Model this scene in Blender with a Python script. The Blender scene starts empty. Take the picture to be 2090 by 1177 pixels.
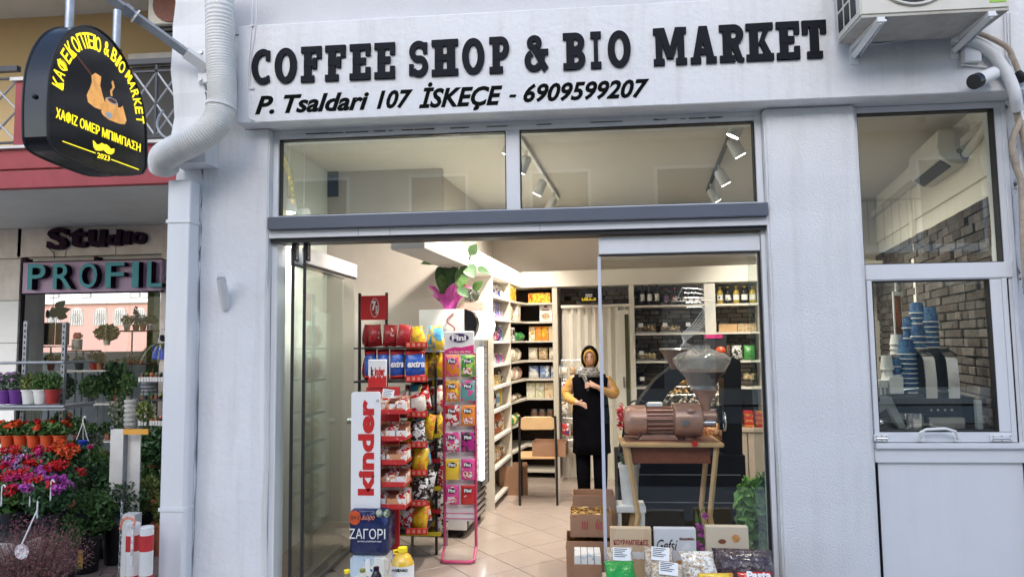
import bpy, bmesh, math, random
from mathutils import Matrix, Vector
random.seed(7)
R = math.radians
SC = bpy.context.scene
COL = SC.collection
# ------------------------------------------------------------------ camera, sky, sun, exposure
F_PX, PW, PH = 1400.0, 2090.0, 1177.0
CAM = Vector((0, -4.3, 1.65))
yaw, pitch, roll = R(5.06), R(4.4), R(-0.74)
fwd = Vector((-math.sin(yaw)*math.cos(pitch), math.cos(yaw)*math.cos(pitch), math.sin(pitch)))
rt = Vector((math.cos(yaw), math.sin(yaw), 0)); up = rt.cross(fwd)
rt2 = rt*math.cos(roll)+up*math.sin(roll); up2 = -rt*math.sin(roll)+up*math.cos(roll)
cam = bpy.data.cameras.new('camera'); camo = bpy.data.objects.new('camera', cam); COL.objects.link(camo)
camo.matrix_world = Matrix(((rt2.x, up2.x, -fwd.x, CAM.x), (rt2.y, up2.y, -fwd.y, CAM.y), (rt2.z, up2.z, -fwd.z, CAM.z), (0, 0, 0, 1)))
cam.sensor_width = 36; cam.lens = 36*F_PX/PW; cam.clip_start = .05; cam.clip_end = 500
SC.camera = camo
w = bpy.data.worlds.new('World'); SC.world = w; w.use_nodes = True
nt = w.node_tree; bg = nt.nodes['Background']
sky = nt.nodes.new('ShaderNodeTexSky'); sky.sky_type = 'NISHITA'; sky.sun_disc = False
sky.sun_elevation = R(28); sky.sun_rotation = R(186); sky.air_density = 1.0; sky.dust_density = 1.2; sky.ozone_density = 1.6
nt.links.new(sky.outputs[0], bg.inputs[0]); bg.inputs[1].default_value = .15
sun = bpy.data.lights.new('sun', 'SUN'); sun.energy = .8; sun.angle = R(60); sun.color = (1, .96, .9)
suno = bpy.data.objects.new('sun', sun); COL.objects.link(suno); suno.location = (0, -8, 12)
suno.rotation_euler = (R(62), 0, R(-6))
SC.view_settings.view_transform = 'Standard'; SC.view_settings.look = 'None'
SC.view_settings.exposure = 1.22; SC.view_settings.gamma = 1
SC.render.engine = 'CYCLES'
cy = SC.cycles
cy.use_denoising = True; cy.max_bounces = 16; cy.transparent_max_bounces = 24; cy.diffuse_bounces = 4; cy.glossy_bounces = 8
cy.caustics_reflective = False; cy.caustics_refractive = False; cy.sample_clamp_indirect = 6

# ------------------------------------------------------------------ helpers
def ray(px, py):
    return rt2*(px-PW/2) - up2*(py-PH/2) + fwd*F_PX
def at(px, py, Y=0.):                  # photo point on the plane y = Y
    d = ray(px, py); return CAM + d*((Y-CAM.y)/d.y)
def atx(px, py, X):
    d = ray(px, py); return CAM + d*((X-CAM.x)/d.x)
A6 = R(6.0); UU = Vector((math.cos(A6), -math.sin(A6), 0)); VV = Vector((math.sin(A6), math.cos(A6), 0))
def I(u, v, z=0.): return UU*u + VV*v + Vector((0, 0, z))
def inn(px, py, v):                    # photo point on the plane v = const of the shop's own grid
    d = ray(px, py); P = CAM + d*((v-CAM.dot(VV))/d.dot(VV)); return P.dot(UU), P.z

def M(name, c, rough=.6, metal=0., var=.08, scale=6., bump=0., bscale=60., emit=0., coat=0., c2=None, thr=None, spec=None, streak=0.):
    m = bpy.data.materials.new(name); m.use_nodes = True; n = m.node_tree.nodes; l = m.node_tree.links
    b = n['Principled BSDF']; b.inputs['Roughness'].default_value = rough; b.inputs['Metallic'].default_value = metal
    if coat: b.inputs['Coat Weight'].default_value = coat
    if spec is not None: b.inputs['Specular IOR Level'].default_value = spec
    tc = n.new('ShaderNodeTexCoord'); ns = n.new('ShaderNodeTexNoise'); ns.inputs['Scale'].default_value = scale
    ns.inputs['Detail'].default_value = 5; ns.inputs['Roughness'].default_value = .65
    oi = n.new('ShaderNodeObjectInfo'); ad = n.new('ShaderNodeVectorMath'); ad.operation = 'ADD'
    mu = n.new('ShaderNodeMath'); mu.operation = 'MULTIPLY'; mu.inputs[1].default_value = 37.
    l.new(oi.outputs['Random'], mu.inputs[0]); l.new(tc.outputs['Object'], ad.inputs[0]); l.new(mu.outputs[0], ad.inputs[1])
    l.new(ad.outputs[0], ns.inputs['Vector'])
    cr = n.new('ShaderNodeValToRGB'); e = cr.color_ramp.elements
    lo = c if c2 is None else c2
    if thr is None:
        e[0].position = .3; e[1].position = .72
    else:
        e[0].position = thr; e[1].position = min(1, thr+.04)
    f0, f1 = (1-var, 1+var) if c2 is None else (1, 1)
    e[0].color = (*[min(1, x*f0) for x in lo], 1); e[1].color = (*[min(1, x*f1) for x in c], 1)
    l.new(ns.outputs['Fac'], cr.inputs[0]); l.new(cr.outputs[0], b.inputs['Base Color'])
    if streak:                                                     # faint grime runs and blotches
        mp = n.new('ShaderNodeMapping'); mp.inputs['Scale'].default_value = (9, 9, .7); l.new(ad.outputs[0], mp.inputs['Vector'])
        n3 = n.new('ShaderNodeTexNoise'); n3.inputs['Scale'].default_value = 1; n3.inputs['Detail'].default_value = 6; n3.inputs['Roughness'].default_value = .7
        l.new(mp.outputs[0], n3.inputs['Vector'])
        r3 = n.new('ShaderNodeMapRange'); r3.inputs['From Min'].default_value = .5; r3.inputs['From Max'].default_value = .78; r3.inputs['To Min'].default_value = 0; r3.inputs['To Max'].default_value = streak*2
        l.new(n3.outputs['Fac'], r3.inputs['Value'])
        mx = n.new('ShaderNodeMix'); mx.data_type = 'RGBA'; mx.inputs['B'].default_value = (.38, .35, .3, 1)
        l.new(r3.outputs[0], mx.inputs['Factor']); l.new(cr.outputs[0], mx.inputs['A']); l.new(mx.outputs['Result'], b.inputs['Base Color'])
    if bump:
        n2 = n.new('ShaderNodeTexNoise'); n2.inputs['Scale'].default_value = bscale; n2.inputs['Detail'].default_value = 4
        l.new(ad.outputs[0], n2.inputs['Vector'])
        bp = n.new('ShaderNodeBump'); bp.inputs['Strength'].default_value = bump; bp.inputs['Distance'].default_value = .02
        l.new(n2.outputs['Fac'], bp.inputs['Height']); l.new(bp.outputs[0], b.inputs['Normal'])
    if emit:
        b.inputs['Emission Strength'].default_value = emit; l.new(cr.outputs[0], b.inputs['Emission Color'])
    return m

def MP(name, cols, scale=14., rough=.35, stretch=(1, 1, 1), kind='v', bump=.0):   # printed packaging: patches of ink
    m = bpy.data.materials.new(name); m.use_nodes = True; n = m.node_tree.nodes; l = m.node_tree.links
    b = n['Principled BSDF']; b.inputs['Roughness'].default_value = rough
    tc = n.new('ShaderNodeTexCoord'); mp = n.new('ShaderNodeMapping'); mp.inputs['Scale'].default_value = stretch
    oi = n.new('ShaderNodeObjectInfo'); mu = n.new('ShaderNodeMath'); mu.operation = 'MULTIPLY'; mu.inputs[1].default_value = 51.
    l.new(oi.outputs['Random'], mu.inputs[0]); l.new(mu.outputs[0], mp.inputs['Location'])
    l.new(tc.outputs['Object'], mp.inputs['Vector'])
    ns = n.new('ShaderNodeTexNoise'); ns.inputs['Scale'].default_value = scale; ns.inputs['Detail'].default_value = 4; ns.inputs['Distortion'].default_value = .6
    l.new(mp.outputs[0], ns.inputs['Vector'])
    cr = n.new('ShaderNodeValToRGB'); cr.color_ramp.interpolation = 'CONSTANT'; e = cr.color_ramp.elements
    k = len(cols)
    while len(e) < k: e.new(.5)
    for i, cc in enumerate(cols):
        e[i].position = 0 if i == 0 else .36 + .3*(i-1)/max(1, k-2)
        e[i].color = (*cc, 1)
    l.new(ns.outputs['Fac'], cr.inputs[0]); l.new(cr.outputs[0], b.inputs['Base Color'])
    if bump:
        bp = n.new('ShaderNodeBump'); bp.inputs['Strength'].default_value = bump; bp.inputs['Distance'].default_value = .02
        n2 = n.new('ShaderNodeTexNoise'); n2.inputs['Scale'].default_value = 25; l.new(mp.outputs[0], n2.inputs['Vector'])
        l.new(n2.outputs['Fac'], bp.inputs['Height']); l.new(bp.outputs[0], b.inputs['Normal'])
    return m

def MG(name, tint=(.93, .97, .95), ior=1.5, rough=.0, boost=0., haze=0.):                      # clear pane
    m = bpy.data.materials.new(name); m.use_nodes = True; n = m.node_tree.nodes; l = m.node_tree.links
    n.remove(n['Principled BSDF']); out = n['Material Output']
    t = n.new('ShaderNodeBsdfTransparent'); t.inputs[0].default_value = (*tint, 1)
    g = n.new('ShaderNodeBsdfGlossy'); g.inputs['Roughness'].default_value = rough
    lw = n.new('ShaderNodeLayerWeight'); lw.inputs['Blend'].default_value = .5      # Schlick reflectance, the same on both faces of a pane
    pw = n.new('ShaderNodeMath'); pw.operation = 'POWER'; pw.inputs[1].default_value = 5; l.new(lw.outputs['Facing'], pw.inputs[0])
    f0 = ((ior-1)/(ior+1))**2
    fr = n.new('ShaderNodeMath'); fr.operation = 'MULTIPLY_ADD'; fr.inputs[1].default_value = (1-f0)*.6; fr.inputs[2].default_value = f0; l.new(pw.outputs[0], fr.inputs[0])
    mx = n.new('ShaderNodeMixShader'); ad = n.new('ShaderNodeMath'); ad.operation = 'ADD'; ad.inputs[1].default_value = boost
    l.new(fr.outputs[0], ad.inputs[0]); l.new(ad.outputs[0], mx.inputs[0])
    l.new(t.outputs[0], mx.inputs[1]); l.new(g.outputs[0], mx.inputs[2]); l.new(mx.outputs[0], out.inputs[0])
    if haze:
        df = n.new('ShaderNodeBsdfDiffuse'); df.inputs[0].default_value = (.75, .74, .72, 1); m2 = n.new('ShaderNodeMixShader'); m2.inputs[0].default_value = haze
        l.new(mx.outputs[0], m2.inputs[1]); l.new(df.outputs[0], m2.inputs[2]); l.new(m2.outputs[0], out.inputs[0])
    return m

WORLDLOC = {}
class MB:
    def __init__(s): s.v = []; s.f = []; s.m = []
    def add(s, vs, fs, mi=0):
        b = len(s.v); s.v += [tuple(v) for v in vs]; s.f += [tuple(b+i for i in f) for f in fs]; s.m += [mi]*len(fs); return s
    def box(s, x0, x1, y0, y1, z0, z1, mi=0, mat=None):
        vs = [(x, y, z) for x in (x0, x1) for y in (y0, y1) for z in (z0, z1)]
        if mat is not None: vs = [mat @ Vector(v) for v in vs]
        return s.add(vs, [(0, 1, 3, 2), (4, 6, 7, 5), (0, 4, 5, 1), (2, 3, 7, 6), (0, 2, 6, 4), (1, 5, 7, 3)], mi)
    def rings(s, rs, mi=0, cap=True, closed=False):
        n = len(rs[0]); vs = [p for r in rs for p in r]; fs = []
        for i in range(len(rs)-1 + (1 if closed else 0)):
            a = i*n; b = ((i+1) % len(rs))*n
            for j in range(n):
                k = (j+1) % n; fs.append((a+j, a+k, b+k, b+j))
        if cap and not closed:
            fs.append(tuple(range(n))[::-1]); fs.append(tuple((len(rs)-1)*n+j for j in range(n)))
        return s.add(vs, fs, mi)
    def tube(s, pts, r, seg=8, mi=0, cap=True, closed=False, ry=1.):
        pts = [Vector(p) for p in pts]; n = len(pts)
        rr = r if isinstance(r, (list, tuple)) else [r]*n
        rs = []; prev = None
        for i, p in enumerate(pts):
            if closed: t = pts[(i+1) % n]-pts[i-1]
            else: t = pts[min(i+1, n-1)]-pts[max(i-1, 0)]
            t.normalize()
            ref = Vector((0, 0, 1)) if abs(t.z) < .9 else Vector((0, 1, 0))
            if prev is None: a = t.cross(ref).normalized()
            else:
                a = prev - t*prev.dot(t)
                a = a.normalized() if a.length > 1e-4 else t.cross(ref).normalized()
            prev = a; b = t.cross(a)
            rs.append([p + (a*math.cos(2*math.pi*j/seg) + b*math.sin(2*math.pi*j/seg)*ry)*rr[i] for j in range(seg)])
        return s.rings(rs, mi, cap, closed)
    def lathe(s, prof, c=(0, 0, 0), seg=16, mi=0, axis='z', cap=True, sx=1., sy=1.):
        rs = []
        for r, h in prof:
            q = []
            for j in range(seg):
                a = 2*math.pi*j/seg; x, y = r*math.cos(a)*sx, r*math.sin(a)*sy
                if axis == 'z': p = (c[0]+x, c[1]+y, c[2]+h)
                elif axis == 'x': p = (c[0]+h, c[1]+x, c[2]+y)
                else: p = (c[0]+x, c[1]+h, c[2]+y)
                q.append(p)
            rs.append(q)
        return s.rings(rs, mi, cap)
    def prism(s, pts, y0, y1, mi=0, plane='xz'):
        n = len(pts)
        def P(a, b, y): return (a, y, b) if plane == 'xz' else ((y, a, b) if plane == 'yz' else (a, b, y))
        vs = [P(a, b, y0) for a, b in pts] + [P(a, b, y1) for a, b in pts]
        fs = [tuple(range(n)), tuple(range(n, 2*n))[::-1]] + [(i, (i+1) % n, n+(i+1) % n, n+i) for i in range(n)]
        return s.add(vs, fs, mi)
    def sphere(s, c, r, seg=12, rings=8, mi=0, sc=(1, 1, 1)):
        prof = [(max(.0005, r*math.sin(math.pi*i/rings)), -r*math.cos(math.pi*i/rings)*sc[2]) for i in range(rings+1)]
        return s.lathe(prof, c, seg, mi, sx=sc[0], sy=sc[1])
    def tf(s, mat): s.v = [tuple(mat @ Vector(v)) for v in s.v]; return s
    def mesh(s, name, mat, rel=None, smooth=False, bevel=0., bseg=1):
        me = bpy.data.meshes.new(name)
        vs = s.v if rel is None else [(v[0]-rel[0], v[1]-rel[1], v[2]-rel[2]) for v in s.v]
        me.from_pydata(vs, [], s.f)
        mats = mat if isinstance(mat, (list, tuple)) else [mat]
        for m in mats: me.materials.append(m)
        if len(mats) > 1: me.polygons.foreach_set('material_index', s.m)
        bm = bmesh.new(); bm.from_mesh(me); bmesh.ops.recalc_face_normals(bm, faces=bm.faces)
        if bevel:
            bmesh.ops.bevel(bm, geom=[e for e in bm.edges if len(e.link_faces) == 2 and e.calc_face_angle(0) > .6], offset=bevel, segments=bseg, affect='EDGES', clamp_overlap=True)
        bm.to_mesh(me); bm.free()
        if smooth:
            me.polygons.foreach_set('use_smooth', [True]*len(me.polygons))
            if smooth != 'all':
                try: me.set_sharp_from_angle(angle=R(40))
                except Exception: pass
        return me
    def build(s, name, mat, parent=None, smooth=False, bevel=0., bseg=1, label=None):
        rel = WORLDLOC.get(parent.name) if parent is not None else None
        o = bpy.data.objects.new(name, s.mesh(name, mat, rel, smooth, bevel, bseg)); COL.objects.link(o)
        if parent is not None:
            o.parent = parent
            if rel is not None: WORLDLOC[o.name] = rel
        if label: o['label'] = label
        return o
def tag(o, label, cat, group=None):
    o['label'] = label; o['category'] = cat
    if group: o['group'] = group
    return o
def thing(name, label, cat, loc=(0, 0, 0), rz=0., group=None, world=False):
    o = bpy.data.objects.new(name, None); COL.objects.link(o); o.empty_display_size = .05
    o.location = loc; o.rotation_euler = (0, 0, rz)
    if world: WORLDLOC[o.name] = tuple(loc)
    return tag(o, label, cat, group)
def child(o, p):                     # world-built sub-part of a world-built part
    o.parent = p; return o
def struct(name, mb, mat, **k):
    o = mb.build(name, mat, None, **k); o['kind'] = 'structure'; return o
def dup(root, loc=None, rz=None, label=None, group=None):
    def cp(o, par):
        c = o.copy(); COL.objects.link(c); c.parent = par
        for ch in [x for x in o.children]: cp(ch, c)
        return c
    r = cp(root, None)
    if loc is not None: r.location = loc
    if rz is not None: r.rotation_euler = (0, 0, rz)
    if label: r['label'] = label
    if group: r['group'] = group
    return r
def inst(me, name, loc, rot=(0, 0, 0), parent=None, scale=None):
    o = bpy.data.objects.new(name, me); COL.objects.link(o); o.location = loc; o.rotation_euler = rot
    if scale: o.scale = scale
    if parent is not None:
        o.parent = parent
        rel = WORLDLOC.get(parent.name)
        if rel is not None: o.location = Vector(loc)-Vector(rel)
    return o
TXT = {}
def textdata(s, bold=0., shear=0., ext=True, res=3):
    key = (s, bold, shear)
    if key in TXT: return TXT[key]
    c = bpy.data.curves.new('t', 'FONT'); c.body = s; c.size = 1; c.offset = bold; c.shear = shear; c.extrude = .5; c.resolution_u = res
    o = bpy.data.objects.new('t', c); COL.objects.link(o)
    bpy.context.view_layer.update()
    me = bpy.data.meshes.new_from_object(o.evaluated_get(bpy.context.evaluated_depsgraph_get()))
    vs = [v.co.copy() for v in me.vertices]; fs = [tuple(p.vertices) for p in me.polygons]
    bpy.data.objects.remove(o); bpy.data.curves.remove(c); bpy.data.meshes.remove(me)
    x0 = min(v.x for v in vs); x1 = max(v.x for v in vs); y0 = min(v.y for v in vs); y1 = max(v.y for v in vs)
    vs = [((v.x-x0)/(x1-x0), (v.y-y0)/(y1-y0), v.z+.5) for v in vs]
    TXT[key] = (vs, fs, (x1-x0)/(y1-y0)); return TXT[key]
def text(name, s, fn, mat, parent=None, bold=.02, shear=0., mb=None, mi=0):
    vs, fs, asp = textdata(s, bold, shear)
    m = mb or MB(); m.add([fn(*v) for v in vs], fs, mi)
    if mb is None: return m.build(name, mat, parent)
def rect(x0, x1, z0, z1, y0, y1):     # facing -Y; y0 front face, y1 back
    return lambda a, b, c: (x0+(x1-x0)*a, y1+(y0-y1)*c, z0+(z1-z0)*b)
# ------------------------------------------------------------------ materials
m = {}
m['paint'] = M('white_masonry_paint', (.745, .748, .77), .75, var=.04, scale=1.7, bump=.3, bscale=26, streak=.15)
m['stucco'] = M('rough_white_stucco', (.745, .748, .77), .85, streak=.1, var=.03, scale=2.5, bump=.4, bscale=95)
m['smooth'] = M('smooth_white_paint', (.745, .748, .765), .5, var=.03, scale=3, streak=.12, bump=.08, bscale=14)
m['alu'] = M('white_aluminium', (.735, .745, .775), .35, var=.02, scale=4, coat=.2, streak=.05)
m['chip'] = M('chipped_paint', (.74, .74, .78), .8, var=.1, scale=9, c2=(.12, .1, .09), thr=.36, bump=.5, bscale=30)
m['upper'] = M('grey_upper_wall', (.6, .6, .62), .85, var=.07, scale=1.5, bump=.2)
m['black'] = M('black_rubber', (.012, .012, .014), .5, var=.2)
m['blackgloss'] = M('black_gloss', (.01, .01, .013), .2, var=.2)
m['navy'] = M('anthracite_letter', (.006, .007, .013), .6, var=.2, spec=.15)
m['band'] = M('slate_band', (.1, .115, .15), .5, var=.06, scale=3)
m['ink'] = M('black_ink', (.004, .0045, .004), .8, var=.05, spec=.08)
m['glass'] = MG('window_glass', (.97, .985, .975), boost=.02)
m['glassT'] = MG('transom_glass', boost=.1)
m['glassG'] = MG('door_glass', (.95, .985, .97), boost=.13, rough=.01)
m['clear'] = MG('clear_plastic', (.95, .95, .93), 1.35, .08)
m['chrome'] = M('chrome', (.75, .75, .77), .15, 1., var=.05)
m['steel'] = M('galvanised_steel', (.42, .44, .47), .38, .85, var=.15, scale=20)
m['greymetal'] = M('grey_painted_steel', (.3, .32, .35), .5, .3, var=.15, scale=8)
m['hose'] = M('white_flexible_duct', (.72, .72, .71), .7, var=.1, scale=7, bump=.2)
m['acw'] = M('aged_white_plastic', (.68, .65, .58), .5, var=.08, scale=4)
m['dirt'] = M('grimy_underside', (.55, .53, .49), .7, var=.2, scale=7, c2=(.38, .34, .3))
m['beigepipe'] = M('beige_pipe_wrap', (.42, .34, .27), .7, var=.25, scale=15, bump=.3)
m['yel'] = M('yellow_print', (.95, .72, .02), .5, var=.03)
m['yelit'] = M('backlit_yellow', (1, .8, .02), .5, var=.0, emit=.55)
m['bronzelit'] = M('backlit_bronze', (.75, .36, .1), .5, var=.3, scale=30, emit=.3)
m['bronze'] = M('bronze_print', (.62, .3, .1), .5, var=.35, scale=30)
m['brown'] = M('brown_print', (.2, .06, .03), .5, var=.2, scale=30)
m['white'] = M('white_print', (.8, .8, .8), .5, var=.03)
m['wall_in'] = M('interior_wall', (.6, .64, .6), .7, var=.03)
m['ceil'] = M('interior_ceiling', (.6, .56, .51), .8, var=.03)
m['tanwall'] = M('interior_upper_wall', (.55, .51, .46), .8, var=.03)
m['bulk'] = M('white_bulkhead', (.82, .79, .71), .6, var=.02)
m['shelf'] = M('cream_shelf_board', (.62, .57, .48), .5, var=.04)
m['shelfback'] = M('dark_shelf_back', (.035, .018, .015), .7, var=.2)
m['tile'] = M('beige_floor_tile', (.42, .345, .295), .22, var=.07, scale=3, bump=.02, coat=.2)
m['grout'] = M('dark_grout', (.16, .12, .1), .9)
m['stoneA'] = M('stone_grey', (.085, .073, .066), .9, var=.35, scale=12, bump=.9, bscale=40)
m['stoneB'] = M('stone_brown', (.06, .045, .037), .9, var=.35, scale=12, bump=.9, bscale=40)
m['stoneC'] = M('stone_pale', (.13, .11, .1), .9, var=.3, scale=12, bump=.9, bscale=40)
m['stoneD'] = M('pale_stone_grey', (.26, .235, .215), .9, var=.35, scale=12, bump=.9, bscale=40)
m['stoneE'] = M('pale_stone_brown', (.18, .15, .13), .9, var=.35, scale=12, bump=.9, bscale=40)
m['stoneF'] = M('light_stone', (.36, .33, .3), .9, var=.3, scale=12, bump=.9, bscale=40)
m['mortar'] = M('dark_mortar', (.03, .025, .022), .95)
m['wood'] = M('light_wood', (.62, .4, .2), .4, var=.12, scale=5)
m['palewood'] = M('pale_wood_laminate', (.5, .42, .34), .5, var=.12, scale=4)
m['cardboard'] = M('brown_cardboard', (.33, .18, .105), .8, var=.08, scale=9)
m['gold'] = M('gold_wrapper', (.6, .37, .13), .25, .75, var=.4, scale=60)
m['copper'] = M('copper_brown_enamel', (.43, .235, .17), .3, .15, var=.06, coat=.4)
m['coppered'] = M('copper_dark', (.3, .13, .09), .4, .3, var=.1)
m['beans'] = MP('coffee_beans', [(.02, .012, .01), (.07, .03, .02), (.03, .015, .01), (.1, .05, .03)], 60, .4)
m['marble'] = M('pale_marble', (.76, .71, .67), .35, var=.14, scale=5, c2=(.58, .5, .45))
m['marblewhite'] = M('white_marble_slab', (.84, .84, .84), .35, var=.06, scale=3)
m['soffit'] = M('balcony_soffit', (.62, .61, .58), .85, var=.1, scale=1.5)
m['redband'] = M('faded_red_paint', (.33, .055, .065), .7, var=.14, scale=4, bump=.1)
m['coping'] = M('white_coping', (.68, .66, .63), .6, var=.1)
m['beigewall'] = M('beige_render', (.55, .41, .22), .85, var=.06, scale=2)
m['rail'] = M('dark_railing', (.05, .05, .055), .45, .5)
m['railgrey'] = M('grey_railing', (.4, .4, .42), .45, .5)
m['lilac'] = M('lilac_board', (.55, .38, .56), .5, var=.05)
m['plum'] = M('dark_plum', (.02, .004, .02), .6, var=.15, spec=.15)
m['teal'] = M('teal_face', (.0, .3, .36), .45, var=.06)
m['paver'] = M('brown_paver', (.27, .2, .18), .85, var=.15, scale=20, bump=.4)
m['asphalt'] = M('asphalt', (.055, .055, .058), .9, var=.25, scale=30, bump=.4)
m['pavegrey'] = M('grey_paving', (.42, .4, .37), .9, var=.12, scale=6)
m['red'] = M('red_plastic', (.55, .02, .02), .4, var=.06)
m['redpaint'] = M('bollard_red', (.5, .025, .03), .5, var=.08)
m['bolwhite'] = M('bollard_white', (.72, .72, .72), .5, var=.06)
m['soil'] = M('potting_soil', (.04, .025, .018), .95, var=.3, scale=40)
m['potblack'] = M('black_plastic_pot', (.012, .012, .016), .35, var=.1)
m['potterra'] = M('terracotta', (.35, .12, .06), .7, var=.1)
m['potorange'] = M('orange_red_pot', (.6, .08, .02), .4, var=.05)
m['potred'] = M('red_pot', (.35, .03, .03), .4)
m['potpurple'] = M('purple_pot', (.12, .03, .22), .4)
m['potblue'] = M('blue_pot', (.02, .06, .5), .4)
m['potwhite'] = M('white_pot', (.7, .7, .68), .4)
m['leafA'] = M('mid_green_leaf', (.08, .17, .04), .5, var=.45, scale=25)
m['leafL'] = M('lush_leaf', (.12, .26, .05), .45, var=.4, scale=25)
m['leafB'] = M('dark_green_leaf', (.035, .09, .028), .45, var=.4, scale=25)
m['leafC'] = M('yellow_green_leaf', (.18, .22, .05), .5, var=.3, scale=25)
m['leafG'] = M('grey_green_leaf', (.12, .16, .11), .6, var=.3, scale=25)
m['leafV'] = M('variegated_leaf', (.5, .52, .42), .5, var=.2, scale=30, c2=(.1, .16, .07), thr=.48)
m['heather'] = M('heather_sprig', (.22, .11, .1), .8, var=.4, scale=30)
m['heatherp'] = M('heather_pink', (.22, .05, .08), .8, var=.4, scale=30)
m['fred'] = M('red_petal', (.6, .01, .015), .5, var=.2, scale=40)
m['fpink'] = M('hot_pink_petal', (.65, .03, .2), .5, var=.2, scale=40)
m['fpurp'] = M('magenta_petal', (.5, .08, .42), .5, var=.25, scale=40)
m['flil'] = M('lilac_petal', (.5, .3, .55), .5, var=.2, scale=40)
m['forange'] = M('orange_petal', (.75, .1, .02), .5, var=.25, scale=40)
m['fsalmon'] = M('salmon_petal', (.7, .25, .16), .5, var=.25, scale=40)
m['fyel'] = M('yellow_petal', (.7, .5, .05), .5, var=.25, scale=40)
m['skin'] = M('skin', (.62, .37, .27), .5, var=.05)
m['mustard'] = M('mustard_cloth', (.52, .28, .06), .8, var=.08)
m['clothblack'] = M('black_cloth', (.004, .004, .006), .95, var=.2, bump=.2, bscale=14, spec=.05)
m['scarf'] = MP('striped_scarf', [(.02, .02, .025), (.3, .28, .26), (.02, .02, .025), (.015, .015, .02)], 30, .8, stretch=(1, 1, 6))
m['lip'] = M('lips', (.4, .09, .08), .5); m['brow'] = M('eyebrow', (.03, .015, .01), .7)
m['lamp'] = M('lamp_lens', (1, .93, .82), .5, var=.0, emit=9)
m['lightbar'] = M('fridge_light_tube', (.95, .98, 1), .5, var=.0, emit=2.6)
m['lit'] = M('backlit_panel', (.9, .9, .88), .4, var=.0, emit=.55)
m['yellowtag'] = M('yellow_price_strip', (.75, .6, .03), .5, var=.1)
m['pinkwire'] = M('pink_coated_wire', (.5, .06, .16), .4, var=.05)
m['pinkfilm'] = M('pink_cellophane', (.62, .08, .42), .3, var=.15, scale=9)
m['paleorange'] = M('pale_orange_panel', (.7, .45, .2), .5)
m['dkgrey'] = M('dark_grey_plastic', (.03, .03, .035), .4)
m['silver'] = M('brushed_silver', (.5, .5, .5), .3, .9, var=.08)
m['blue'] = MP('blue_paper_cup', [(.012, .05, .16), (.015, .07, .22), (.05, .15, .3), (.015, .06, .18)], 22, .5)
m['cuplip'] = M('white_paper_rim', (.75, .75, .73), .5)
m['pinkwall'] = M('pink_render', (.62, .36, .32), .85, var=.05)
m['oppwall'] = M('cream_render', (.62, .56, .5), .85, var=.08, scale=1)
m['winglassdark'] = M('dark_window', (.05, .06, .07), .1, var=.2)
# ------------------------------------------------------------------ ground
struct('ground', MB().box(-60, 60, -60, 60, -.3, -.02), m['asphalt'])
struct('road', MB().box(-60, 60, -9.5, -3.5, -.02, -.012), m['asphalt'])
sw = struct('pavement', MB().box(-14, 14, -3.5, .1, -.02, -.001), m['pavegrey'])
sw2 = struct('side_pavement', MB().box(-14, -2.6, .1, 6, -.02, -.001), m['pavegrey'])
PAV = [MB().box(-.097, .097, -.047, .047, 0, .012+.002*i).mesh('paver', m['paver'], bevel=.004) for i in range(3)]
ca = R(24)
for i in range(-16, 17):
    for j in range(-30, 31):
        x, y = (i+.5*(j % 2))*.2, j*.1
        X, Y = x*math.cos(ca)-y*math.sin(ca)-3.3, x*math.sin(ca)+y*math.cos(ca)+.7
        if -4.15 < X < -2.72 and -.35 < Y < 1.9:
            inst(random.choice(PAV), 'paver', (X, Y, 0), (0, 0, ca), sw2)
struct('far_pavement', MB().box(-60, 60, -11.5, -9.5, -.02, .12), m['pavegrey'])

# ------------------------------------------------------------------ shop front building
FX0, FX1 = -2.15, 2.66
fac = thing('shop_building', 'white painted street front of the coffee shop with pillars and deep fascia', 'building', (0, 0, 0), world=True)
def P(name, mb, mat, par=fac, **k): return mb.build(name, mat, par, **k)
mbm = MB().box(FX0, 3.6, -.12, .3, 3.08, 3.735)
P('fascia', mbm, m['paint'], bevel=.006)
P('upper_wall', MB().box(-2.64, 3.6, .0, .3, 3.737, 7.5), m['upper'])
pl = MB(); zz = [0]
def wobble_box(x0, x1, y0, y1, z0, z1, n=14, amp=.006):
    mb = MB(); rs = []
    for i in range(n+1):
        z = z0+(z1-z0)*i/n; a, b, c = [random.uniform(-amp, amp) for _ in range(3)]
        rs.append([(x0+a, y0+c, z), (x1+b, y0+c*.5, z), (x1+b*.3, y1, z), (x0+a, y1, z)])
    return mb.rings(rs)
P('pillar', wobble_box(-2.445, -1.985, 0, .3, 0, 3.078), m['paint'], bevel=.008, bseg=2)
P('pillar', wobble_box(1.205, 1.755, 0, .3, 0, 3.078), m['stucco'], bevel=.012, bseg=2, label='right pillar with coarse stucco finish')
P('corner_pier', wobble_box(-2.64, -2.447, -.015, .6, 0, 2.2, amp=.012), m['smooth'])
P('corner_pier', wobble_box(-2.62, -2.152, .02, .3, 3.08, 3.735, amp=.012), m['paint'])
P('corner_pier', wobble_box(-2.57, -2.33, -.17, .02, 2.82, 7.4, n=30, amp=.02), m['smooth'], label='lumpy painted pier beside the hose')
P('corner_pier', wobble_box(-2.62, -2.447, .0, .6, 2.2, 3.078, amp=.014), m['smooth'])
P('pipe_cover', wobble_box(-2.6, -2.447, -.13, -.015, 0, 2.72, n=6, amp=.002), m['alu'], bevel=.006)
for z in (.62, 2.44): P('cover_joint', MB().box(-2.606, -2.441, -.136, -.02, z, z+.022), m['alu'])
P('right_pier', wobble_box(2.665, 2.9, -.02, .3, 0, 3.078, n=20, amp=.012), m['chip'])
P('lintel_strip', MB().box(-1.985, 1.205, .06, .3, 3.052, 3.079), m['smooth'])
P('threshold', MB().box(-1.985, 1.205, -.05, .2, 0, .034), m['marblewhite'])
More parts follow.
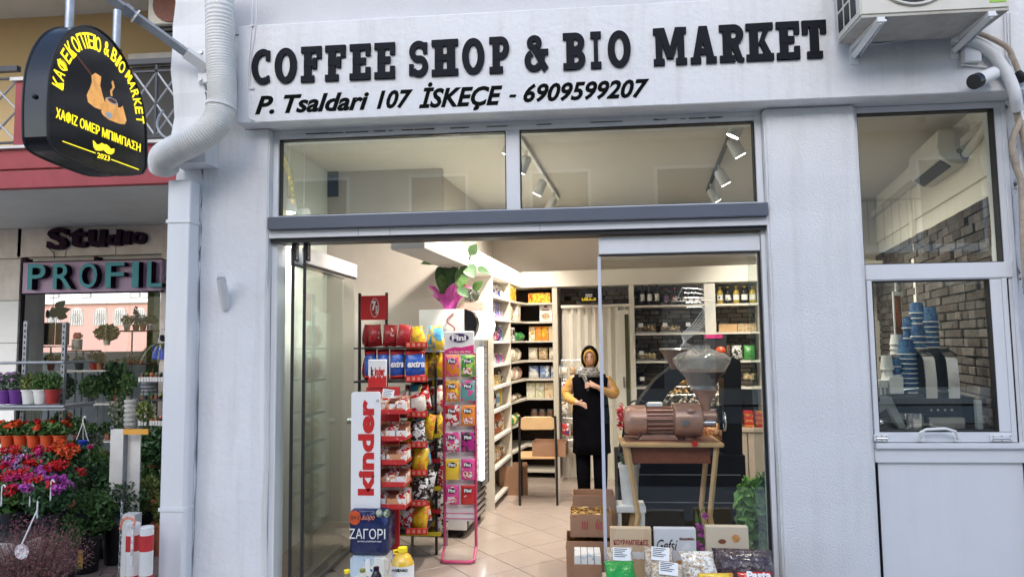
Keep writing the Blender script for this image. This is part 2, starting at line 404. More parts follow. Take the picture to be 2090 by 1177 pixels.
cr = MB()
for k in range(26):
    x = random.uniform(-1.9, .9); L = random.uniform(.02, .14); cr.box(x, x+L, .052, .0585, 3.046, 3.0485+random.uniform(0, .003))
P('paint_crack', cr, m['black']).__setitem__('kind', 'stuff')
# fascia letters
LB = [('C', 510.9, 549.4), ('O', 558.9, 603.9), ('F', 612.8, 654.5), ('F', 662.2, 703.8), ('E', 712.5, 755), ('E', 763.3, 805.2), ('S', 834.5, 873.2), ('H', 882.4, 933), ('O', 942.7, 988.7), ('P', 998.7, 1039.8), ('&', 1070.8, 1119.5), ('B', 1149.8, 1195.5), ('I', 1206.2, 1230.5), ('O', 1241.5, 1288.7), ('M', 1335.2, 1403.2), ('A', 1410.9, 1464), ('R', 1470.8, 1520.3), ('K', 1527.5, 1581.2), ('E', 1587.7, 1634.9), ('T', 1641, 1690.3)]
let = thing('shop_sign_lettering', 'raised black slab letters COFFEE SHOP & BIO MARKET across the white fascia', 'sign lettering', (0, -.12, 3.33), world=True)
S_ = .16  # stroke fractions
def arc(cx, cz, rx, rz, a0, a1, n=14): return [(cx+rx*math.cos(R(a0+(a1-a0)*i/n)), cz+rz*math.sin(R(a0+(a1-a0)*i/n))) for i in range(n+1)]
def stroke2d(mb, pts, wx, wz, y0, y1, W):
    # ribbon of horizontal half-width wx (m) and vertical half-width wz along a poly-line given in metres
    n = len(pts); L = []; Rr = []
    for i in range(n):
        a = pts[max(i-1, 0)]; b = pts[min(i+1, n-1)]; t = Vector((b[0]-a[0], b[1]-a[1])).normalized(); nn = Vector((-t.y, t.x))
        L.append((pts[i][0]+nn.x*wx, pts[i][1]+nn.y*wz)); Rr.append((pts[i][0]-nn.x*wx, pts[i][1]-nn.y*wz))
    vs = []; fs = []
    for i in range(n): vs += [(L[i][0], y0, L[i][1]), (Rr[i][0], y0, Rr[i][1]), (L[i][0], y1, L[i][1]), (Rr[i][0], y1, Rr[i][1])]
    for i in range(n-1):
        a = 4*i; b = a+4
        fs += [(a, a+1, b+1, b), (a+2, b+2, b+3, a+3), (a, b, b+2, a+2), (a+1, a+3, b+3, b+1)]
    fs += [(0, 2, 3, 1), (4*n-4, 4*n-3, 4*n-1, 4*n-2)]
    mb.add(vs, fs)
def slab(ch, x0, x1, z0, z1, yb=-.12, th=.014):
    W = x1-x0; H = z1-z0; mb = MB(); k = [0]
    def yf(): k[0] += 1; return yb-th-.0004*k[0]
    st = min(.062, W*.36); h = .042*H/.235
    def bx(a0, a1, b0, b1): mb.box(x0+W*a0, x0+W*a1, yf(), yb, z0+H*b0, z0+H*b1)
    def bm_(xa, xb, za, zb): mb.box(xa, xb, yf(), yb, za, zb)
    def poly(pts): mb.prism([(x0+W*a, z0+H*b) for a, b in pts], yf(), yb)
    def stem(a, wd=st): bm_(x0+a, x0+a+wd, z0, z1)
    def strk(pts, ww=st/2, wh=h/2*1.1): stroke2d(mb, pts, ww, wh, yf(), yb, W)
    ser = .02
    def foot(a, wd=st, b=True, t=True):
        if b: bm_(x0+a-ser, x0+a+wd+ser, z0, z0+h)
        if t: bm_(x0+a-ser, x0+a+wd+ser, z1-h, z1)
    if ch in 'CO':
        cx, cz = (x0+x1)/2, (z0+z1)/2
        if ch == 'O': strk(arc(cx, cz, W/2-st*.42, H/2-h*.5, 0, 360, 40), st*.42, h*.5)
        else:
            strk(arc(cx+W*.12, cz, W/2-st*.42+W*.1, H/2-h*.5, 62, 298, 26), st*.42, h*.5)
            bm_(x1-st*.62, x1-.002, z0+H*.66, z1-h*.3); 
            strk([(x1-st*.5, z0+H*.13), (x1-.004, z0+H*.16)], .01, h*.5)
    elif ch == 'I': stem(ser); foot(ser)
    elif ch in 'EF':
        stem(ser); foot(ser); bm_(x0, x1, z1-h, z1); bm_(x1-.032, x1, z1-H*.34, z1)
        bm_(x0+ser, x0+W*.78, z0+H*.43, z0+H*.43+h); bm_(x0+W*.78-.028, x0+W*.78, z0+H*.37, z0+H*.43+h*1.35) if ch == 'F' else None
        if ch == 'E': bm_(x0, x1, z0, z0+h); bm_(x1-.032, x1, z0, z0+H*.34)
    elif ch == 'T':
        a = W/2-st/2; stem(a); bm_(x0, x1, z1-h, z1); bm_(x0, x0+.034, z1-H*.36, z1); bm_(x1-.034, x1, z1-H*.36, z1); foot(a, t=False)
    elif ch == 'H':
        s2 = st*.92; stem(ser*.7, s2); foot(ser*.7, s2); stem(W-s2-ser*.7, s2); foot(W-s2-ser*.7, s2); bm_(x0+ser, x1-ser, z0+H*.41, z0+H*.41+h)
    elif ch in 'PRB':
        stem(ser); foot(ser, b=(ch != 'B'), t=False)
        bm_(x0, x0+W*.6, z1-h, z1)
        lo = .38 if ch == 'P' else .45
        strk([(x0+W*.45, z1-h/2)] + arc(x1-st*.42-W*.26 if ch != 'B' else x1-st*.42-W*.3, z0+H*(1+lo)/2, W*(.26 if ch != 'B' else .27), H*(1-lo)/2-h/2, 90, -90, 14) + [(x0+W*.3, z0+H*lo+h/2)], st*.42, h*.5)
        if ch == 'B':
            bm_(x0, x0+W*.6, z0, z0+h)
            strk([(x0+W*.3, z0+H*.55-h/2)] + arc(x1-st*.42-W*.28, z0+H*.275, W*.28, H*.275-h/2, 90, -90, 14) + [(x0+W*.4, z0+h/2)], st*.42, h*.5)
        if ch == 'R':
            poly([(.42, .5), (.74, .5), (.93, .1), (1, .1), (1, 0), (.82, -.01), (.7, .04), (.62, .2)])
    elif ch == 'K':
        s2 = st*.92; stem(ser*.7, s2); foot(ser*.7, s2)
        poly([(.42, .42), (.66, .9), (.9, .9), (.6, .46)]); poly([(.44, .5), (.6, .62), (.96, .1), (.68, .1)])
        bx(.55, 1, 1-.18, 1); bx(.55, 1, 0, .18)
    elif ch == 'A':
        poly([(.08, .1), (.34, 1), (.64, 1), (.34, .1)]); poly([(.36, 1), (.66, 1), (.92, .1), (.64, .1)]); poly([(.25, .24), (.75, .24), (.7, .4), (.3, .4)])
        bx(0, .4, 0, .17); bx(.6, 1, 0, .17)
    elif ch == 'M':
        bx(.07, .27, 0, 1); bx(.73, .93, 0, 1); bx(0, .3, .83, 1); bx(.7, 1, .83, 1); bx(0, .33, 0, .17); bx(.67, 1, 0, .17)
        poly([(.12, 1), (.34, 1), (.6, .17), (.4, .17)]); poly([(.66, 1), (.88, 1), (.6, .17), (.4, .17)])
    elif ch == 'S':
        cx = (x0+x1)/2
        strk(arc(cx, z0+H*.7, W/2-st*.42, H*.3-h/2, 30, 250, 16) + arc(cx, z0+H*.3, W/2-st*.42, H*.3-h/2, 70, -150, 16), st*.42, h*.52)
        bm_(x1-.026-.006, x1-.006, z0+H*.64, z0+H*.95); bm_(x0, x0+.028, z0+H*.05, z0+H*.36)
    elif ch == '&':
        strk(arc(x0+W*.42, z0+H*.78, W*.2, H*.22-h*.5, -60, 250, 22), st*.32, h*.45)
        strk(arc(x0+W*.4, z0+H*.3, W*.4-st*.35, H*.3-h*.45, 110, 330, 16), st*.36, h*.48)
        poly([(.22, .7), (.44, .74), (1, .1), (.8, -.03)]); poly([(.66, .2), (.78, .12), (.9, .5), (.74, .5)]); bx(.6, 1, .45, .6)
    return mb
for ch, a, b in LB:
    X0 = at(a, 172-(a-511)*.042, -.14).x; X1 = at(b, 172-(b-511)*.042, -.14).x
    slab(ch, X0, X1, 3.328, 3.563).build('letter', m['navy'], let)
adr = thing('address_lettering', 'thin black italic address and phone number under the big raised letters', 'sign lettering', (0, -.122, 3.13), world=True)
for s, a, b, zlo, zhi in [('P.', 521, 560, 0, 1), ('Tsaldari', 579, 753, 0, 1), ('107', 769, 843, 0, 1), ('İSKEÇE', 855, 1026, -.28, 1.32), ('-', 1039, 1054, .32, .46), ('6909599207', 1068, 1326, 0, 1)]:
    X0 = at(a, 215-(a-520)*.037, -.121).x; X1 = at(b, 215-(b-520)*.037, -.121).x
    text('letters', s, rect(X0, X1, 3.133+.121*zlo, 3.133+.121*zhi, -.1235, -.119), m['ink'], adr, bold=.03, shear=.3)

# ------------------------------------------------------------------ frames and windows of the facade
FR = .06
tr = thing('transom_window', 'wide two pane window in white aluminium above the glass doors', 'window', (0, FR, 2.5), world=True)
def frame(name, par, x0, x1, z0, z1, w_, y0=FR, y1=.14, wt=None, wb=None, mat=None):
    wt = w_ if wt is None else wt; wb = w_ if wb is None else wb
    mb = MB(); mb.box(x0, x0+w_, y0, y1, z0, z1); mb.box(x1-w_, x1, y0, y1, z0, z1)
    mb.box(x0+w_, x1-w_, y0+.001, y1, z1-wt, z1); mb.box(x0+w_, x1-w_, y0+.001, y1, z0, z0+wb)
    return mb.build(name, mat or m['alu'], par, bevel=.003)
frame('frame', tr, -1.985, 1.205, 2.46, 3.052, .04, wt=.03)
P('mullion', MB().box(-.415, -.325, FR+.002, .14, 2.5, 3.022), m['alu'], tr, bevel=.003)
for x0, x1 in ((-1.945, -.415), (-.325, 1.165)):
    frame('gasket', tr, x0, x1, 2.5, 3.022, .007, .075, .13, mat=m['black'])
    P('pane', MB().box(x0+.007, x1-.007, .1, .108, 2.507, 3.015), m['glassT'], tr)
aw = thing('awning_band', 'dark slate grey metal band running between transom and doors', 'fascia band', (0, -.02, 2.4), world=True)
P('cover', MB().box(-1.975, 1.202, -.03, FR-.004, 2.395, 2.478), m['band'], aw, bevel=.004)
P('lower_rail', MB().box(-1.98, 1.204, .01, FR-.004, 2.345, 2.392), m['alu'], aw)
for x in (-1.38, -1.17, -.2): P('joint', MB().box(x, x+.002, .008, .02, 2.347, 2.39), m['band'], aw)
P('track', MB().box(-1.975, 1.2, .03, .18, 2.316, 2.343), m['black'], aw)
P('post', MB().box(-1.985, -1.945, .06, .2, 0.03, 2.34), m['alu'], fac, bevel=.004)
P('post', MB().box(1.206-.03, 1.205, .06, .2, 0.03, 2.34), m['alu'], fac, bevel=.004)
# fixed glass leaf right
lf = thing('fixed_glass_leaf', 'right frameless glass door leaf with wide white top rail before the coffee grinder', 'glass door', (.69, .1, .03), world=True)
P('top_rail', MB().box(.172, 1.172, .075, .125, 2.195, 2.306), m['alu'], lf, bevel=.003)
P('seal', MB().box(.172, 1.172, .08, .12, 2.183, 2.194), m['black'], lf)
P('glass', MB().box(.18, 1.172, .094, .104, .15, 2.183), m['glass'], lf)
P('edge_strip', MB().box(.162, .182, .085, .113, .15, 2.183), M('pale_edge_strip', (.6, .62, .72), .3, coat=.4), lf)
P('edge_strip', MB().box(1.16, 1.172, .085, .113, .15, 2.183), m['black'], lf)
P('bottom_rail', MB().box(.172, 1.172, .075, .125, .04, .15), m['alu'], lf, bevel=.003)
P('glass_edge', MB().box(1.1, 1.15, .11, .116, .15, 2.183), m['glassG'], lf)
# folded leaves left (turned inward)
def leafpair(x0, y0, L, ang, label, names):
    t = thing('folding_glass_leaf', label, 'glass door', (x0, y0, .03), -0.)
    t.rotation_euler = (0, 0, ang)
    MB().box(.0, L, -.02, .02, 2.155, 2.262).build('top_rail', m['alu'], t, bevel=.003)
    MB().box(.0, L, -.015, .015, 2.143, 2.154).build('seal', m['black'], t)
    MB().box(.012, L-.004, -.005, .005, .03, 2.143).build('glass', m['glassG'], t)
    MB().box(.0, L, -.008, .008, .005, .03).build('bottom_rail', m['steel'], t)
    MB().box(-.006, .006, -.009, .009, .03, 2.3).build('hinge_seal', m['black'], t)
    MB().box(-.026, .026, -.03, -.016, 2.17, 2.30).build('hinge', m['blackgloss'], t, bevel=.004)
    for q in (2.19, 2.28):
        for s in (-.018, .018): MB().lathe([(.004, -.033), (.004, -.028)], (s, 0, q), 8, axis='y').build('screw', m['chrome'], t)
    return t
a1 = math.atan2(.62, .42)
l1 = leafpair(-1.856, .11, 1.05, R(91), 'outer folded glass leaf nearest the left pillar', 0)
L_ = 1.05
l2 = leafpair(-1.776, .11, 1.05, R(90), 'inner folded glass leaf with round chrome knob', 0)
MB().lathe([(.025, -.045), (.025, -.01), (.012, -.005), (.012, .005), (.025, .01), (.025, .045)], (L_-.02, 0, 1.0), 16, axis='y').build('knob', m['chrome'], l2, smooth=True)
# service window right
sw_ = thing('service_window', 'tall white framed window with serving hatch over a white panel', 'window', (2.2, .06, 0), world=True)
frame('frame', sw_, 1.757, 2.665, 0, 3.078, .03, FR, .16, wt=.038, wb=.05)
P('frame_inner', MB().box(2.6, 2.634, FR+.006, .15, .98, 3.04), m['alu'], sw_)
P('mid_rail', MB().box(1.787, 2.635, FR-.01, .15, 1.995, 2.088), m['alu'], sw_, bevel=.003)
frame('gasket', sw_, 1.787, 2.6, 2.088, 3.04, .007, .07, .13, mat=m['black'])
P('pane', MB().box(1.794, 2.593, .1, .108, 2.095, 3.033), m['glassT'], sw_)
P('gap', MB().box(2.606, 2.612, FR+.002, .12, .98, 1.99), m['black'], sw_)
sash = frame('sash', sw_, 1.79, 2.595, 1.02, 1.992, .028, FR-.012, .11, wt=.004, wb=.058)
P('sash_stile', MB().box(2.5, 2.566, FR-.01, .1, 1.08, 1.985), m['alu'], sw_, bevel=.003)
frame('gasket', sw_, 1.818, 2.5, 1.079, 1.986, .007, .05, .1, mat=m['black'])
P('pane', MB().box(1.825, 2.493, .08, .088, 1.086, 1.98), m['glassT'], sw_)
P('sill', MB().box(1.787, 2.635, FR-.035, .16, .985, 1.016), m['alu'], sw_, bevel=.003)
P('lower_rail', MB().box(1.787, 2.635, FR-.01, .15, .9, .983), m['alu'], sw_, bevel=.002)
P('panel', MB().box(1.806, 2.628, FR+.012, .14, .05, .9), m['alu'], sw_)
P('panel_gap', MB().box(2.628, 2.633, FR+.004, .12, .05, .9), m['black'], sw_)
P('panel_gap', MB().box(1.801, 1.806, FR+.008, .12, .05, .9), m['black'], sw_)
hp = [at(1877, 897, .03), at(1879, 882, .0), at(1890, 876, -.01), at(1930, 874, -.01), at(1950, 880, 0), at(1955, 895, .03)]
P('handle', MB().tube([tuple(p) for p in hp], .008, 8), m['white'], sw_, smooth=True)
for x, y in ((1880, 893), (1952, 893)):
    p = at(x, y, .045); P('handle_mount', MB().box(p.x-.015, p.x+.015, .03, .046, p.z-.022, p.z+.015), m['white'], sw_, bevel=.003)
for x0, x1, y in ((1783, 1812, 893), (2020, 2064, 893)):
    a = at(x0, y, .045); b = at(x1, y, .045)
    bo = P('bolt', MB().box(a.x, b.x, .034, .047, a.z-.018, a.z+.02), m['white'], sw_, bevel=.002)
    P('rod', MB().tube([(a.x+.01, .03, a.z), (b.x-.01, .03, a.z)], .004), m['chrome'], bo)
    for k in range(3):
        for s in (-1, 1): P('screw', MB().lathe([(.003, .03), (.003, .034)], (a.x+.012+k*(b.x-a.x-.024)/2, 0, a.z+s*.012), 6, axis='y'), m['chrome'], bo)
for px, py in ((1807, 211), (1996, 202)):
    p = at(px, py, .058); P('screw', MB().lathe([(.004, .054), (.004, .06)], (p.x, 0, p.z), 8, axis='y'), m['dkgrey'], sw_)
# drain spout on the left pillar
sp = at(461, 625, 0); se = at(451, 568, -.11)
t = thing('drain_spout', 'short white pipe stub sticking up out of the left pillar', 'pipe', tuple(sp), world=True)
dv = (se-sp); pts = [sp+dv*k/4 for k in range(5)]
P('pipe', MB().tube([tuple(p) for p in pts], .03, 16, cap=False), m['smooth'], t, smooth='all')
P('bore', MB().tube([tuple(p) for p in pts], [.026]*5, 16, cap=True).tf(Matrix.Translation(dv*-.1)), m['smooth'], t, smooth=True)
P('rim', MB().tube([tuple(se+Vector((.03*math.cos(a*math.pi/10), .012*math.sin(a*math.pi/10)*0, .038*math.sin(a*math.pi/10)))) for a in range(20)], .0035, 6, closed=True), m['smooth'], t)
# ------------------------------------------------------------------ flexible duct
ho = thing('flexible_duct', 'fat ribbed white hose coming down and curling left beside the fascia', 'duct', (-2.25, -.2, 3), world=True)
hpts = [(448, -60), (449, 40), (450, 110), (453, 170), (452, 215), (438, 255), (400, 285), (360, 305), (335, 322), (335, 345)]
cp = []
ys = [-.25, -.25, -.25, -.25, -.26, -.28, -.3, -.27, -.22, -.16]
kp = [at(a, b, y) for (a, b), y in zip(hpts, ys)]
def catmull(K, n=12):
    out = []
    for i in range(len(K)-1):
        p0 = K[max(i-1, 0)]; p1 = K[i]; p2 = K[i+1]; p3 = K[min(i+2, len(K)-1)]
        for j in range(n):
            t_ = j/n; out.append(.5*((2*p1)+(p2-p0)*t_+(2*p0-5*p1+4*p2-p3)*t_*t_+(3*p1-p0-3*p2+p3)*t_**3))
    out.append(K[-1]); return out
path = catmull(kp, 44)
P('hose', MB().tube(path, [.083 + (.0, .0045, .006, .0045)[i % 4] for i in range(len(path))], 24), m['hose'], ho, smooth='all')
i0 = int(44*4.1)
P('tape_joint', MB().tube(path[i0-3:i0+4], .093, 24), m['hose'], ho, smooth='all')
ca_ = thing('wall_cable', 'thin white cable stapled down the left end of the fascia', 'cable', tuple(at(515, 100, -.13)), world=True)
P('cord', MB().tube(catmull([at(516, -20, -.13), at(513, 60, -.126), at(508, 120, -.126), at(505, 180, -.126), at(507, 235, -.126), at(520, 246, -.12), at(548, 255, -.01)], 6), .004, 6), m['smooth'], ca_)
P('cord', MB().tube(catmull([at(524, -20, -.13), at(521, 60, -.126), at(512, 120, -.126), at(509, 180, -.126)], 6), .003, 6), m['smooth'], ca_)
for y in (52, 180): p = at(514, y, -.13); P('clip', MB().box(p.x-.012, p.x+.012, -.132, -.12, p.z-.006, p.z+.006), m['smooth'], ca_)
bc = thing('bracket_cable', 'grey cable loop hanging under the sign bracket by the hose', 'cable', tuple(at(330, 240, -.2)), world=True)
P('cord', MB().tube(catmull([at(334, 225, -.2), at(324, 240, -.2), at(321, 258, -.2), at(330, 275, -.2), at(346, 286, -.2)], 8), .008, 8), m['greymetal'], bc)
P('cord', MB().tube(catmull([at(430, 135, -.18), at(418, 160, -.18), at(415, 180, -.18), at(428, 194, -.2)], 8), .0035, 8), m['white'], bc)
# ------------------------------------------------------------------ projecting sign and bracket
br = thing('sign_bracket', 'grey square steel arm running out from the wall to the hanging sign', 'bracket', tuple(at(424, 140, -.185)), world=True)
A = at(205, -18, -.62); B = at(424, 140, -.185); dn = (B-A)
A2 = A - dn*1.1
mb = MB(); mb.tube([tuple(A2), tuple(B)], .032, 4); P('arm', mb, m['greymetal'], br)
P('wall_plate', MB().box(B.x-.06, B.x+.04, -.2, -.12, B.z-.1, B.z+.12), m['smooth'], br, bevel=.004)
for q in (-.08, .1): P('bolt', MB().lathe([(.01, -.012), (.01, 0)], (B.x-.035, -.2, B.z+q), 8, axis='y'), m['steel'], br)
P('end_cap', MB().tube([tuple(A+dn*.2), tuple(A+dn*.27)], .042, 4), m['steel'], br)
P('tie', MB().tube([tuple(A+dn*.3), tuple(A+dn*.315)], .045, 10), m['white'], br)
P('end_cap', MB().tube([tuple(A+dn*.78), tuple(A+dn*.99)], .044, 4), m['smooth'], br, label='white painted sleeve at the wall end')
SX = -2.45
sg = thing('projecting_sign', 'black hanging lightbox with yellow Greek coffee shop lettering around a coffee pot', 'sign', (SX, -.8, 2.65), world=True)
def sgn(px, py): p = atx(px/2.802, py/2.802, SX); return p.y, p.z
# outline of the face: from zoomed photo coordinates
oz = [(270, 780), (268, 640), (272, 520), (285, 400), (318, 290), (370, 205), (430, 162), (500, 150), (570, 175), (640, 235), (700, 320), (750, 420), (795, 530), (822, 640), (835, 760), (836, 930), (825, 975), (790, 996), (640, 1000), (500, 952), (380, 900), (310, 860), (283, 825)]
ol = [sgn(q.x, q.y) for q in catmull([Vector((a, b)) for a, b in oz+[oz[0]]], 4)[:-1]]
mb = MB(); mb.prism(ol, SX-.12, SX, plane='yz'); P('case', mb, m['blackgloss'], sg, bevel=.004)
rimpts = [(SX+.002, a, b) for a, b in ol]
P('rim', MB().tube(rimpts, .006, 6, closed=True), m['black'], sg)
P('rim', MB().tube([(SX-.122, a, b) for a, b in ol], .006, 6, closed=True), m['black'], sg)
def sface(par, name, poly, mat, e=.0015): return MB().prism([sgn(*q) for q in poly], SX+.0005, SX+e, plane='yz').build(name, mat, par)
def sline(name, a, b, wd, mat):
    return sface(sg, name, [(a[0], a[1]-wd), (b[0], b[1]-wd), (b[0], b[1]+wd), (a[0], a[1]+wd)], mat)
sline('rule', (357, 808), (545, 876), 2.5, m['yelit']); sline('rule', (636, 912), (793, 970), 2.5, m['yelit'])
def stext(name, s, quad, mat, bold=.01):   # quad: tl,tr,br,bl in zoom coords
    tl, tr_, br_, bl = quad
    def fn(a, b, c):
        x = (bl[0]*(1-a)+br_[0]*a)*(1-b)+(tl[0]*(1-a)+tr_[0]*a)*b
        y = (bl[1]*(1-a)+br_[1]*a)*(1-b)+(tl[1]*(1-a)+tr_[1]*a)*b
        p = sgn(x, y); return (SX+.0005+.002*c, p[0], p[1])
    text(name, s, fn, mat, sg, bold=bold)
stext('letters', 'ΧΑΦΙΖ ΟΜΕΡ ΜΠΙΜΠΑΣΗ', ((320, 612), (803, 822), (801, 872), (318, 676)), m['yelit'], .008)
stext('letters', '2023', ((556, 872), (627, 893), (625, 922), (554, 902)), m['yelit'], .0)
arcpts = [(330, 478, 'Κ'), (337, 425, 'Α'), (355, 372, 'Φ'), (378, 322, 'Ε'), (402, 285, 'Κ'), (431, 255, 'Ο'), (461, 238, 'Π'), (491, 233, 'Τ'), (518, 235, 'Ε'), (540, 243, 'Ι'), (561, 256, 'Ο'), (609, 280, '&'), (652, 318, 'B'), (676, 350, 'I'), (696, 385, 'O'), (737, 435, 'M'), (755, 485, 'A'), (772, 535, 'R'), (784, 585, 'K'), (793, 632, 'E'), (800, 685, 'T')]
cxs, cys = 540, 520
inner_h = [(sgn(x, y)) for x, y, c in arcpts]
for i, (x, y, c) in enumerate(arcpts):
    a = inner_h[max(i-1, 0)]; b = inner_h[min(i+1, len(arcpts)-1)]
    tx, tz = b[0]-a[0], b[1]-a[1]; L = math.hypot(tx, tz); tx /= L; tz /= L
    nx, nz = -tz, tx; h_ = .078; wd = {'Ι': .018, 'I': .018, 'M': .042, 'O': .044, 'T': .042, 'Φ': .05}.get(c, .04)
    if i < 4 or i > 14: h_ = .07
    cx_, cz_ = inner_h[i]
    def fn(a_, b_, c_, cx_=cx_, cz_=cz_, tx=tx, tz=tz, nx=nx, nz=nz, wd=wd, h_=h_):
        u_, v_ = (a_-.5)*wd, (b_-.5)*h_
        return (SX+.0005+.002*c_, cx_+tx*u_+nx*v_, cz_+tz*u_+nz*v_)
    text('letter', c, fn, m['yelit'], sg, bold=.012)
cz = sface(sg, 'coffee_pot', [(522, 432), (545, 418), (578, 440), (572, 490), (590, 560), (603, 600), (580, 630), (540, 615), (503, 585), (495, 545), (515, 500), (525, 470)], m['bronzelit'])
sface(sg, 'pot_handle', [(428, 318), (436, 312), (526, 425), (518, 434)], m['brown'], .0022)
sface(sg, 'saucer', [(585, 620), (600, 600), (640, 615), (690, 615), (700, 605), (712, 650), (722, 690), (712, 712), (680, 708), (620, 685), (590, 660), (577, 640)], m['bronzelit'], .002)
sface(sg, 'cup', [(603, 560), (672, 595), (670, 640), (668, 675), (640, 672), (610, 650), (600, 600)], m['bronzelit'], .0026)
sface(sg, 'cup_rim', [(603, 560), (625, 556), (660, 572), (672, 598), (650, 600), (615, 580)], m['white'], .003)
sface(sg, 'coffee', [(612, 563), (630, 562), (658, 577), (664, 592), (648, 594), (620, 578)], m['brown'], .0034)
sface(sg, 'sugar_cube', [(600, 645), (625, 640), (640, 660), (628, 682), (602, 665)], m['white'], .0038)
sface(sg, 'steam', [(633, 550), (628, 520), (643, 500), (636, 470), (645, 462), (655, 500), (640, 525), (642, 552)], m['bronzelit'], .002)
mo = [(530, 803), (540, 812), (550, 826), (565, 828), (580, 818), (593, 826), (606, 826), (620, 838), (632, 852), (652, 850), (650, 872), (634, 884), (612, 878), (592, 858), (575, 862), (548, 860), (535, 842)]
sface(sg, 'moustache', mo, m['yelit'], .003)
for (px, py, Y) in ((141, 60, None), (237, 100, None)):
    p = atx(px, py, SX-.06); z1 = 3.9 if px < 200 else atx(237, 20, SX-.06).z
    MB().tube([(SX-.06, p.y, p.z-.02), (SX-.06, p.y, z1)], .02, 12).build('hanger', m['steel'], sg, smooth=True)
    MB().lathe([(.03, -.01), (.03, .008)], (SX-.06, p.y, p.z-.012), 12).build('collar', m['black'], sg)
p = sgn(290, 560); MB().sphere((SX-.06, min(q[0] for q in ol)-.004, p[1]), .012, 10, 6).build('bolt', m['black'], sg, smooth=True)
# ------------------------------------------------------------------ outdoor AC unit (right), bracket, camera, pipes
ac = thing('outdoor_ac_unit', 'old cream air conditioner box on white brackets above the right window', 'air conditioner', (2.0, -.3, 3.4), world=True)
f0 = at(1757, 30, -.5); f1 = at(2062, 18, -.5); zb = (f0.z+f1.z)/2
ax0, ax1 = f0.x, f1.x
P('casing', MB().box(ax0, ax1, -.5, -.16, zb, zb+.6), m['acw'], ac, bevel=.008, bseg=2)
P('base_tray', MB().box(ax0+.004, ax1-.004, -.496, -.164, zb-.012, zb-.001), m['dirt'], ac)
for k in range(4):
    for j in range(3): P('side_slot', MB().box(ax0-.003, ax0+.002, -.44+.09*j, -.375+.09*j, zb+.04+.13*k, zb+.15+.13*k), m['black'], ac)
fc = (ax0+.26*(ax1-ax0)/.75+.02, -.505, zb+.26)
fan = P('fan_guard', MB(), m['black'], ac) if False else None
P('fan_opening', MB().lathe([(.205, -.003), (.205, .004)], fc, 32, axis='y'), m['black'], ac)
P('fan_ring', MB().tube([(fc[0]+.215*math.cos(a*math.pi/20), -.507, fc[2]+.215*math.sin(a*math.pi/20)) for a in range(40)], .01, 6, closed=True), m['acw'], ac, smooth=True)
g = MB()
for r_ in (.05, .09, .13, .17): g.tube([(fc[0]+r_*math.cos(a*math.pi/14), -.512, fc[2]+r_*math.sin(a*math.pi/14)) for a in range(28)], .0025, 4, closed=True)
for k in range(8): g.tube([(fc[0], -.511, fc[2]), (fc[0]+.21*math.cos(k*math.pi/4), -.511, fc[2]+.21*math.sin(k*math.pi/4))], .0025, 4)
P('fan_guard', g, m['dkgrey'], ac)
p = at(2040, 0, -.502); P('energy_sticker', MB().box(p.x-.05, p.x+.035, -.503, -.5005, p.z-.012, p.z+.1), M('lime_sticker', (.35, .6, .08), .5), ac)
for (xa, ya, xb, yb) in ((1800, 38, 1728, 118), (2022, 30, 1938, 106)):
    t1 = at(xa, ya, -.5); b1 = at(xb, yb, -.13)
    k = thing('ac_bracket', ('left' if xa < 1900 else 'right')+' white angle bracket carrying the cream air conditioner', 'bracket', (b1.x, -.12, b1.z), world=True, group='air conditioner brackets')
    X = (t1.x+b1.x)/2+.02
    P('strut', MB().tube([(X, -.49, zb-.03), (X, -.13, b1.z+.01)], .022, 4), m['white'], k)
    P('strut_lip', MB().tube([(X+.028, -.49, zb-.03), (X+.028, -.13, b1.z+.0)], .008, 4), m['steel'], k)
    P('arm', MB().box(X-.02, X+.02, -.5, -.12, zb-.04, zb-.0135), m['white'], k)
    P('wall_plate', MB().box(X-.022, X+.024, -.128, -.12, b1.z-.04, zb-.04), m['white'], k)
c_ = at(1991, 166, -.22); cb = at(2030, 150, -.12)
cm = thing('security_camera', 'small white bullet camera with black face on the fascia corner', 'camera', (cb.x, -.12, cb.z), world=True)
cd = (cb+Vector((0, -.03, 0))-c_)
P('housing', MB().tube([tuple(c_), tuple(c_+cd*.8)], [.04, .038], 20), m['white'], cm, smooth=True)
P('lens_face', MB().tube([tuple(c_-cd*.08), tuple(c_+cd*.12)], [.044, .044], 20), m['blackgloss'], cm, smooth=True)
P('visor', MB().tube([tuple(c_-cd*.2+Vector((0, 0, .008))), tuple(c_+cd*.6+Vector((0, 0, .008)))], .037, 20, cap=False), m['blackgloss'], cm) if False else None
P('mount', MB().lathe([(.03, -.03), (.03, 0)], (cb.x+.005, -.12, cb.z), 16, axis='y'), m['white'], cm, smooth=True)
jb = at(1978, 115, -.125); k = thing('junction_box', 'small square white electrical box below the right bracket', 'junction box', (jb.x, -.12, jb.z), world=True)
P('box', MB().box(jb.x-.05, jb.x+.05, -.165, -.12, jb.z-.05, jb.z+.05), m['smooth'], k, bevel=.006)
P('conduit', MB().tube([tuple(at(1962, 132, -.14)), tuple(at(2000, 136, -.13)), tuple(at(2015, 138, -.13))], .006, 6), m['smooth'], k)
def pipe(label, pts, r, mat, cat='pipe', seg=10, ribs=False, name='pipe'):
    K = [at(*q) for q in pts]; pth = catmull(K, 14); t = thing(name, label, cat, tuple(K[-1]), world=True)
    rr = [r+(.0018 if (ribs and i % 2) else 0) for i in range(len(pth))]
    P('tube', MB().tube(pth, rr, seg), mat, t, smooth='all'); return t
pipe('thick white painted pipe bundle curving down at the right fascia end', [(1950, 75, -.2), (1985, 85, -.17), (2020, 105, -.16), (2045, 135, -.16), (2062, 165, -.16), (2072, 195, -.15), (2076, 225, -.1)], .032, m['paint'], 'pipe bundle')
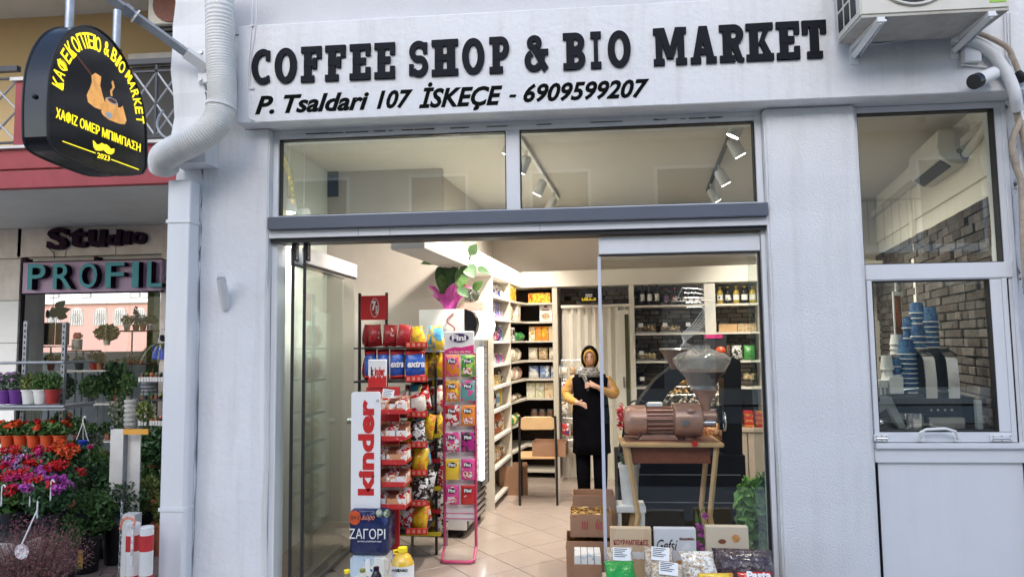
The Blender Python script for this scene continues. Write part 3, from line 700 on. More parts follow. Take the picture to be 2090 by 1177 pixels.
pipe('brown wrapped refrigerant pipe leaving the air conditioner', [(1985, 65, -.22), (2015, 75, -.2), (2055, 97, -.19), (2068, 120, -.18), (2078, 145, -.17)], .015, m['beigepipe'])
pipe('beige corrugated pipe crossing down the chipped right pier', [(2070, 205, -.1), (2078, 240, -.08), (2092, 290, -.06), (2105, 360, -.05)], .018, m['beigepipe'], ribs=True)
pipe('beige corrugated pipe bulging left on the chipped right pier', [(2084, 245, -.1), (2066, 290, -.08), (2072, 335, -.06), (2085, 380, -.05), (2088, 480, -.05), (2096, 600, -.05)], .017, m['beigepipe'], ribs=True)
pipe('black rubber pipe end under the brown wrapped pipe', [(2074, 148, -.15), (2084, 156, -.15), (2088, 166, -.14)], .024, m['black'])
for k in range(3): pipe(('left', 'middle', 'right')[k]+' of three thin white cables beside the air conditioner', [(2050+k*6, 25, -.13), (2052+k*6, 90, -.13), (2056+k*5, 130, -.13)], .004, m['smooth'], 'cable', 6, name='cable')
wc = at(1827, 90, -.1); k = thing('hanging_wire_end', 'loose knotted wire end hanging below the air conditioner', 'wire', (wc.x, -.12, wc.z), world=True)
P('wire', MB().tube(catmull([at(1818, 84, -.13), at(1823, 92, -.13), at(1828, 102, -.13), at(1824, 95, -.13), at(1832, 116, -.13)], 6), .003, 5), m['acw'], k)
P('sag', MB().tube(catmull([at(1740, 85, -.125), at(1790, 90, -.125), at(1860, 80, -.125), at(1930, 75, -.125)], 8), .006, 6), m['smooth'], k)
# ------------------------------------------------------------------ building over the street, seen mirrored in the panes
op = thing('apartment_block', 'cream apartment block with railed balconies across the street', 'building', (0, -12, 0), world=True)
P('wall', MB().box(-9, 12, -16, -12, .12, 8.2), m['oppwall'], op)
for fl in range(2):
    z = 3.6+fl*3.0
    P('balcony_slab', MB().box(-8, 11, -12, -10.9, z-.15, z+.02), m['coping'], op)
    rl = MB(); rl.box(-8, 11, -10.96, -10.92, z+1.0, z+1.04)
    for k in range(115):
        x = -8+k*.166; rl.box(x, x+.016, -10.95, -10.934, z+.02, z+1.0)
    o = P('railing', rl, m['rail'], op); o['kind'] = 'stuff'
    for k in range(6):
        x = -7+k*3.0; wn = P('window', MB().box(x, x+1.5, -12.02, -11.97, z+.05, z+2.2), m['white'], op)
        P('pane', MB().box(x+.08, x+1.42, -11.969, -11.96, z+.12, z+2.12), m['winglassdark'], wn)
for k in range(5):
    x = -7.5+k*3.6; P('shop_window', MB().box(x, x+2.4, -12.02, -11.97, .5, 2.8), m['winglassdark'], op)
# ------------------------------------------------------------------ coffee shop room
room = thing('shop_room', 'warm lit shop room behind the glass with tiled floor and white bulkhead', 'room', (0, 0, 0), world=True)
def ibox(mb, u0, u1, v0, v1, z0, z1, mi=0):
    T = Matrix(((UU.x, VV.x, 0, 0), (UU.y, VV.y, 0, 0), (0, 0, 1, 0), (0, 0, 0, 1)))
    return mb.box(u0, u1, v0, v1, z0, z1, mi, mat=T)
ROT = Matrix.Rotation(-A6, 4, 'Z')
CZ = 3.28
P('floor', MB().add([(-3, .25, .018), (4.6, .25, .018), (4.6, 5.2, .018), (-3, 5.2, .018), (-3, .25, -.01), (4.6, .25, -.01), (4.6, 5.2, -.01), (-3, 5.2, -.01)], [(0, 1, 2, 3), (4, 5, 6, 7), (0, 1, 5, 4), (1, 2, 6, 5), (2, 3, 7, 6), (3, 0, 4, 7)]), m['grout'], room)
TS = .36
tl = MB().box(-TS/2+.003, TS/2-.003, -TS/2+.003, TS/2-.003, .0185, .03).mesh('floor_tile', m['tile'], bevel=.0015)
fl_o = room
ta = R(45)-A6
for i in range(-12, 14):
    for j in range(-12, 14):
        x, y = i*TS, j*TS; X = x*math.cos(ta)-y*math.sin(ta)-.3; Y = x*math.sin(ta)+y*math.cos(ta)+2
        if -1.9 < X < 1.6 and .2 < Y < 4.2 and X+.9*Y > -1.5: inst(tl, 'floor_tile', (X, Y, 0), (0, 0, ta), room)
P('ceiling', MB().box(-2.44, 5.2, .3, 5.6, CZ, CZ+.1), m['ceil'], room)
P('entrance_wall', MB().box(-2.42, -2.3, .3, 1.95, 0, CZ), m['wall_in'], room)
mb = MB(); mb.box(-2.42, -1.2, 1.96, 2.04, 0, CZ); P('entrance_wall', mb, M('beige_entrance_wall', (.42, .37, .33), .8, var=.04), room)
P('left_wall', ibox(MB(), -1.58, -1.48, 1.9, 4.4, 0, CZ), m['tanwall'], room)
P('back_wall', ibox(MB(), -1.6, 4.6, 4.32, 4.42, 0, CZ), m['tanwall'], room)
mb = MB(); ibox(mb, -1.28, -1.035, .2, 4.31, 2.295, 2.475); P('bulkhead', mb, m['bulk'], room, bevel=.004)
mb = MB(); ibox(mb, -1.034, 3.9, 3.88, 4.31, 2.295, 2.485); P('bulkhead', mb, m['bulk'], room, bevel=.004)
# right side wall, splayed
ra = R(11.7); rdir = Vector((math.sin(ra), math.cos(ra), 0)); rn = Vector((math.cos(ra), -math.sin(ra), 0)); r0 = Vector((2.8, .3, 0))
def rw(s, off, z): return tuple(r0+rdir*s-rn*off+Vector((0, 0, z)))     # off = distance in front of the wall
def rbox(mb, s0, s1, o0, o1, z0, z1, mi=0):
    vs = [rw(s, o, z) for s in (s0, s1) for o in (o0, o1) for z in (z0, z1)]
    return mb.add(vs, [(0, 1, 3, 2), (4, 6, 7, 5), (0, 4, 5, 1), (2, 3, 7, 6), (0, 2, 6, 4), (1, 5, 7, 3)], mi)
P('right_wall', rbox(MB(), -.1, 4.9, -.1, 0, 0, CZ), m['bulk'], room)
P('right_ledge', rbox(MB(), 0, 4.8, 0, .07, 3.03, 3.09), m['tanwall'], room)
P('right_beam', rbox(MB(), 0, 4.8, 0, .025, 2.74, 3.029), m['bulk'], room)
P('wall_conduit', rbox(MB(), 2.15, 2.24, 0, .04, 1.9, 3.028), m['bulk'], room)
# stone cladding: back wall strips and right wall, every stone a piece
STM = []
for k in range(9):
    mt = (m['stoneA'], m['stoneB'], m['stoneC'])[k % 3]; W_ = (.1, .15, .21)[k//3]; mt = mt if k < 9 else None
    mb = MB(); mb.box(-W_/2, W_/2, -.02-.006*(k % 3), 0, -.024, .024); me = mb.mesh('stone', mt, bevel=.005)
    STM.append((me, W_))
STL = []
for k in range(9):
    W_ = (.1, .15, .21)[k//3]; mt = (m['stoneD'], m['stoneE'], m['stoneF'])[k % 3]
    STL.append((MB().box(-W_/2, W_/2, -.02-.006*(k % 3), 0, -.024, .024).mesh('stone', mt, bevel=.005), W_))
def stones(parent, fn, a0, a1, z0, z1, ang, h=.052, wmul=1., mx=300, skip=None, lib=None):
    n = 0; z = z0+h/2; rest = MB()
    while z < z1-.01:
        a = a0-random.uniform(0, .1)
        while a < a1:
            me, W_ = random.choice(lib or STM); W2 = W_*wmul
            c = a+W2/2
            if c > a0 and c < a1 and not (skip and skip(c, z)) and n < mx:
                inst(me, 'stone', fn(c, z), (0, 0, ang), parent, scale=(wmul*.97, random.uniform(.6, 1.7), h/.052*.96)); n += 1
            elif c > a0 and c < a1 and not (skip and skip(c, z)):
                T_ = Matrix.Translation(fn(c, z)) @ Matrix.Rotation(ang, 4, 'Z') @ Matrix.Diagonal((1, random.uniform(.6, 1.7), h/.052*.96, 1))
                rest.box(-W2*.48, W2*.48, -.026, 0, -.024, .024, random.randrange(3), mat=T_)
            a += W2+.004
        z += h
    if rest.v: rest.build('stones', [m['stoneA'], m['stoneB'], m['stoneC']], parent)['kind'] = 'stuff'
    return n
sp_ = P('stone_panel', ibox(MB(), -.56, 1.75, 4.285, 4.318, .66, 2.294), m['mortar'], room)
sp_['label'] = 'grey stone cladding behind the back shelves'
def fb(a, z): return tuple(I(a, 4.284, z))
n1 = stones(sp_, fb, -.56, 1.75, 1.1, 2.29, -A6, h=.05, wmul=1.15, skip=lambda a, z: a < .27 and z < 2.05, lib=STL)
sp2 = P('stone_panel', rbox(MB(), -.05, 4.6, 0, .02, .7, 2.56), m['mortar'], room)
n2 = stones(sp2, lambda a, z: rw(a, .021, z), 0.0, 4.2, .95, 2.56, -R(90)-ra+R(180)-R(0) if False else math.atan2(rdir.y, rdir.x)+math.pi, h=.068, wmul=1.25, mx=300)
print('stones', n1, n2)
# track lights
trk = []
for ti, (u, vs_) in enumerate(((-.5, (.75, 1.3, 2.2, 3.0)), (1.14, (.65, 1.2, 2.2, 3.0)))):
    t = thing('ceiling_track', ('left' if ti == 0 else 'right')+' thin track on the ceiling carrying white spot lamps', 'light track', tuple(I(u, 2, CZ-.02)), -A6)
    MB().box(-.015, .015, -1.5, 1.4, -.012, .018).build('rail', m['white'] if ti == 0 else m['dkgrey'], t)
    for k, v in enumerate(vs_):
        p = I(u, v, CZ-.05)
        tilt = (-1 if ti == 0 or k == 0 else 1)
        s = thing('spot_lamp', ['front', 'second', 'third', 'rear'][k]+' white spotlight hanging on the '+('left' if ti == 0 else 'right')+' ceiling track', 'spotlight', tuple(p), -A6, 'white spotlights on the ceiling tracks')
        MB().tube([(0, 0, .02), (0, 0, -.04)], .008, 8).build('stem', m['white'], s)
        a = R(28)*tilt; dv_ = Vector((math.sin(a), .15, -math.cos(a))).normalized()
        c0 = Vector((0, 0, -.05)); c1 = c0+dv_*.13
        MB().tube([tuple(c0-dv_*.02), tuple(c0), tuple(c1)], [.03, .045, .05], 16).build('can', m['white'], s, smooth=True)
        MB().tube([tuple(c1), tuple(c1+dv_*.004)], .042, 16).build('lens', m['lamp'], s)
        l = bpy.data.lights.new('spot', 'SPOT'); l.energy = 72; l.color = (1, .92, .81); l.spot_size = R(125); l.spot_blend = .8; l.shadow_soft_size = .06
        lo = bpy.data.objects.new('spot_light', l); COL.objects.link(lo); lo.parent = s; lo.location = c1+dv_*.02
        lo.rotation_euler = dv_.to_track_quat('-Z', 'Y').to_euler()
for k, (px, py, Y) in enumerate(((590, 340, .55), (621, 345, .95))):  # unseen pendants added to brighten the entrance wall behind the folded leaves
    p = at(px, py, Y); t = thing('fill_pendant', ('front', 'rear')[k]+' white pendant lamp on a thin cord, added to light the left entrance', 'pendant lamp', (p.x, Y, 2.62), 0, 'added pendant lamps inside the left door')
    MB().tube([(0, 0, .1), (0, 0, CZ-2.62)], .005, 6).build('cord', m['white'], t)
    MB().lathe([(.05, 0), (.06, .02), (.05, .1), (.01, .12)], seg=18).build('shade', m['white'], t, smooth=True)
    MB().lathe([(.045, -.004), (.045, .002)], seg=18).build('lens', m['lamp'], t)
    l = bpy.data.lights.new('pendant', 'SPOT'); l.energy = 22; l.color = (.95, .97, .9); l.spot_size = R(150); l.spot_blend = .8; l.shadow_soft_size = .08
    lo = bpy.data.objects.new('fill_pendant_light', l); COL.objects.link(lo); lo.parent = t; lo.location = (0, 0, -.03)
# ------------------------------------------------------------------ shelf units
ZS = [2.11, 1.885, 1.655, 1.42, 1.2, .97, .7, .42, .12]
lu = thing('shelf_unit', 'cream corner shelving full of groceries along the left wall', 'shelf unit', (0, 0, 0), world=True)
for v in (2.3, 3.18): P('upright', ibox(MB(), -1.47, -1.035, v, v+.03, 0, 2.293), m['shelf'], lu)
P('upright', ibox(MB(), -.66, -.60, 3.9, 4.3, 0, 2.293), m['shelf'], lu)
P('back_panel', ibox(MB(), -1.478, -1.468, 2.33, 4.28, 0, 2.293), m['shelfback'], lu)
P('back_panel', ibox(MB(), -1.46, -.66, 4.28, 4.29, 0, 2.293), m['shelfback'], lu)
for z in ZS:
    P('shelf', ibox(MB(), -1.465, -1.04, 2.331, 3.179, z-.022, z), m['shelf'], lu)
    T = Matrix(((UU.x, VV.x, 0, 0), (UU.y, VV.y, 0, 0), (0, 0, 1, 0), (0, 0, 0, 1)))
    mb = MB(); mb.prism([(-1.465, 3.211), (-1.06, 3.211), (-.98, 3.9), (-.662, 3.91), (-.662, 4.275), (-1.465, 4.275)], z-.022, z, plane='xy'); mb.tf(T)
    P('shelf', mb, m['shelf'], lu)
    P('price_rail', ibox(MB(), -1.039, -1.034, 2.331, 3.179, z-.024, z+.003), m['white'], lu)
def rbk(u0, u1, zs, label):
    t = thing('shelf_unit', label, 'shelf unit', (0, 0, 0), world=True)
    for u in (u0, u1): P('upright', ibox(MB(), u-.03, u+.03, 3.9, 4.28, .65, 2.293), m['bulk'], t)
    for z in zs: P('shelf', ibox(MB(), u0+.031, u1-.031, 3.92, 4.27, z-.022, z), m['bulk'], t)
    return t
ZE = [2.05, 1.724, 1.4, 1.1]
ue = rbk(.28, 1.14, ZE, 'white shelves of bottles and domed sweets before the stone wall')
uf = rbk(1.2, 1.74, ZE, 'narrow white shelves of oil bottles at the right of the stone wall')
cbn = thing('base_cabinet', 'pale wooden cabinet below the narrow right shelves', 'cabinet', tuple(I(1.2, 3.9)), world=True)
P('top', ibox(MB(), .35, 1.9, 3.75, 4.28, .62, .65), m['palewood'], cbn)
for k in range(4): P('door', ibox(MB(), .36+k*.385, .36+k*.385+.375, 3.77, 3.79, .05, .615), m['palewood'], cbn, bevel=.003)
# accordion door
ad_ = thing('accordion_door', 'white pleated folding door at the back behind the woman', 'door', tuple(I(-.2, 4)), world=True)
for k in range(9):
    u = -.555+k*.09
    mb = MB(); vs = [I(u, 4.0), I(u+.045, 3.94), I(u+.09, 4.0), I(u+.045, 3.955)]
    mb.prism([(q.x, q.y) for q in vs], .03, 2.04, plane='xy'); P('pleat', mb, m['bulk'], ad_)
P('head_rail', ibox(MB(), -.56, .27, 3.93, 4.02, 2.041, 2.075), m['bulk'], ad_)
P('frame', ibox(MB(), .258, .3, 3.9, 4.0, .03, 2.04), m['bulk'], ad_) if False else None
dr = thing('glazed_door', 'narrow olive dark glazed door leaf right of the pleated door', 'door', tuple(I(.25, 3.9)), world=True)
P('leaf', ibox(MB(), .11, .245, 3.92, 3.935, .03, 2.0), m['bulk'], dr)
P('glass', ibox(MB(), .195, .24, 3.915, 3.92, .3, 1.95), M('olive_glass', (.09, .09, .035), .2), dr)
P('handle', ibox(MB(), .165, .178, 3.88, 3.92, 1.1, 1.22), m['chrome'], dr)
# hanging sign under the bulkhead
u_, z_ = inn(1202, 603, 3.86)
hs = thing('hanging_board', 'black scalloped board with gold skyline hanging over the pleated door', 'sign', tuple(I(u_, 3.86, z_)), -A6)
pts = []
for k in range(40):
    a = 2*math.pi*k/40; r_ = 1+.05*math.cos(8*a); pts.append((.115*r_*max(-1, min(1, 1.25*math.cos(a))), .085*r_*max(-1, min(1, 1.25*math.sin(a)))))
MB().prism(pts, -.01, .0).build('board', m['blackgloss'], hs)
for k in range(11): MB().box(-.085+k*.0155, -.085+k*.0155+.012, -.013, -.0105, -.06, -.06+random.uniform(.015, .04)).build('skyline_bar', m['yel'], hs)
for k in range(2): MB().box(-.04, .04, -.013, -.0105, .005-.022*k, .015-.022*k).build('script_line', m['white'], hs)
# ------------------------------------------------------------------ products
PK = {}
def pk(name, cols, **k):
    if name not in PK: PK[name] = MP('print_'+name, cols, **k)
    return PK[name]
W8 = (.75, .75, .72); RD = (.5, .02, .02); OR = (.75, .25, .03); YE = (.8, .55, .04); BL = (.03, .09, .4); GR = (.06, .3, .06); DK = (.02, .015, .015); PU = (.2, .06, .35); PI = (.7, .08, .3); TE = (.1, .35, .33); CR = (.65, .52, .33); BR = (.2, .09, .04); LI = (.45, .35, .6)
def bag_mb(w_, h_, t_, mb=None, off=(0, 0, 0), mi=0, seg=12):
    mb = mb or MB(); rs = []
    for i, (f, tt, ww) in enumerate([(0, .06, .96), (.04, .1, .97), (.14, .75, .93), (.35, 1, .95), (.6, .95, .93), (.82, .6, .92), (.93, .12, .96), (1, .04, .98)]):
        rs.append([(off[0]+w_/2*ww*(abs(math.cos(a))**.7*(1 if math.cos(a) >= 0 else -1)), off[1]+t_/2*tt*math.sin(a)*(1+.15*math.sin(3*a+i)), off[2]+h_*f) for a in [2*math.pi*j/seg for j in range(seg)]])
    return mb.rings(rs, mi)
def bottle_mb(r_, h_, cap=True, mb=None):
    mb = mb or MB()
    mb.lathe([(r_*.9, 0), (r_, h_*.03), (r_, h_*.62), (r_*.75, h_*.74), (r_*.38, h_*.84), (r_*.36, h_*.93)], (0, 0, 0), 12, 0)
    mb.lathe([(r_*.45, h_*.92), (r_*.45, h_)], (0, 0, 0), 10, 1)
    mb.lathe([(r_*1.02, h_*.2), (r_*1.02, h_*.52)], (0, 0, 0), 12, 2)
    return mb
PROTO = {}
def proto(kind, w_, h_, d_, mats):
    key = (kind, w_, h_, d_, tuple(x.name for x in mats))
    if key in PROTO: return PROTO[key]
    if kind == 'box': me = MB().box(-w_/2, w_/2, -d_/2, d_/2, 0, h_).mesh('box', mats[0], bevel=.002)
    elif kind == 'bag': me = bag_mb(w_, h_, d_).mesh('bag', mats[0], smooth='all')
    elif kind == 'bottle': me = bottle_mb(w_/2, h_).mesh('bottle', [mats[0], mats[1], mats[2]], smooth=True)
    elif kind == 'can': me = MB().lathe([(w_*.46, 0), (w_/2, h_*.04), (w_/2, h_*.93), (w_*.44, h_)], seg=12).mesh('can', mats[0], smooth=True)
    elif kind == 'jar':
        mb = MB().lathe([(w_*.45, 0), (w_/2, h_*.05), (w_/2, h_*.75), (w_*.4, h_*.82)], seg=12, mi=0); mb.lathe([(w_*.43, h_*.8), (w_*.43, h_)], seg=12, mi=1)
        me = mb.mesh('jar', [mats[0], mats[1]], smooth=True)
    PROTO[key] = me; return me
def put(kind, dims, mats, where, rz, label, cat, group=None, name=None):
    o = inst(proto(kind, *dims, mats if isinstance(mats, tuple) else (mats,)), name or kind, where, (0, 0, rz)); tag(o, label, cat, group); return o
ORD = ('first', 'second', 'third', 'fourth', 'fifth', 'sixth', 'seventh', 'eighth', 'ninth', 'tenth', 'eleventh', 'last')
def nth(label, k, n, side): return label if n == 1 else label+', '+ORD[k]+' from the '+side
def rowv(kind, dims, mats, v0, n, z, label, cat, gap=.006, u=-1.1, name=None, jit=.012):   # along the left shelf, facing the aisle
    v = v0
    for k in range(n):
        mt = mats[k % len(mats)]; p = I(u-dims[2]/2+random.uniform(-jit, jit), v+dims[0]/2, z+.001)
        put(kind, dims, mt, tuple(p), -A6+R(90)+random.uniform(-.06, .06), nth(label, k, n, 'near end'), cat, label if n > 1 else None, name)
        v += dims[0]+gap
def rowu(kind, dims, mats, u0, n, z, label, cat, gap=.006, v=3.96, name=None, jit=.012, rzj=.06):
    u = u0
    for k in range(n):
        mt = mats[k % len(mats)]; p = I(u+dims[0]/2, v+dims[2]/2+random.uniform(0, jit), z+.001)
        put(kind, dims, mt, tuple(p), -A6+random.uniform(-rzj, rzj), nth(label, k, n, 'left'), cat, label if n > 1 else None, name)
        u += dims[0]+gap
a_ = pk('nappy', [W8, W8, PU, W8, BL], scale=7); b_ = pk('teal', [TE, (.3, .5, .45), W8, LI], scale=16); c2 = pk('lilac', [LI, W8, PU, (.2, .3, .6), TE], scale=22)
d2 = pk('pink', [PI, PI, W8, PU], scale=10); e2 = pk('green', [GR, (.3, .6, .2), W8, GR], scale=14)
f2 = pk('redbox', [RD, W8, RD, BL], scale=18); g2 = pk('yellowcan', [YE, OR, W8, YE, BR], scale=28); h2 = pk('bluebox', [BL, (.15, .4, .6), W8], scale=20)
o1 = pk('orange', [OR, YE, W8, OR, BR], scale=22); bi = pk('biscuit', [RD, OR, YE, OR, DK], scale=14); ce = pk('cereal', [(.72, .66, .56), CR, W8, BR, CR], scale=16)
pa = pk('pasta', [CR, (.75, .65, .42), W8, CR, (.4, .25, .12)], scale=45, rough=.2, bump=.4); wb = pk('whiteblue', [W8, W8, (.2, .3, .55), W8], scale=12, bump=.3)
dkp = pk('blackwhite', [DK, DK, W8, DK, W8], scale=20); rb = pk('greenbag', [GR, (.02, .15, .04), GR, (.3, .5, .2)], scale=16, bump=.3)
crb = pk('creambox', [CR, (.72, .68, .55), (.5, .5, .3), W8], scale=18); teb = pk('terrabox', [(.4, .16, .08), CR, (.3, .3, .2)], scale=18)
nut = pk('nuts', [BR, CR, (.35, .2, .1), CR], scale=60, bump=.5); jarm = pk('jarm', [DK, BR, (.1, .1, .1), (.3, .3, .28)], scale=20)
# left wall unit, top to bottom
rowv('bag', (.2, .17, .14), [a_], 2.34, 3, 2.11, 'white and purple nappy pack on the top left shelf', 'pack', name='nappy_pack')
rowv('bag', (.16, .16, .12), [pk('navybag', [BL, W8, BL], scale=9)], 2.98, 1, 2.11, 'navy and white pack at the far end of the top shelf', 'pack', name='nappy_pack')
rowv('bottle', (.06, .17, .06), [(m['potwhite'], h2, h2)], 2.34, 1, 1.885, 'white bottle with blue label on the second left shelf', 'bottle')
rowv('box', (.1, .2, .13), [b_], 2.5, 1, 1.885, 'large teal box standing among lilac boxes on the shelf', 'box')
rowv('box', (.055, .17, .1), [c2], 2.62, 6, 1.885, 'slim lilac and blue box standing on the second shelf', 'box', name='carton')
rowv('box', (.05, .1, .06), [pk('purple', [PU, LI, PU], scale=30)], 3.02, 2, 1.885, 'small purple box at the end of the second shelf', 'box', name='carton')
rowv('bottle', (.06, .16, .06), [(e2, m['potwhite'], e2)], 2.34, 2, 1.655, 'green detergent bottle on the third left shelf', 'bottle')
rowv('box', (.2, .2, .12), [d2], 2.47, 1, 1.655, 'pink and white pack on the third left shelf', 'pack', name='pack')
rowv('bag', (.13, .12, .1), [pk('pinkwhite', [W8, PI, W8, TE], scale=16)], 2.7, 2, 1.655, 'pink and white bag beside the big pink pack', 'bag')
rowv('box', (.07, .17, .08), [f2], 2.34, 2, 1.42, 'red box at the near end of the fourth shelf', 'box', name='carton')
rowv('bottle', (.05, .1, .05), [(h2, m['potred'], h2), (c2, m['potwhite'], c2), (d2, m['potwhite'], d2)], 2.52, 9, 1.42, 'small bright coloured bottle on the fourth shelf', 'bottle', gap=.012)
rowv('can', (.075, .15, .075), [g2], 2.34, 2, 1.2, 'tall yellow and orange can on the fifth shelf', 'can')
rowv('can', (.07, .1, .07), [g2, pk('yellowcan2', [YE, W8, YE, OR], scale=30)], 2.53, 6, 1.2, 'short yellow snack tub on the fifth shelf', 'tub', name='tub')
rowv('bottle', (.075, .22, .075), [(pk('oily', [YE, CR, YE], scale=8), m['yel'], g2)], 2.34, 2, .97, 'yellow oil bottle on the drinks shelf', 'bottle')
rowv('bottle', (.07, .2, .07), [(m['blackgloss'], m['red'], f2)], 2.52, 3, .97, 'dark cola bottle with red label on the drinks shelf', 'bottle')
rowv('bottle', (.065, .2, .065), [(pk('paleg', [(.4, .6, .4), W8, (.3, .5, .3)], scale=10), M('greencap', (.02, .35, .1)), h2)], 2.76, 2, .97, 'clear green capped bottle on the drinks shelf', 'bottle')
rowv('can', (.07, .19, .07), [pk('yg', [(.45, .55, .02), YE, (.45, .55, .02)], scale=12)], 3.0, 1, .97, 'yellow green carton at the end of the drinks shelf', 'carton', name='carton')
for k in range(2):
    rowv('bottle', (.058, .24, .058), [(M('sauce_%d' % k, ((.5, .12, .02), (.55, .3, .02))[k], .3), M('scap_%d' % k, (.75, .3, .03)), pk('dl', [DK, BR, W8, DK], scale=20))], 2.34+k*.007, 10 if k == 0 else 0, .7, 'orange sauce bottle with dark label on the lower shelf', 'bottle', gap=.007)
rowv('bottle', (.07, .24, .07), [(o1, M('greencap2', (.02, .3, .1)), o1)], 3.02, 2, .7, 'taller juice bottle with green cap behind the sauces', 'bottle')
rowv('box', (.26, .1, .2), [m['cardboard']], 2.36, 3, .42, 'low open cardboard tray on the bottom left shelf', 'tray', name='tray')
rowv('box', (.06, .14, .09), [c2, b_, d2], 2.34, 3, 1.885-.229, 'small mixed toiletry box behind the detergent', 'box', u=-1.2)
rowv('bottle', (.06, .17, .06), [(c2, m['potwhite'], c2), (h2, m['potwhite'], h2)], 2.98, 2, 1.655, 'pastel bottle at the far end of the third shelf', 'bottle')
rowv('bag', (.12, .13, .08), [dkp, nut], 2.98, 2, 1.2, 'dark snack bag at the far end of the fifth shelf', 'bag')
rowv('box', (.06, .15, .09), [f2, o1, h2], 2.36, 12, 1.42, 'mixed small carton at the rear of the fourth shelf', 'box', u=-1.24, name='carton')
rowv('box', (.06, .17, .09), [g2, f2, o1], 2.36, 12, 1.2, 'mixed small carton at the rear of the fifth shelf', 'box', u=-1.24, name='carton')
rowv('bag', (.16, .13, .12), [nut, pa, o1], 2.36, 5, .43, 'brown snack bag in the cardboard trays', 'bag', u=-1.08)
# corner
rowv('box', (.2, .17, .08), [bi], 3.25, 2, 2.11, 'red and orange biscuit carton in the corner top shelf', 'box', u=-1.06, name='biscuit_box')
rowu('box', (.27, .12, .1), [bi], -.96, 1, 2.11, 'wide biscuit multipack lying on the corner top shelf', 'box', name='biscuit_box')
rowv('bag', (.11, .19, .06), [dkp, nut], 3.24, 3, 1.885, 'dark patterned coffee bag in the corner shelf', 'bag', u=-1.06)
rowv('box', (.15, .21, .07), [ce], 3.6, 1, 1.885, 'muesli box turned sideways in the corner', 'box', u=-1.02, name='cereal_box')
for u0 in (-.83,):
    t = thing('cereal_box', 'white muesli box with a bowl picture beside the upright', 'box', tuple(I(u0+.08, 4.0, 1.887)), -A6)
    MB().box(-.075, .075, -.03, .03, 0, .2).build('carton', pk('cerw', [(.75, .7, .6), W8, (.7, .66, .55)], scale=6), t)
    MB().lathe([(.05, -.004), (.05, 0)], (.0, -.03, .06), 20, axis='y', sx=1, sy=.75).build('bowl_picture', nut, t)
    MB().box(-.045, .045, -.034, -.0305, .13, .145).build('title_bar', m['brown'], t)
    MB().box(-.02, .02, -.034, -.0305, .165, .19).build('title_bar', m['brown'], t)
rowv('box', (.05, .15, .1), [dkp], 3.24, 4, 1.655, 'black and white striped pack leaning in the corner', 'pack', u=-1.04, name='pack')
rowv('bag', (.14, .1, .1), [rb], 3.62, 2, 1.655, 'green bag lying in the corner of the third shelf', 'bag', u=-1.0)
rowu('box', (.075, .17, .07), [o1, pk('or2', [BR, OR, CR], scale=22), pk('or3', [OR, OR, YE, W8], scale=12), pk('or4', [YE, CR, BL], scale=22)], -.96, 4, 1.655, 'orange printed carton on the third back shelf', 'carton', name='carton')
rowv('bag', (.15, .15, .1), [pa], 3.25, 4, 1.42, 'clear bag of pasta in the corner', 'bag', u=-1.03)
rowu('bag', (.12, .15, .09), [pa, nut, pa], -.98, 3, 1.42, 'clear bag of nuts and pasta on the fourth back shelf', 'bag')
rowv('bag', (.15, .15, .1), [pa, pk('pinknut', [CR, (.6, .35, .25), W8], scale=50, bump=.3)], 3.25, 4, 1.2, 'bag of pale sweets in the corner', 'bag', u=-1.03)
rowu('bag', (.13, .15, .08), [wb], -.98, 3, 1.2, 'white and blue bag on the fifth back shelf', 'bag')
rowv('bag', (.12, .07, .1), [nut, dkp], 3.25, 5, .97, 'small brown bag on the sixth corner shelf', 'bag', u=-1.03)
rowu('box', (.105, .18, .07), [crb, crb, teb], -1.0, 3, .97, 'cream printed box on the sixth back shelf', 'box', name='carton', rzj=.01)
rowv('bag', (.12, .12, .1), [rb, o1], 3.25, 4, .7, 'green and orange bag on the seventh corner shelf', 'bag', u=-1.03)
rowu('jar', (.09, .13, .09), [(jarm, m['silver'])], -.96, 3, .7, 'dark jar with metal lid behind the chair back', 'jar')
# right shelves
bt = (M('dark_wine_glass', (.015, .012, .012), .12), m['dkgrey'], pk('wlab', [DK, W8, DK], scale=20))
rowu('bottle', (.055, .26, .055), [bt], .38, 3, 2.05, 'tall dark bottle at the left of the top stone shelf', 'bottle', gap=.03)
rowu('bottle', (.05, .2, .05), [(bt[0], m['red'], f2)], .66, 2, 2.05, 'dark bottle with red label on the top stone shelf', 'bottle', gap=.05)
rowu('bottle', (.05, .17, .05), [bt], .8, 5, 2.05, 'small dark bottle on the top stone shelf', 'bottle', gap=.02)
rowu('bottle', (.07, .2, .07), [(pk('olive', [(.25, .17, .02), (.4, .28, .03), (.2, .12, .02)], scale=6), m['yel'], bt[2]), (bt[0], m['yel'], bt[2])], 1.26, 5, 2.05, 'golden oil bottle on the narrow top shelf', 'bottle', gap=.02)
def dome(u, z, w_, label, fill, h_=.13, cat='sweet box'):
    t = thing('covered_tray', label, cat, tuple(I(u, 4.02, z+.001)), -A6)
    MB().box(-w_/2, w_/2, -.09, .1, 0, .02).build('tray', m['silver'], t)
    f_ = MB()
    for k in range(70): f_.sphere((random.uniform(-w_/2+.02, w_/2-.02), random.uniform(-.07, .08), .025+random.uniform(0, h_*.4)), random.uniform(.01, .02), 6, 4)
    o = f_.build('sweets', fill, t); o['kind'] = 'stuff'
    MB().prism([(-w_/2, .02), (w_/2, .02), (w_/2*.86, h_), (-w_/2*.86, h_)], -.092, .1).build('cover', m['clear'], t)
    MB().box(-w_*.35, -w_*.35+.05, -.1, -.094, h_*.55, h_*.9).build('price_card', m['white'], t)
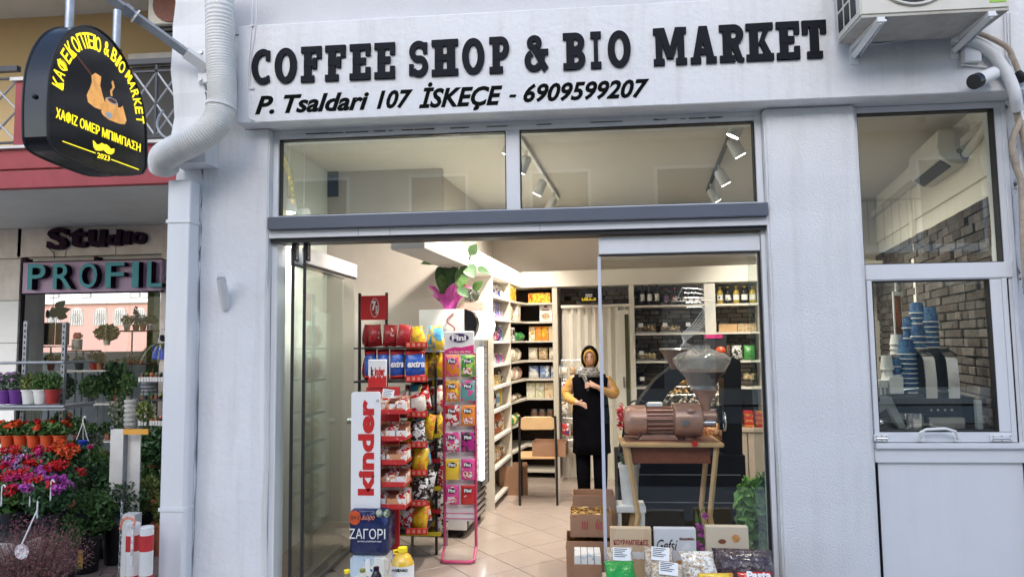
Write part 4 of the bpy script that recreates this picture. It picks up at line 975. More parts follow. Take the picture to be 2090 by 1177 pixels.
for zi, z in enumerate(ZE[1:]):
    zn = ('upper', 'middle', 'lower')[zi]
    for k, u in enumerate((.44, .72, .98)):
        dome(u, z, .24, 'clear covered sweet tray, %s one on the %s stone shelf' % (('left', 'centre', 'right')[k], zn), [nut, pk('palesweet', [(.6, .58, .52), CR, W8], scale=60), pk('choc', [BR, DK, CR], scale=50)][(k+zi) % 3])
rowu('box', (.2, .09, .12), [m['wood'], nut], 1.27, 2, 1.724, 'low wicker basket on the narrow right shelf', 'basket', name='basket')
rowu('bag', (.13, .17, .1), [jarm, dkp, pk('grn', [DK, GR, (.3, .3, .28)], scale=30, bump=.4)], 1.26, 3, 1.4, 'clear bag of dark berries on the narrow right shelf', 'bag')
for k in range(2):
    t = thing('glass_bowl', ('left', 'right')[k]+' glass goblet of yellow sweets on the narrow right shelf', 'bowl', tuple(I(1.36+k*.22, 4.02, 1.101)), -A6, 'glass goblets of sweets')
    MB().lathe([(.04, 0), (.01, .02), (.01, .05), (.08, .1), (.085, .15), (.04, .19), (.01, .2)], seg=16).build('goblet', m['clear'], t, smooth=True)
    f_ = MB(); [f_.sphere((random.uniform(-.05, .05), random.uniform(-.05, .05), .09+random.uniform(0, .05)), .015, 6, 4) for _ in range(40)]
    o = f_.build('sweets', pk('ysw', [YE, CR, (.5, .5, .1)], scale=50), t); o['kind'] = 'stuff'
for c in range(4):
    for k in range(6): put('box', (.1, .028, .14), [pk('chocbar', [BR, OR, BR, CR], scale=26), pk('chocbar2', [DK, RD, BR], scale=26)][(c+k) % 2], tuple(I(1.3+c*.125, 3.98, .651+.03*k)), -A6+random.uniform(-.05, .05), 'flat chocolate box, %s from the bottom in the %s stack on the cabinet' % (ORD[k], ORD[c]), 'box', 'chocolate boxes on the cabinet', 'chocolate_box')
# peg rack with bags behind the woman
pr_ = thing('peg_rack', 'wire peg rack of small packets left of the woman', 'rack', tuple(I(-.42, 3.8, 0)), -A6)
for x in (-.13, .15): MB().tube([(x, 0, .03), (x, 0, 1.42)], .006, 6).build('post', m['silver'], pr_)
for z in (.5, .75, .98, 1.2, 1.42): MB().tube([(-.13, 0, z), (.15, 0, z)], .004, 6).build('bar', m['silver'], pr_)
MB().box(-.14, .16, -.16, .05, .44, .46).build('shelf', m['silver'], pr_)
for zi, z in enumerate((1.25, 1.03, .8, .55)):
    for k in range(3):
        p = I(-.42, 3.8)+UU*(-.09+k*.1)-VV*.03
        put('bag', (.085, .14 if zi else .09, .03), [ce, e2, nut, f2, wb, jarm][(zi*3+k*2) % 6], (p.x, p.y, z), -A6, ('%s small packet in the %s row of the wire rack by the woman' % (('left', 'middle', 'right')[k], ('top', 'second', 'third', 'bottom')[zi])), 'packet', 'packets on the peg rack row %d' % zi if False else 'small packets on the wire rack, %s row' % ('top', 'second', 'third', 'bottom')[zi], 'packet')
# ------------------------------------------------------------------ fridge, fini rack, snack racks
fr_ = thing('drinks_fridge', 'tall drinks fridge with curved white lit header at the left of the aisle', 'fridge', tuple(I(-1.23, 1.7, 0)), world=True)
def FB(name, u0, u1, v0, v1, z0, z1, mat, **k): return P(name, ibox(MB(), u0, u1, v0, v1, z0, z1), mat, fr_, **k)
FB('side_panel', -1.46, -1.06, 1.34, 1.36, .1, 1.93, m['white'])
FB('back_panel', -1.47, -1.45, 1.361, 2.05, .1, 1.93, m['white'])
FB('side_panel', -1.449, -1.06, 2.03, 2.05, .1, 1.93, m['white'])
FB('top', -1.45, -1.06, 1.361, 2.029, 1.9, 1.925, m['white'])
FB('door_frame', -1.06, -1.03, 1.34, 1.37, .36, 1.66, m['greymetal'])
FB('light_strip', -1.034, -1.024, 1.76, 1.84, .42, 1.6, m['lightbar'])
FB('door_stile', -1.034, -1.022, 1.85, 2.0, .36, 1.66, m['silver'])
for k in range(24): FB('wire_ridge', -1.0215, -1.018, 1.86, 1.99, .4+.052*k, .412+.052*k, m['greymetal'])
FB('door_frame', -1.06, -1.025, 2.015, 2.05, .36, 1.66, m['black'])
FB('door_glass', -1.045, -1.035, 1.376, 2.014, .36, 1.66, m['glass'])
FB('light_tube', -1.085, -1.06, 1.365, 1.39, .4, 1.62, m['lightbar'])
for z in (.4, .7, 1.0, 1.3): FB('wire_shelf', -1.44, -1.08, 1.4, 2.02, z, z+.015, m['silver'])
FB('kick_box', -1.44, -1.06, 1.362, 2.02, .1, .36, m['dkgrey'])
for k in range(4): FB('vent_slat', -1.058, -1.045, 1.39, 2.02, .13+.055*k, .16+.055*k, m['silver'])
T = Matrix(((UU.x, VV.x, 0, 0), (UU.y, VV.y, 0, 0), (0, 0, 1, 0), (0, 0, 0, 1)))
cur = [(-1.06, 1.67), (-.99, 1.69), (-.96, 1.75), (-.95, 1.8), (-.96, 1.85), (-.99, 1.9), (-1.06, 1.93)]
mb = MB(); mb.prism(cur, 1.42, 2.05); mb.tf(T); P('lit_header', mb, m['lit'], fr_)
mb = MB(); mb.prism(cur, 1.335, 1.418); mb.tf(T); P('header_end', mb, m['blackgloss'], fr_)
for k in range(6):
    for zi in range(4):
        put('can', (.065, .13, .065), [h2, f2, g2, e2][(k+zi) % 4], tuple(I(-1.14, 1.46+.1*k, (.4, .7, 1.0, 1.3)[zi]+.016)), 0, 'drink can behind the fridge glass, %s in line on the %s shelf' % (ORD[k], ('bottom', 'second', 'third', 'top')[zi]), 'can', 'drink cans on the %s fridge shelf' % ('bottom', 'second', 'third', 'top')[zi], 'drink_can')
for u in (-1.4, -1.12):
    for v in (1.42, 1.98): FB('castor', u-.02, u+.02, v-.02, v+.02, .031, .099, m['black'])
# fini rack
YF = .95; mp = 5.25/1400
def FP(px, py, Y=YF): return at(px, py, Y)
b0 = FP(908, 1128); b1 = FP(972, 1128)
fn_ = thing('sweets_rack', 'pink wire floor rack of gummy sweet bags in front of the fridge', 'rack', ((b0.x+b1.x)/2, YF, .03), world=True)
zt = FP(940, 720).z
for x in (b0.x, b1.x): P('post', MB().tube([(x, YF-.12, .05), (x, YF, .12), (x, YF, zt)], .011, 8), m['pinkwire'], fn_, smooth=True)
P('base_bar', MB().tube([(b0.x, YF-.12, .05), (b0.x+.02, YF-.14, .045), (b1.x-.02, YF-.14, .045), (b1.x, YF-.12, .05)], .013, 8), m['pinkwire'], fn_, smooth=True)
P('back_sheet', MB().box(b0.x, b1.x, YF+.01, YF+.02, .3, zt), m['paint'], fn_)
for z in (.32, .36): P('wire', MB().tube([(b0.x, YF, z), (b1.x, YF, z)], .003, 6), m['pinkwire'], fn_)
hx0, hx1 = FP(908, 700).x, FP(969, 700).x; hz0, hz1 = FP(940, 722).z, FP(940, 676).z
hd = P('header_card', MB().box(hx0, hx1, YF-.03, YF-.02, hz0, hz1), m['white'], fn_, bevel=.006)
P('pink_wave', MB().prism([(hx0+.002, hz0+.002), (hx1-.002, hz0+.002), (hx1-.002, hz0+.07), (hx1-.1, hz0+.05), (hx0+.08, hz0+.055), (hx0+.002, hz0+.03)], YF-.0325, YF-.0305), m['fpink'], hd)
def oval(cx, cz_, rx, rz, y, e=.002): return MB().prism([(cx+rx*math.cos(a*math.pi/12), cz_+rz*math.sin(a*math.pi/12)) for a in range(24)], y-e, y)
mid = (hx0+hx1)/2
P('logo_oval', oval(mid, hz1-.05, .075, .034, YF-.033), m['plum'] if False else M('fini_purple', (.05, .015, .12), .4), hd)
text('logo', 'Fini', rect(mid-.055, mid+.055, hz1-.072, hz1-.026, -.038+YF, YF-.035), m['white'], hd, bold=.04)
text('slogan', "it's fun, it's Fini", rect(mid-.075, mid+.085, hz0+.008, hz0+.024, YF-.036, YF-.034), m['white'], hd, bold=.02)
FB_ = [(725, 768, (OR, YE, YE, PI), (W8, GR, (.4, .6, .1))), (776, 818, (OR, OR, YE), (TE, (.05, .35, .5), PI)), (826, 868, (RD, RD, W8), (OR, GR, OR)), (880, 921, (PI, PI, W8), ((.4, .02, .2), PI, DK)), (935, 978, (YE, GR, YE), (PI, YE, PI)), (988, 1028, (PI, W8, PI), (RD, OR, RD))]
rows_n = ('top', 'second', 'third', 'fourth', 'fifth', 'lowest')
cn = [('yellow and orange', 'bright green'), ('orange', 'turquoise'), ('red', 'orange and green'), ('pink', 'dark magenta'), ('yellow green', 'pink and yellow'), ('pink and white', 'red orange')]
for r_i, (y0, y1, ca1, ca2) in enumerate(FB_):
    for ci, cc in enumerate((ca1, ca2)):
        px = 924+ci*32; c = FP(px, y1, YF-.03); top = FP(px, y0, YF-.03).z
        base = cc[0] if ci == 0 else cc[1] if r_i == 0 else cc[0]
        t = thing('sweet_bag', '%s bag of gummy sweets, %s row of the pink rack' % (cn[r_i][ci], rows_n[r_i]), 'sweet bag', (c.x, YF-.045, c.z), R(random.uniform(-5, 5)), 'gummy sweet bags on the pink rack')
        hh = top-c.z
        bag_mb(.112, hh, .03).build('bag', MP('gummy_%d_%d' % (r_i, ci), [base, base, cc[-1], W8], 22, .25, bump=.2), t, smooth='all')
        oval(0, hh*.73, .036, .02, -.017).build('logo_oval', M('oval_%d%d' % (r_i, ci), (.02, .01, .03), .4), t)
        text('logo', 'Fini', rect(-.027, .027, hh*.73-.011, hh*.73+.013, -.0215, -.0195), m['white'], t, bold=.04)
        MB().box(-.035, .035, -.0165, -.0155, hh*.12, hh*.42).build('sweet_picture', MP('gpic_%d_%d' % (r_i, ci), [cc[-1], W8, RD, YE], 60, .3), t) if (r_i+ci) % 2 else None
# 7days rack
Y7 = .72
def Q(px, py, Y): return at(px, py, Y)
l0, l1_ = Q(734, 700, Y7).x, Q(872, 700, Y7).x
rk = thing('snack_rack', 'black wire snack rack with red header panel by the door', 'rack', ((l0+l1_)/2, Y7, .03), world=True)
for x in (l0, Q(789, 640, Y7).x): P('post', MB().box(x-.009, x+.009, Y7-.01, Y7+.01, .03, Q(740, 598, Y7).z), m['black'], rk)
P('post', MB().box(l1_-.009, l1_+.009, Y7+.3, Y7+.32, .03, 1.45), m['black'], rk)
h0 = Q(738, 653, Y7); h1 = Q(790, 603, Y7)
hp_ = P('header_panel', MB().box(h0.x, h1.x, Y7-.022, Y7-.012, h0.z, h1.z), m['red'], rk)
mx_, mz_ = (h0.x+h1.x)/2+.01, (h0.z+h1.z)/2
P('logo_ring', oval(mx_, mz_, .032, .07, Y7-.024, .001), m['white'], hp_); P('logo_disc', oval(mx_, mz_, .029, .066, Y7-.0255, .001), M('logo_red', (.35, .02, .01), .4), hp_)
text('numeral', '7', rect(mx_-.02, mx_+.01, mz_-.02, mz_+.05, Y7-.029, Y7-.027), m['white'], hp_, bold=.05)
text('letters', 'DAYS', lambda a, b, c: (mx_+.008+.016*(1-b)-.0, Y7-.027-.002*c, mz_-.045+.06*a), m['white'], hp_, bold=.03)
SH7 = [(708, 'red croissant bag'), (775, 'blue chips bag'), (845, ''), (905, ''), (960, ''), (1020, ''), (1075, '')]
for y, _ in SH7:
    z = Q(800, y, Y7).z
    P('wire_shelf', MB().box(l0, l1_, Y7-.14, Y7+.28, z-.012, z), m['black'], rk)
    xs = Q(828, y, Y7-.16).x; x1s = Q(872, y, Y7-.16).x
    ps = P('price_strip', MB().box(xs, x1s, Y7-.16, Y7-.145, z-.005, z+.035), m['red'], rk)
    for k in range(4): P('price_card', MB().box(xs+.01+k*.038, xs+.03+k*.038, Y7-.163, Y7-.1605, z+.004, z+.028), m['fsalmon'], ps)
redm = MP('red_croissant', [(.3, .01, .015), (.36, .015, .02), (.25, .01, .01), (.6, .5, .45)], 17, .3, bump=.3)
for ti, y in enumerate((708, 775, 845, 905, 960, 1020, 1075)):
    z = Q(800, y, Y7).z
    for k in range(2):
        c = 'rbwygnd'[(ti*2+k*3) % 7]
        o = inst(proto('bag', .12, .17, .08, ({'r': redm}.get(c, bluem if c == 'b' else redm),)) if ti < 2 else proto('bag', .12, .16, .08, (MP('side_bag_%d_%d' % (ti, k), [((.6, .05, .03), (.7, .5, .05), (.1, .3, .5), (.2, .4, .1), (.6, .6, .55))[(ti+k*2) % 5], (.6, .3, .1), (.6, .58, .5), (.4, .03, .03)], 20, .3),)), 'side_bag', (l0+.05, Y7+.05+.15*k, z+.002), (0, 0, R(80+10*k)))
        tag(o, 'snack bag facing the folded door, %s one on %s tier of black rack' % (('near', 'far')[k], ('top', 'second', 'third', 'fourth', 'fifth', 'sixth', 'lowest')[ti]), 'snack bag', 'snack bags facing the folded door')
for k, (px, t_) in enumerate(((767, 'left'), (795, 'centre'), (822, 'right'))):
    z = Q(px, 707, Y7).z; p = Q(px, 707, Y7-.05)
    o = bag_mb(.105, .16, .07).build('croissant_bag', redm, None, smooth='all'); o.location = (p.x, Y7-.05, z+.001); o.rotation_euler = (R(-4), R((-6, 3, 8)[k]), R(15)); tag(o, t_+' dark red bag on the top tier of the snack rack', 'snack bag', 'dark red bags on the snack rack')
bluem = MP('blue_chips', [(.02, .09, .4), (.02, .09, .42), (.03, .12, .5), (.02, .08, .35), (.5, .5, .5)], 6, .25, bump=.3)
for k, (px, t_) in enumerate(((757, 'far left'), (783, 'second'), (812, 'third'), (848, 'right hand'))):
    p = Q(px, 773, Y7-.06); t = thing('chips_bag', t_+' blue and red snack bag on the second tier of the rack', 'snack bag', (p.x, Y7-.07, p.z+.002), R((10, 5, 12, 22)[k]), 'blue snack bags on the rack')
    w_ = (.09, .09, .11, .15)[k]; bag_mb(w_, .215, .09).build('bag', bluem, t, smooth='all')
    for z0, z1 in ((.0, .04), (.17, .216)): bag_mb(w_*1.02, z1-z0, .07, off=(0, 0, z0)).build('red_band', m['red'], t, smooth='all')
    if k >= 2: text('logo', 'extra', rect(-w_*.42, w_*.42, .085, .13, -.054, -.05), m['white'], t, bold=.04, shear=.2)
ya = MP('yellow_chips', [YE, (.75, .5, .02), OR, (.3, .4, .05)], 23, .25, bump=.3); wa = MP('white_chips', [W8, (.6, .58, .5), RD, W8], 17, .25, bump=.3); ga = MP('green_chips', [(.15, .35, .05), (.4, .5, .1), YE, (.2, .4, .1)], 19, .25, bump=.3); ba = MP('blue_yellow_chips', [(.05, .25, .55), (.1, .4, .6), YE, W8], 15, .25, bump=.3); bra = MP('brown_chips', [BR, (.4, .2, .06), YE, BR], 23, .25, bump=.3); da = MP('dark_chips', [DK, (.05, .03, .03), W8, RD], 27, .25, bump=.3); ra_ = MP('red_chips', [RD, RD, W8, YE], 23, .25, bump=.3)
cl = {'y': (ya, 'yellow'), 'w': (wa, 'white'), 'g': (ga, 'green'), 'b': (ba, 'blue and yellow'), 'n': (bra, 'brown'), 'd': (da, 'dark'), 'r': (ra_, 'bright red')}
# second snack rack, further in
Y8 = 1.15
s2 = thing('crisps_rack', 'grey snack rack with yellow price strips behind the black rack', 'rack', (Q(870, 900, Y8).x, Y8, .03), world=True)
x0, x1 = Q(835, 900, Y8).x, Q(905, 900, Y8).x
for x in (x0, x1): P('post', MB().box(x-.01, x+.01, Y8+.1, Y8+.12, .03, Q(870, 690, Y8).z), m['greymetal'], s2)
xs = Q(885, 700, Y8-.05).x
P('yellow_strip', MB().box(xs-.012, xs+.018, Y8-.06, Y8-.05, Q(885, 790, Y8).z, Q(885, 705, Y8).z), m['yellowtag'], s2)
P('back_panel', MB().box(x0+.011, x1-.011, Y8+.105, Y8+.115, .1, Q(870, 700, Y8).z), m['dkgrey'], s2)
tiers = [(715, ['g', 'y', 'b', 'b']), (770, ['y', 'y', 'n', 'y']), (835, ['g', 'g', 'w', 'w']), (885, ['d', 'w', 'w', 'n']), (935, ['d', 'n', 'r', 'd']), (990, ['y', 'n', 'd', 'r']), (1035, ['n', 'r', 'y', 'd']), (1080, ['r', 'y', 'n', 'd'])]
tn = ('top', 'second', 'third', 'fourth', 'fifth', 'sixth', 'seventh', 'lowest')
for ti, (y, cs) in enumerate(tiers):
    z = Q(870, y, Y8).z
    P('shelf', MB().box(x0-.05, x1, Y8-.12, Y8+.1, z-.012, z), m['greymetal'], s2)
    if ti > 2: P('yellow_strip', MB().box(x0-.05, x1, Y8-.135, Y8-.121, z-.012, z+.02), m['yellowtag'] if ti % 2 else m['red'], s2)
    for k, c in enumerate(cs):
        px = 842+k*19; p = Q(px, y, Y8-.08)
        o = inst(proto('bag', .11, .19, .07, (cl[c][0],)), 'crisps_bag', (p.x, Y8-.06-.03*(k % 2), z+.002), (R(-6), R(random.uniform(-16, 16)), R(random.uniform(-15, 25))))
        tag(o, '%s crisps bag, %s from left, %s tier of the grey rack' % (cl[c][1], ('first', 'second', 'third', 'fourth')[k], tn[ti]), 'snack bag', 'crisps bags on the grey rack')
# lower tiers of the black rack
for ti, (y, cs) in enumerate([(845, 'gyww'), (905, 'ddwn'), (960, 'rndy'), (1020, 'dnry'), (1075, 'rdry')]):
    z = Q(800, y, Y7).z
    for k in range(3):
        p = Q(838+k*17, y-14, Y7+.1); c = 'wygbndr'[(ti*2+k*3) % 7]
        o = inst(proto('bag', .1, .18, .06, (cl[c][0],)), 'crisps_bag', (p.x, Y7+.06, z+.03), (R(-4), R(random.uniform(-14, 14)), R(random.uniform(-20, 20))))
        tag(o, '%s crisps bag, %s at the back of the %s tier, black rack' % (cl[c][1], ('left', 'middle', 'right')[k], ('third', 'fourth', 'fifth', 'sixth', 'lowest')[ti]), 'snack bag', 'crisps bags on the black rack')
    for k, c in enumerate(cs[ti % 2:]+cs[:ti % 2]):
        p = Q((752, 792, 826, 856)[k], y, Y7-.05)
        o = inst(proto('bag', .12, .17, .08, (cl[c][0],)), 'crisps_bag', (p.x, Y7-.06, z+.002), (R(-5), R(random.uniform(-10, 10)), R(random.uniform(-10, 25))))
        tag(o, '%s crisps bag, %s from left, %s tier of the black rack' % (cl[c][1], ('first', 'second', 'third', 'fourth')[k], ('third', 'fourth', 'fifth', 'sixth', 'lowest')[ti]), 'snack bag', 'crisps bags on the black rack')
# kinder stand
YK = .4
kd = thing('chocolate_stand', 'chocolate bar stand with tall white side sign by the door', 'display stand', (Q(775, 900, YK).x, YK, .03), world=True)
k0 = Q(718, 800, YK-.12); k1 = Q(777, 800, YK-.12); zk1 = Q(748, 799, YK-.12).z; zk0 = Q(748, 1060, YK-.12).z
mb = MB(); rr_ = .02; pts = []
for cx, cz_, a0 in ((k1.x-rr_, zk1-rr_, 0), (k0.x+rr_, zk1-rr_, 90)): pts += [(cx+rr_*math.cos(R(a0+a)), cz_+rr_*math.sin(R(a0+a))) for a in range(0, 91, 15)]
pts += [(k0.x, zk0), (k1.x, zk0)]
sgk = P('tall_sign', MB().prism(pts, YK-.13, YK-.12), m['white'], kd)
kx0, kx1 = Q(731, 900, YK-.13).x, Q(764, 900, YK-.13).x; kz1 = Q(748, 815, YK-.13).z; kz0 = Q(748, 1010, YK-.13).z
text('letters', 'kinder', lambda a, b, c: (kx1-(kx1-kx0)*b, YK-.131-.002*c, kz0+(kz1-kz0)*a), m['red'], sgk, bold=.045)
P('registered_ring', MB().tube([(k1.x-.018+.008*math.cos(a*math.pi/6), YK-.132, zk1-.06+.008*math.sin(a*math.pi/6)) for a in range(12)], .0012, 4, closed=True), m['ink'], sgk)
q0 = Q(752, 790, YK+.1); q1 = Q(790, 733, YK+.1)
hc = P('header_card', MB().box(q0.x, q1.x, YK+.09, YK+.1, q0.z, q1.z), m['white'], kd, bevel=.004)
zz_ = [(q0.x+.001, q0.z+.001), (q1.x-.001, q0.z+.001), (q1.x-.001, q0.z+.085)]
for k in range(6): zz_ += [(q1.x-.012-k*.022, q0.z+.075-.012*(k % 2)), (q1.x-.022-k*.022, q0.z+.085)]
zz_ = [z for z in zz_ if z[0] > q0.x]; zz_.append((q0.x+.001, q0.z+.07))
P('red_wave', MB().prism(zz_, YK+.0875, YK+.0895), m['red'], hc)
W_ = q1.x-q0.x
text('letters', 'k', rect(q0.x+W_*.16, q0.x+W_*.3, q1.z-.115, q1.z-.05, YK+.0865, YK+.0895), m['ink'], hc, bold=.04)
text('letters', 'inder', rect(q0.x+W_*.36, q0.x+W_*.9, q1.z-.115, q1.z-.052, YK+.0865, YK+.0895), m['red'], hc, bold=.04)
P('back_column', MB().box(q0.x-.02, Q(822, 900, YK+.1).x-.03, YK+.11, YK+.14, .03, q0.z), m['redpaint'], kd)
kb = MP('choc_box', [W8, W8, (.6, .3, .15), RD], 14, .4)
for ti, y in enumerate((838, 892, 940, 985, 1030)):
    a = Q(760, y, YK-.08); b = Q(828, y-4, YK-.08)
    tr_ = P('tier', MB().box(a.x, b.x, YK-.1, YK+.1, a.z-.02, a.z), m['red'], kd)
    P('price_rail', MB().box(a.x, b.x, YK-.108, YK-.1005, a.z-.02, a.z+.012), MP('pricerail%d' % ti, [RD, RD, (.7, .4, .4)], 60, .5), tr_)
    for k in range(3):
        x = a.x+.03+.07*k
        t = thing('chocolate_box', 'open white chocolate box, %s on the %s tier of the chocolate stand' % (('left', 'middle', 'right')[k], ('top', 'second', 'third', 'fourth', 'lowest')[ti]), 'box', (x+.03, YK-.02, a.z+.001), R(random.uniform(-4, 4)), 'open boxes of chocolate bars')
        MB().box(-.033, .033, -.07, -.066, 0, .045).box(-.033, .033, .066, .07, 0, .09).box(-.033, -.03, -.066, .066, 0, .06).box(.03, .033, -.066, .066, 0, .06).box(-.033, .033, -.066, .066, 0, .003).build('box', kb, t)
        bm2 = MB()
        for q in range(4): bm2.box(-.027, .027, -.05+.03*q, -.03+.03*q, .004, .05+.008*q)
        bm2.build('bars', [m['brown'], ][0] if (k+ti) % 2 else ra_, t)
pr2 = Q(792, 803, YK-.11); pc_ = thing('price_card', 'white printed card clipped on top of the chocolate stand', 'card', (pr2.x, YK-.11, pr2.z), R(0))
MB().box(-.04, .04, -.002, 0, -.025, .03).build('card', m['white'], pc_).rotation_euler = (R(-20), R(8), 0)
for k in range(4): MB().box(-.032, .03-.01*(k % 2), -.0045, -.0025, .018-.012*k, .021-.012*k).build('print_line', m['ink'], pc_).rotation_euler = (R(-20), R(8), 0)
# water packs
YW = .32
w0 = Q(712, 1120, YW-.1); w1 = Q(792, 1120, YW-.1); wz0 = Q(750, 1133, YW-.1).z; wz1 = Q(750, 1040, YW-.1).z
film = MP('navy_film', [(.012, .02, .08), (.015, .025, .1), (.012, .02, .08), (.03, .05, .16)], 10, .2, bump=.35)
wp = thing('water_pack', 'navy film wrapped water pack with white Greek lettering', 'water pack', ((w0.x+w1.x)/2, YW, wz0), world=True)
hw = (w1.x-w0.x)/2
pack = MB(); rs = []
for z, s_ in ((0, .9), (.03, 1), (.1, .97), (.2, 1), (.28, .96), (wz1-wz0, .85)):
    rs.append([((w0.x+w1.x)/2+hw*s_*a, YW+.1*s_*b, wz0+z) for a, b in ((-1, -.8), (-.85, -1), (-.35, -1.04), (0, -.99), (.35, -1.04), (.85, -1), (1, -.8), (1, .8), (.85, 1), (-.85, 1), (-1, .8))])
P('film', pack.rings(rs), film, wp, smooth='all')
cx = (w0.x+w1.x)/2
text('letters', 'ΖΑΓΟΡΙ', rect(cx-.125, cx+.115, wz0+.11, wz0+.175, YW-.112, YW-.107), m['white'], wp, bold=.0)
text('letters', 'φυσικό μεταλλικό νερό', rect(cx-.07, cx+.09, wz0+.088, wz0+.1, YW-.112, YW-.108), m['white'], wp, bold=.0)
P('offer_disc', oval(cx-.09, wz0+.245, .04, .046, YW-.108, .003), m['potorange'], wp)
text('letters', '5+1', rect(cx-.118, cx-.062, wz0+.23, wz0+.262, YW-.115, YW-.112), m['brown'], wp, bold=.02)
text('letters', 'Δώρο', rect(cx-.045, cx+.045, wz0+.225, wz0+.265, YW-.113, YW-.109), m['fsalmon'], wp, bold=.01, shear=.3)
for k in (0, 1): P('seal_ring', oval(cx+.075+.05*k, wz0+.275, .022, .026, YW-.107, .003), m['leafV'], wp)
wp2 = thing('water_pack', 'blue and clear film water pack under the navy one', 'water pack', (cx, YW, .03), world=True)
P('film', MB().box(cx-hw*.98, cx+hw*.95, YW-.1, YW+.1, .03, wz0-.004), MP('bluefilm', [(.03, .2, .5), W8, (.5, .6, .7), (.05, .3, .6)], 7, .15, bump=.3), wp2, bevel=.02, bseg=3)
P('barcode_card', MB().box(cx-.02, cx+.012, YW-.105, YW-.101, wz0-.1, wz0-.02), m['white'], wp2)
# oil bottle and soft drinks
ob = Q(822, 1177, -.0+.12); ob.z = Q(822, 1177, .12).z; ot = Q(822, 1116, .12).z
t = thing('oil_bottle', 'big handled bottle of sunflower oil with yellow cap', 'oil bottle', (ob.x, .12, .03))
h_ = ot-.03
oil = M('sunflower_oil', (.75, .48, .06), .12, var=.1, coat=.5)
MB().lathe([(.065, 0), (.072, .02), (.072, h_*.25), (.068, h_*.45), (.072, h_*.7), (.05, h_*.84), (.025, h_*.9), (.024, h_*.93)], seg=20).build('bottle', oil, t, smooth=True)
MB().lathe([(.03, h_*.92), (.03, h_)], seg=16).build('cap', m['yel'], t)
MB().tube([(-.024, 0, h_*.95), (-.06, 0, h_*.93), (-.058, 0, h_*.88), (-.03, 0, h_*.87)], .007, 8).build('handle', m['yel'], t, smooth=True)
lb = MB().lathe([(.0725, h_*.3), (.0725, h_*.68)], seg=20, cap=False).build('label', m['white'], t)
text('letters', 'ΗΛΙΕΛΑΙΟ', rect(-.05, .05, h_*.6, h_*.65, -.078, -.072), m['ink'], lb, bold=.02)
for k, (px, py, c, l_) in enumerate(((708, 1162, 'yel', 'yellow capped'), (740, 1160, 'leafC', 'pale green capped'), (768, 1156, 'plum', 'purple capped dark'))):
    p = Q(px, py, -.02); t = thing('drink_bottle', l_+' soft drink bottle in front of the water packs', 'bottle', (p.x, -.02, .03))
    h_ = p.z-.03
    MB().lathe([(.04, 0), (.045, .02), (.045, h_*.6), (.03, h_*.8), (.014, h_*.92)], seg=14).build('bottle', [m['clear'], m['clear'], m['blackgloss']][k], t, smooth=True)
    MB().lathe([(.018, h_*.92), (.018, h_)], seg=12).build('cap', m[c], t)
    MB().lathe([(.046, h_*.35), (.046, h_*.58)], seg=14).build('label', m[('yel', 'leafA', 'plum')[k]], t)
# anthurium on the fridge
def leafmesh(par, base, tip, wid, mat, name='leaf', fold=.25):
    b, t_ = Vector(base), Vector(tip); ax = (t_-b); L = ax.length; ax.normalize()
    side = ax.cross(Vector((0.2, -1, .3))).normalized(); nrm = side.cross(ax)
    prof = [(0, .0), (.05, .35), (.18, .8), (.4, 1), (.65, .8), (.85, .4), (1, .0)]
    vs = []; fs = []
    for i, (f, w_) in enumerate(prof):
        c = b+ax*L*f - nrm*(.12*L*(f**2))
        vs += [c-side*wid*w_/2+nrm*fold*wid*w_*.3, c, c+side*wid*w_/2+nrm*fold*wid*w_*.3]
    for i in range(len(prof)-1):
        a = i*3; fs += [(a, a+1, a+4, a+3), (a+1, a+2, a+5, a+4)]
    return MB().add(vs, fs).build(name, mat, par, smooth='all')
YA = 1.55
an = thing('anthurium', 'anthurium with big dark leaves wrapped in pink film atop the fridge', 'potted plant', tuple(Q(918, 632, YA)), world=True)
pb = Q(918, 632, YA)
mb = MB(); rs = []
for z, r_, wv in ((0, .05, 0), (.06, .07, .1), (.12, .11, .25), (.17, .15, .35)):
    rs.append([(pb.x+r_*(1+wv*math.sin(5*a+z*9))*math.cos(a), pb.y+r_*(1+wv*math.sin(5*a+z*9))*math.sin(a), pb.z+z+wv*.12*math.sin(4*a)) for a in [k*math.pi/14 for k in range(28)]])
P('wrap', mb.rings(rs, cap=False), m['pinkfilm'], an)
P('pot', MB().lathe([(.045, 0), (.06, .1)], (pb.x, pb.y, pb.z), 14), m['potwhite'], an)
P('ribbon', MB().tube(catmull([Q(925, 640, YA-.1), Q(912, 655, YA-.12), Q(928, 672, YA-.12), Q(905, 690, YA-.12)], 6), .006, 6), m['redband'], an)
lv = [((905, 528), (858, 536), 16), ((915, 545), (890, 575), 30), ((930, 545), (918, 580), 26), ((945, 500), (946, 545), 30), ((952, 540), (968, 565), 26), ((945, 545), (938, 590), 24), ((958, 505), (938, 500), 20), ((975, 545), (1000, 558), 13), ((920, 575), (895, 590), 22), ((935, 585), (955, 605), 18), ((948, 500), (955, 520), 22), ((930, 520), (900, 510), 16), ((900, 560), (905, 598), 20), ((965, 590), (985, 575), 16), ((960, 520), (972, 498), 18), ((912, 590), (893, 612), 16)]
st = Q(920, 612, YA)
for (bx_, by_), (tx_, ty_), wd in lv:
    yy = YA-.05+random.uniform(-.08, .08); b = Q(bx_, by_, yy); t_ = Q(tx_, ty_, yy-.05)
    P('stem', MB().tube([tuple(st), tuple((st+b)/2+Vector((0, 0, .02))), tuple(b)], .0035, 5), m['leafA'], an)
    leafmesh(an, b, t_, wd*.005, m['leafB'] if wd % 4 else m['leafA'])
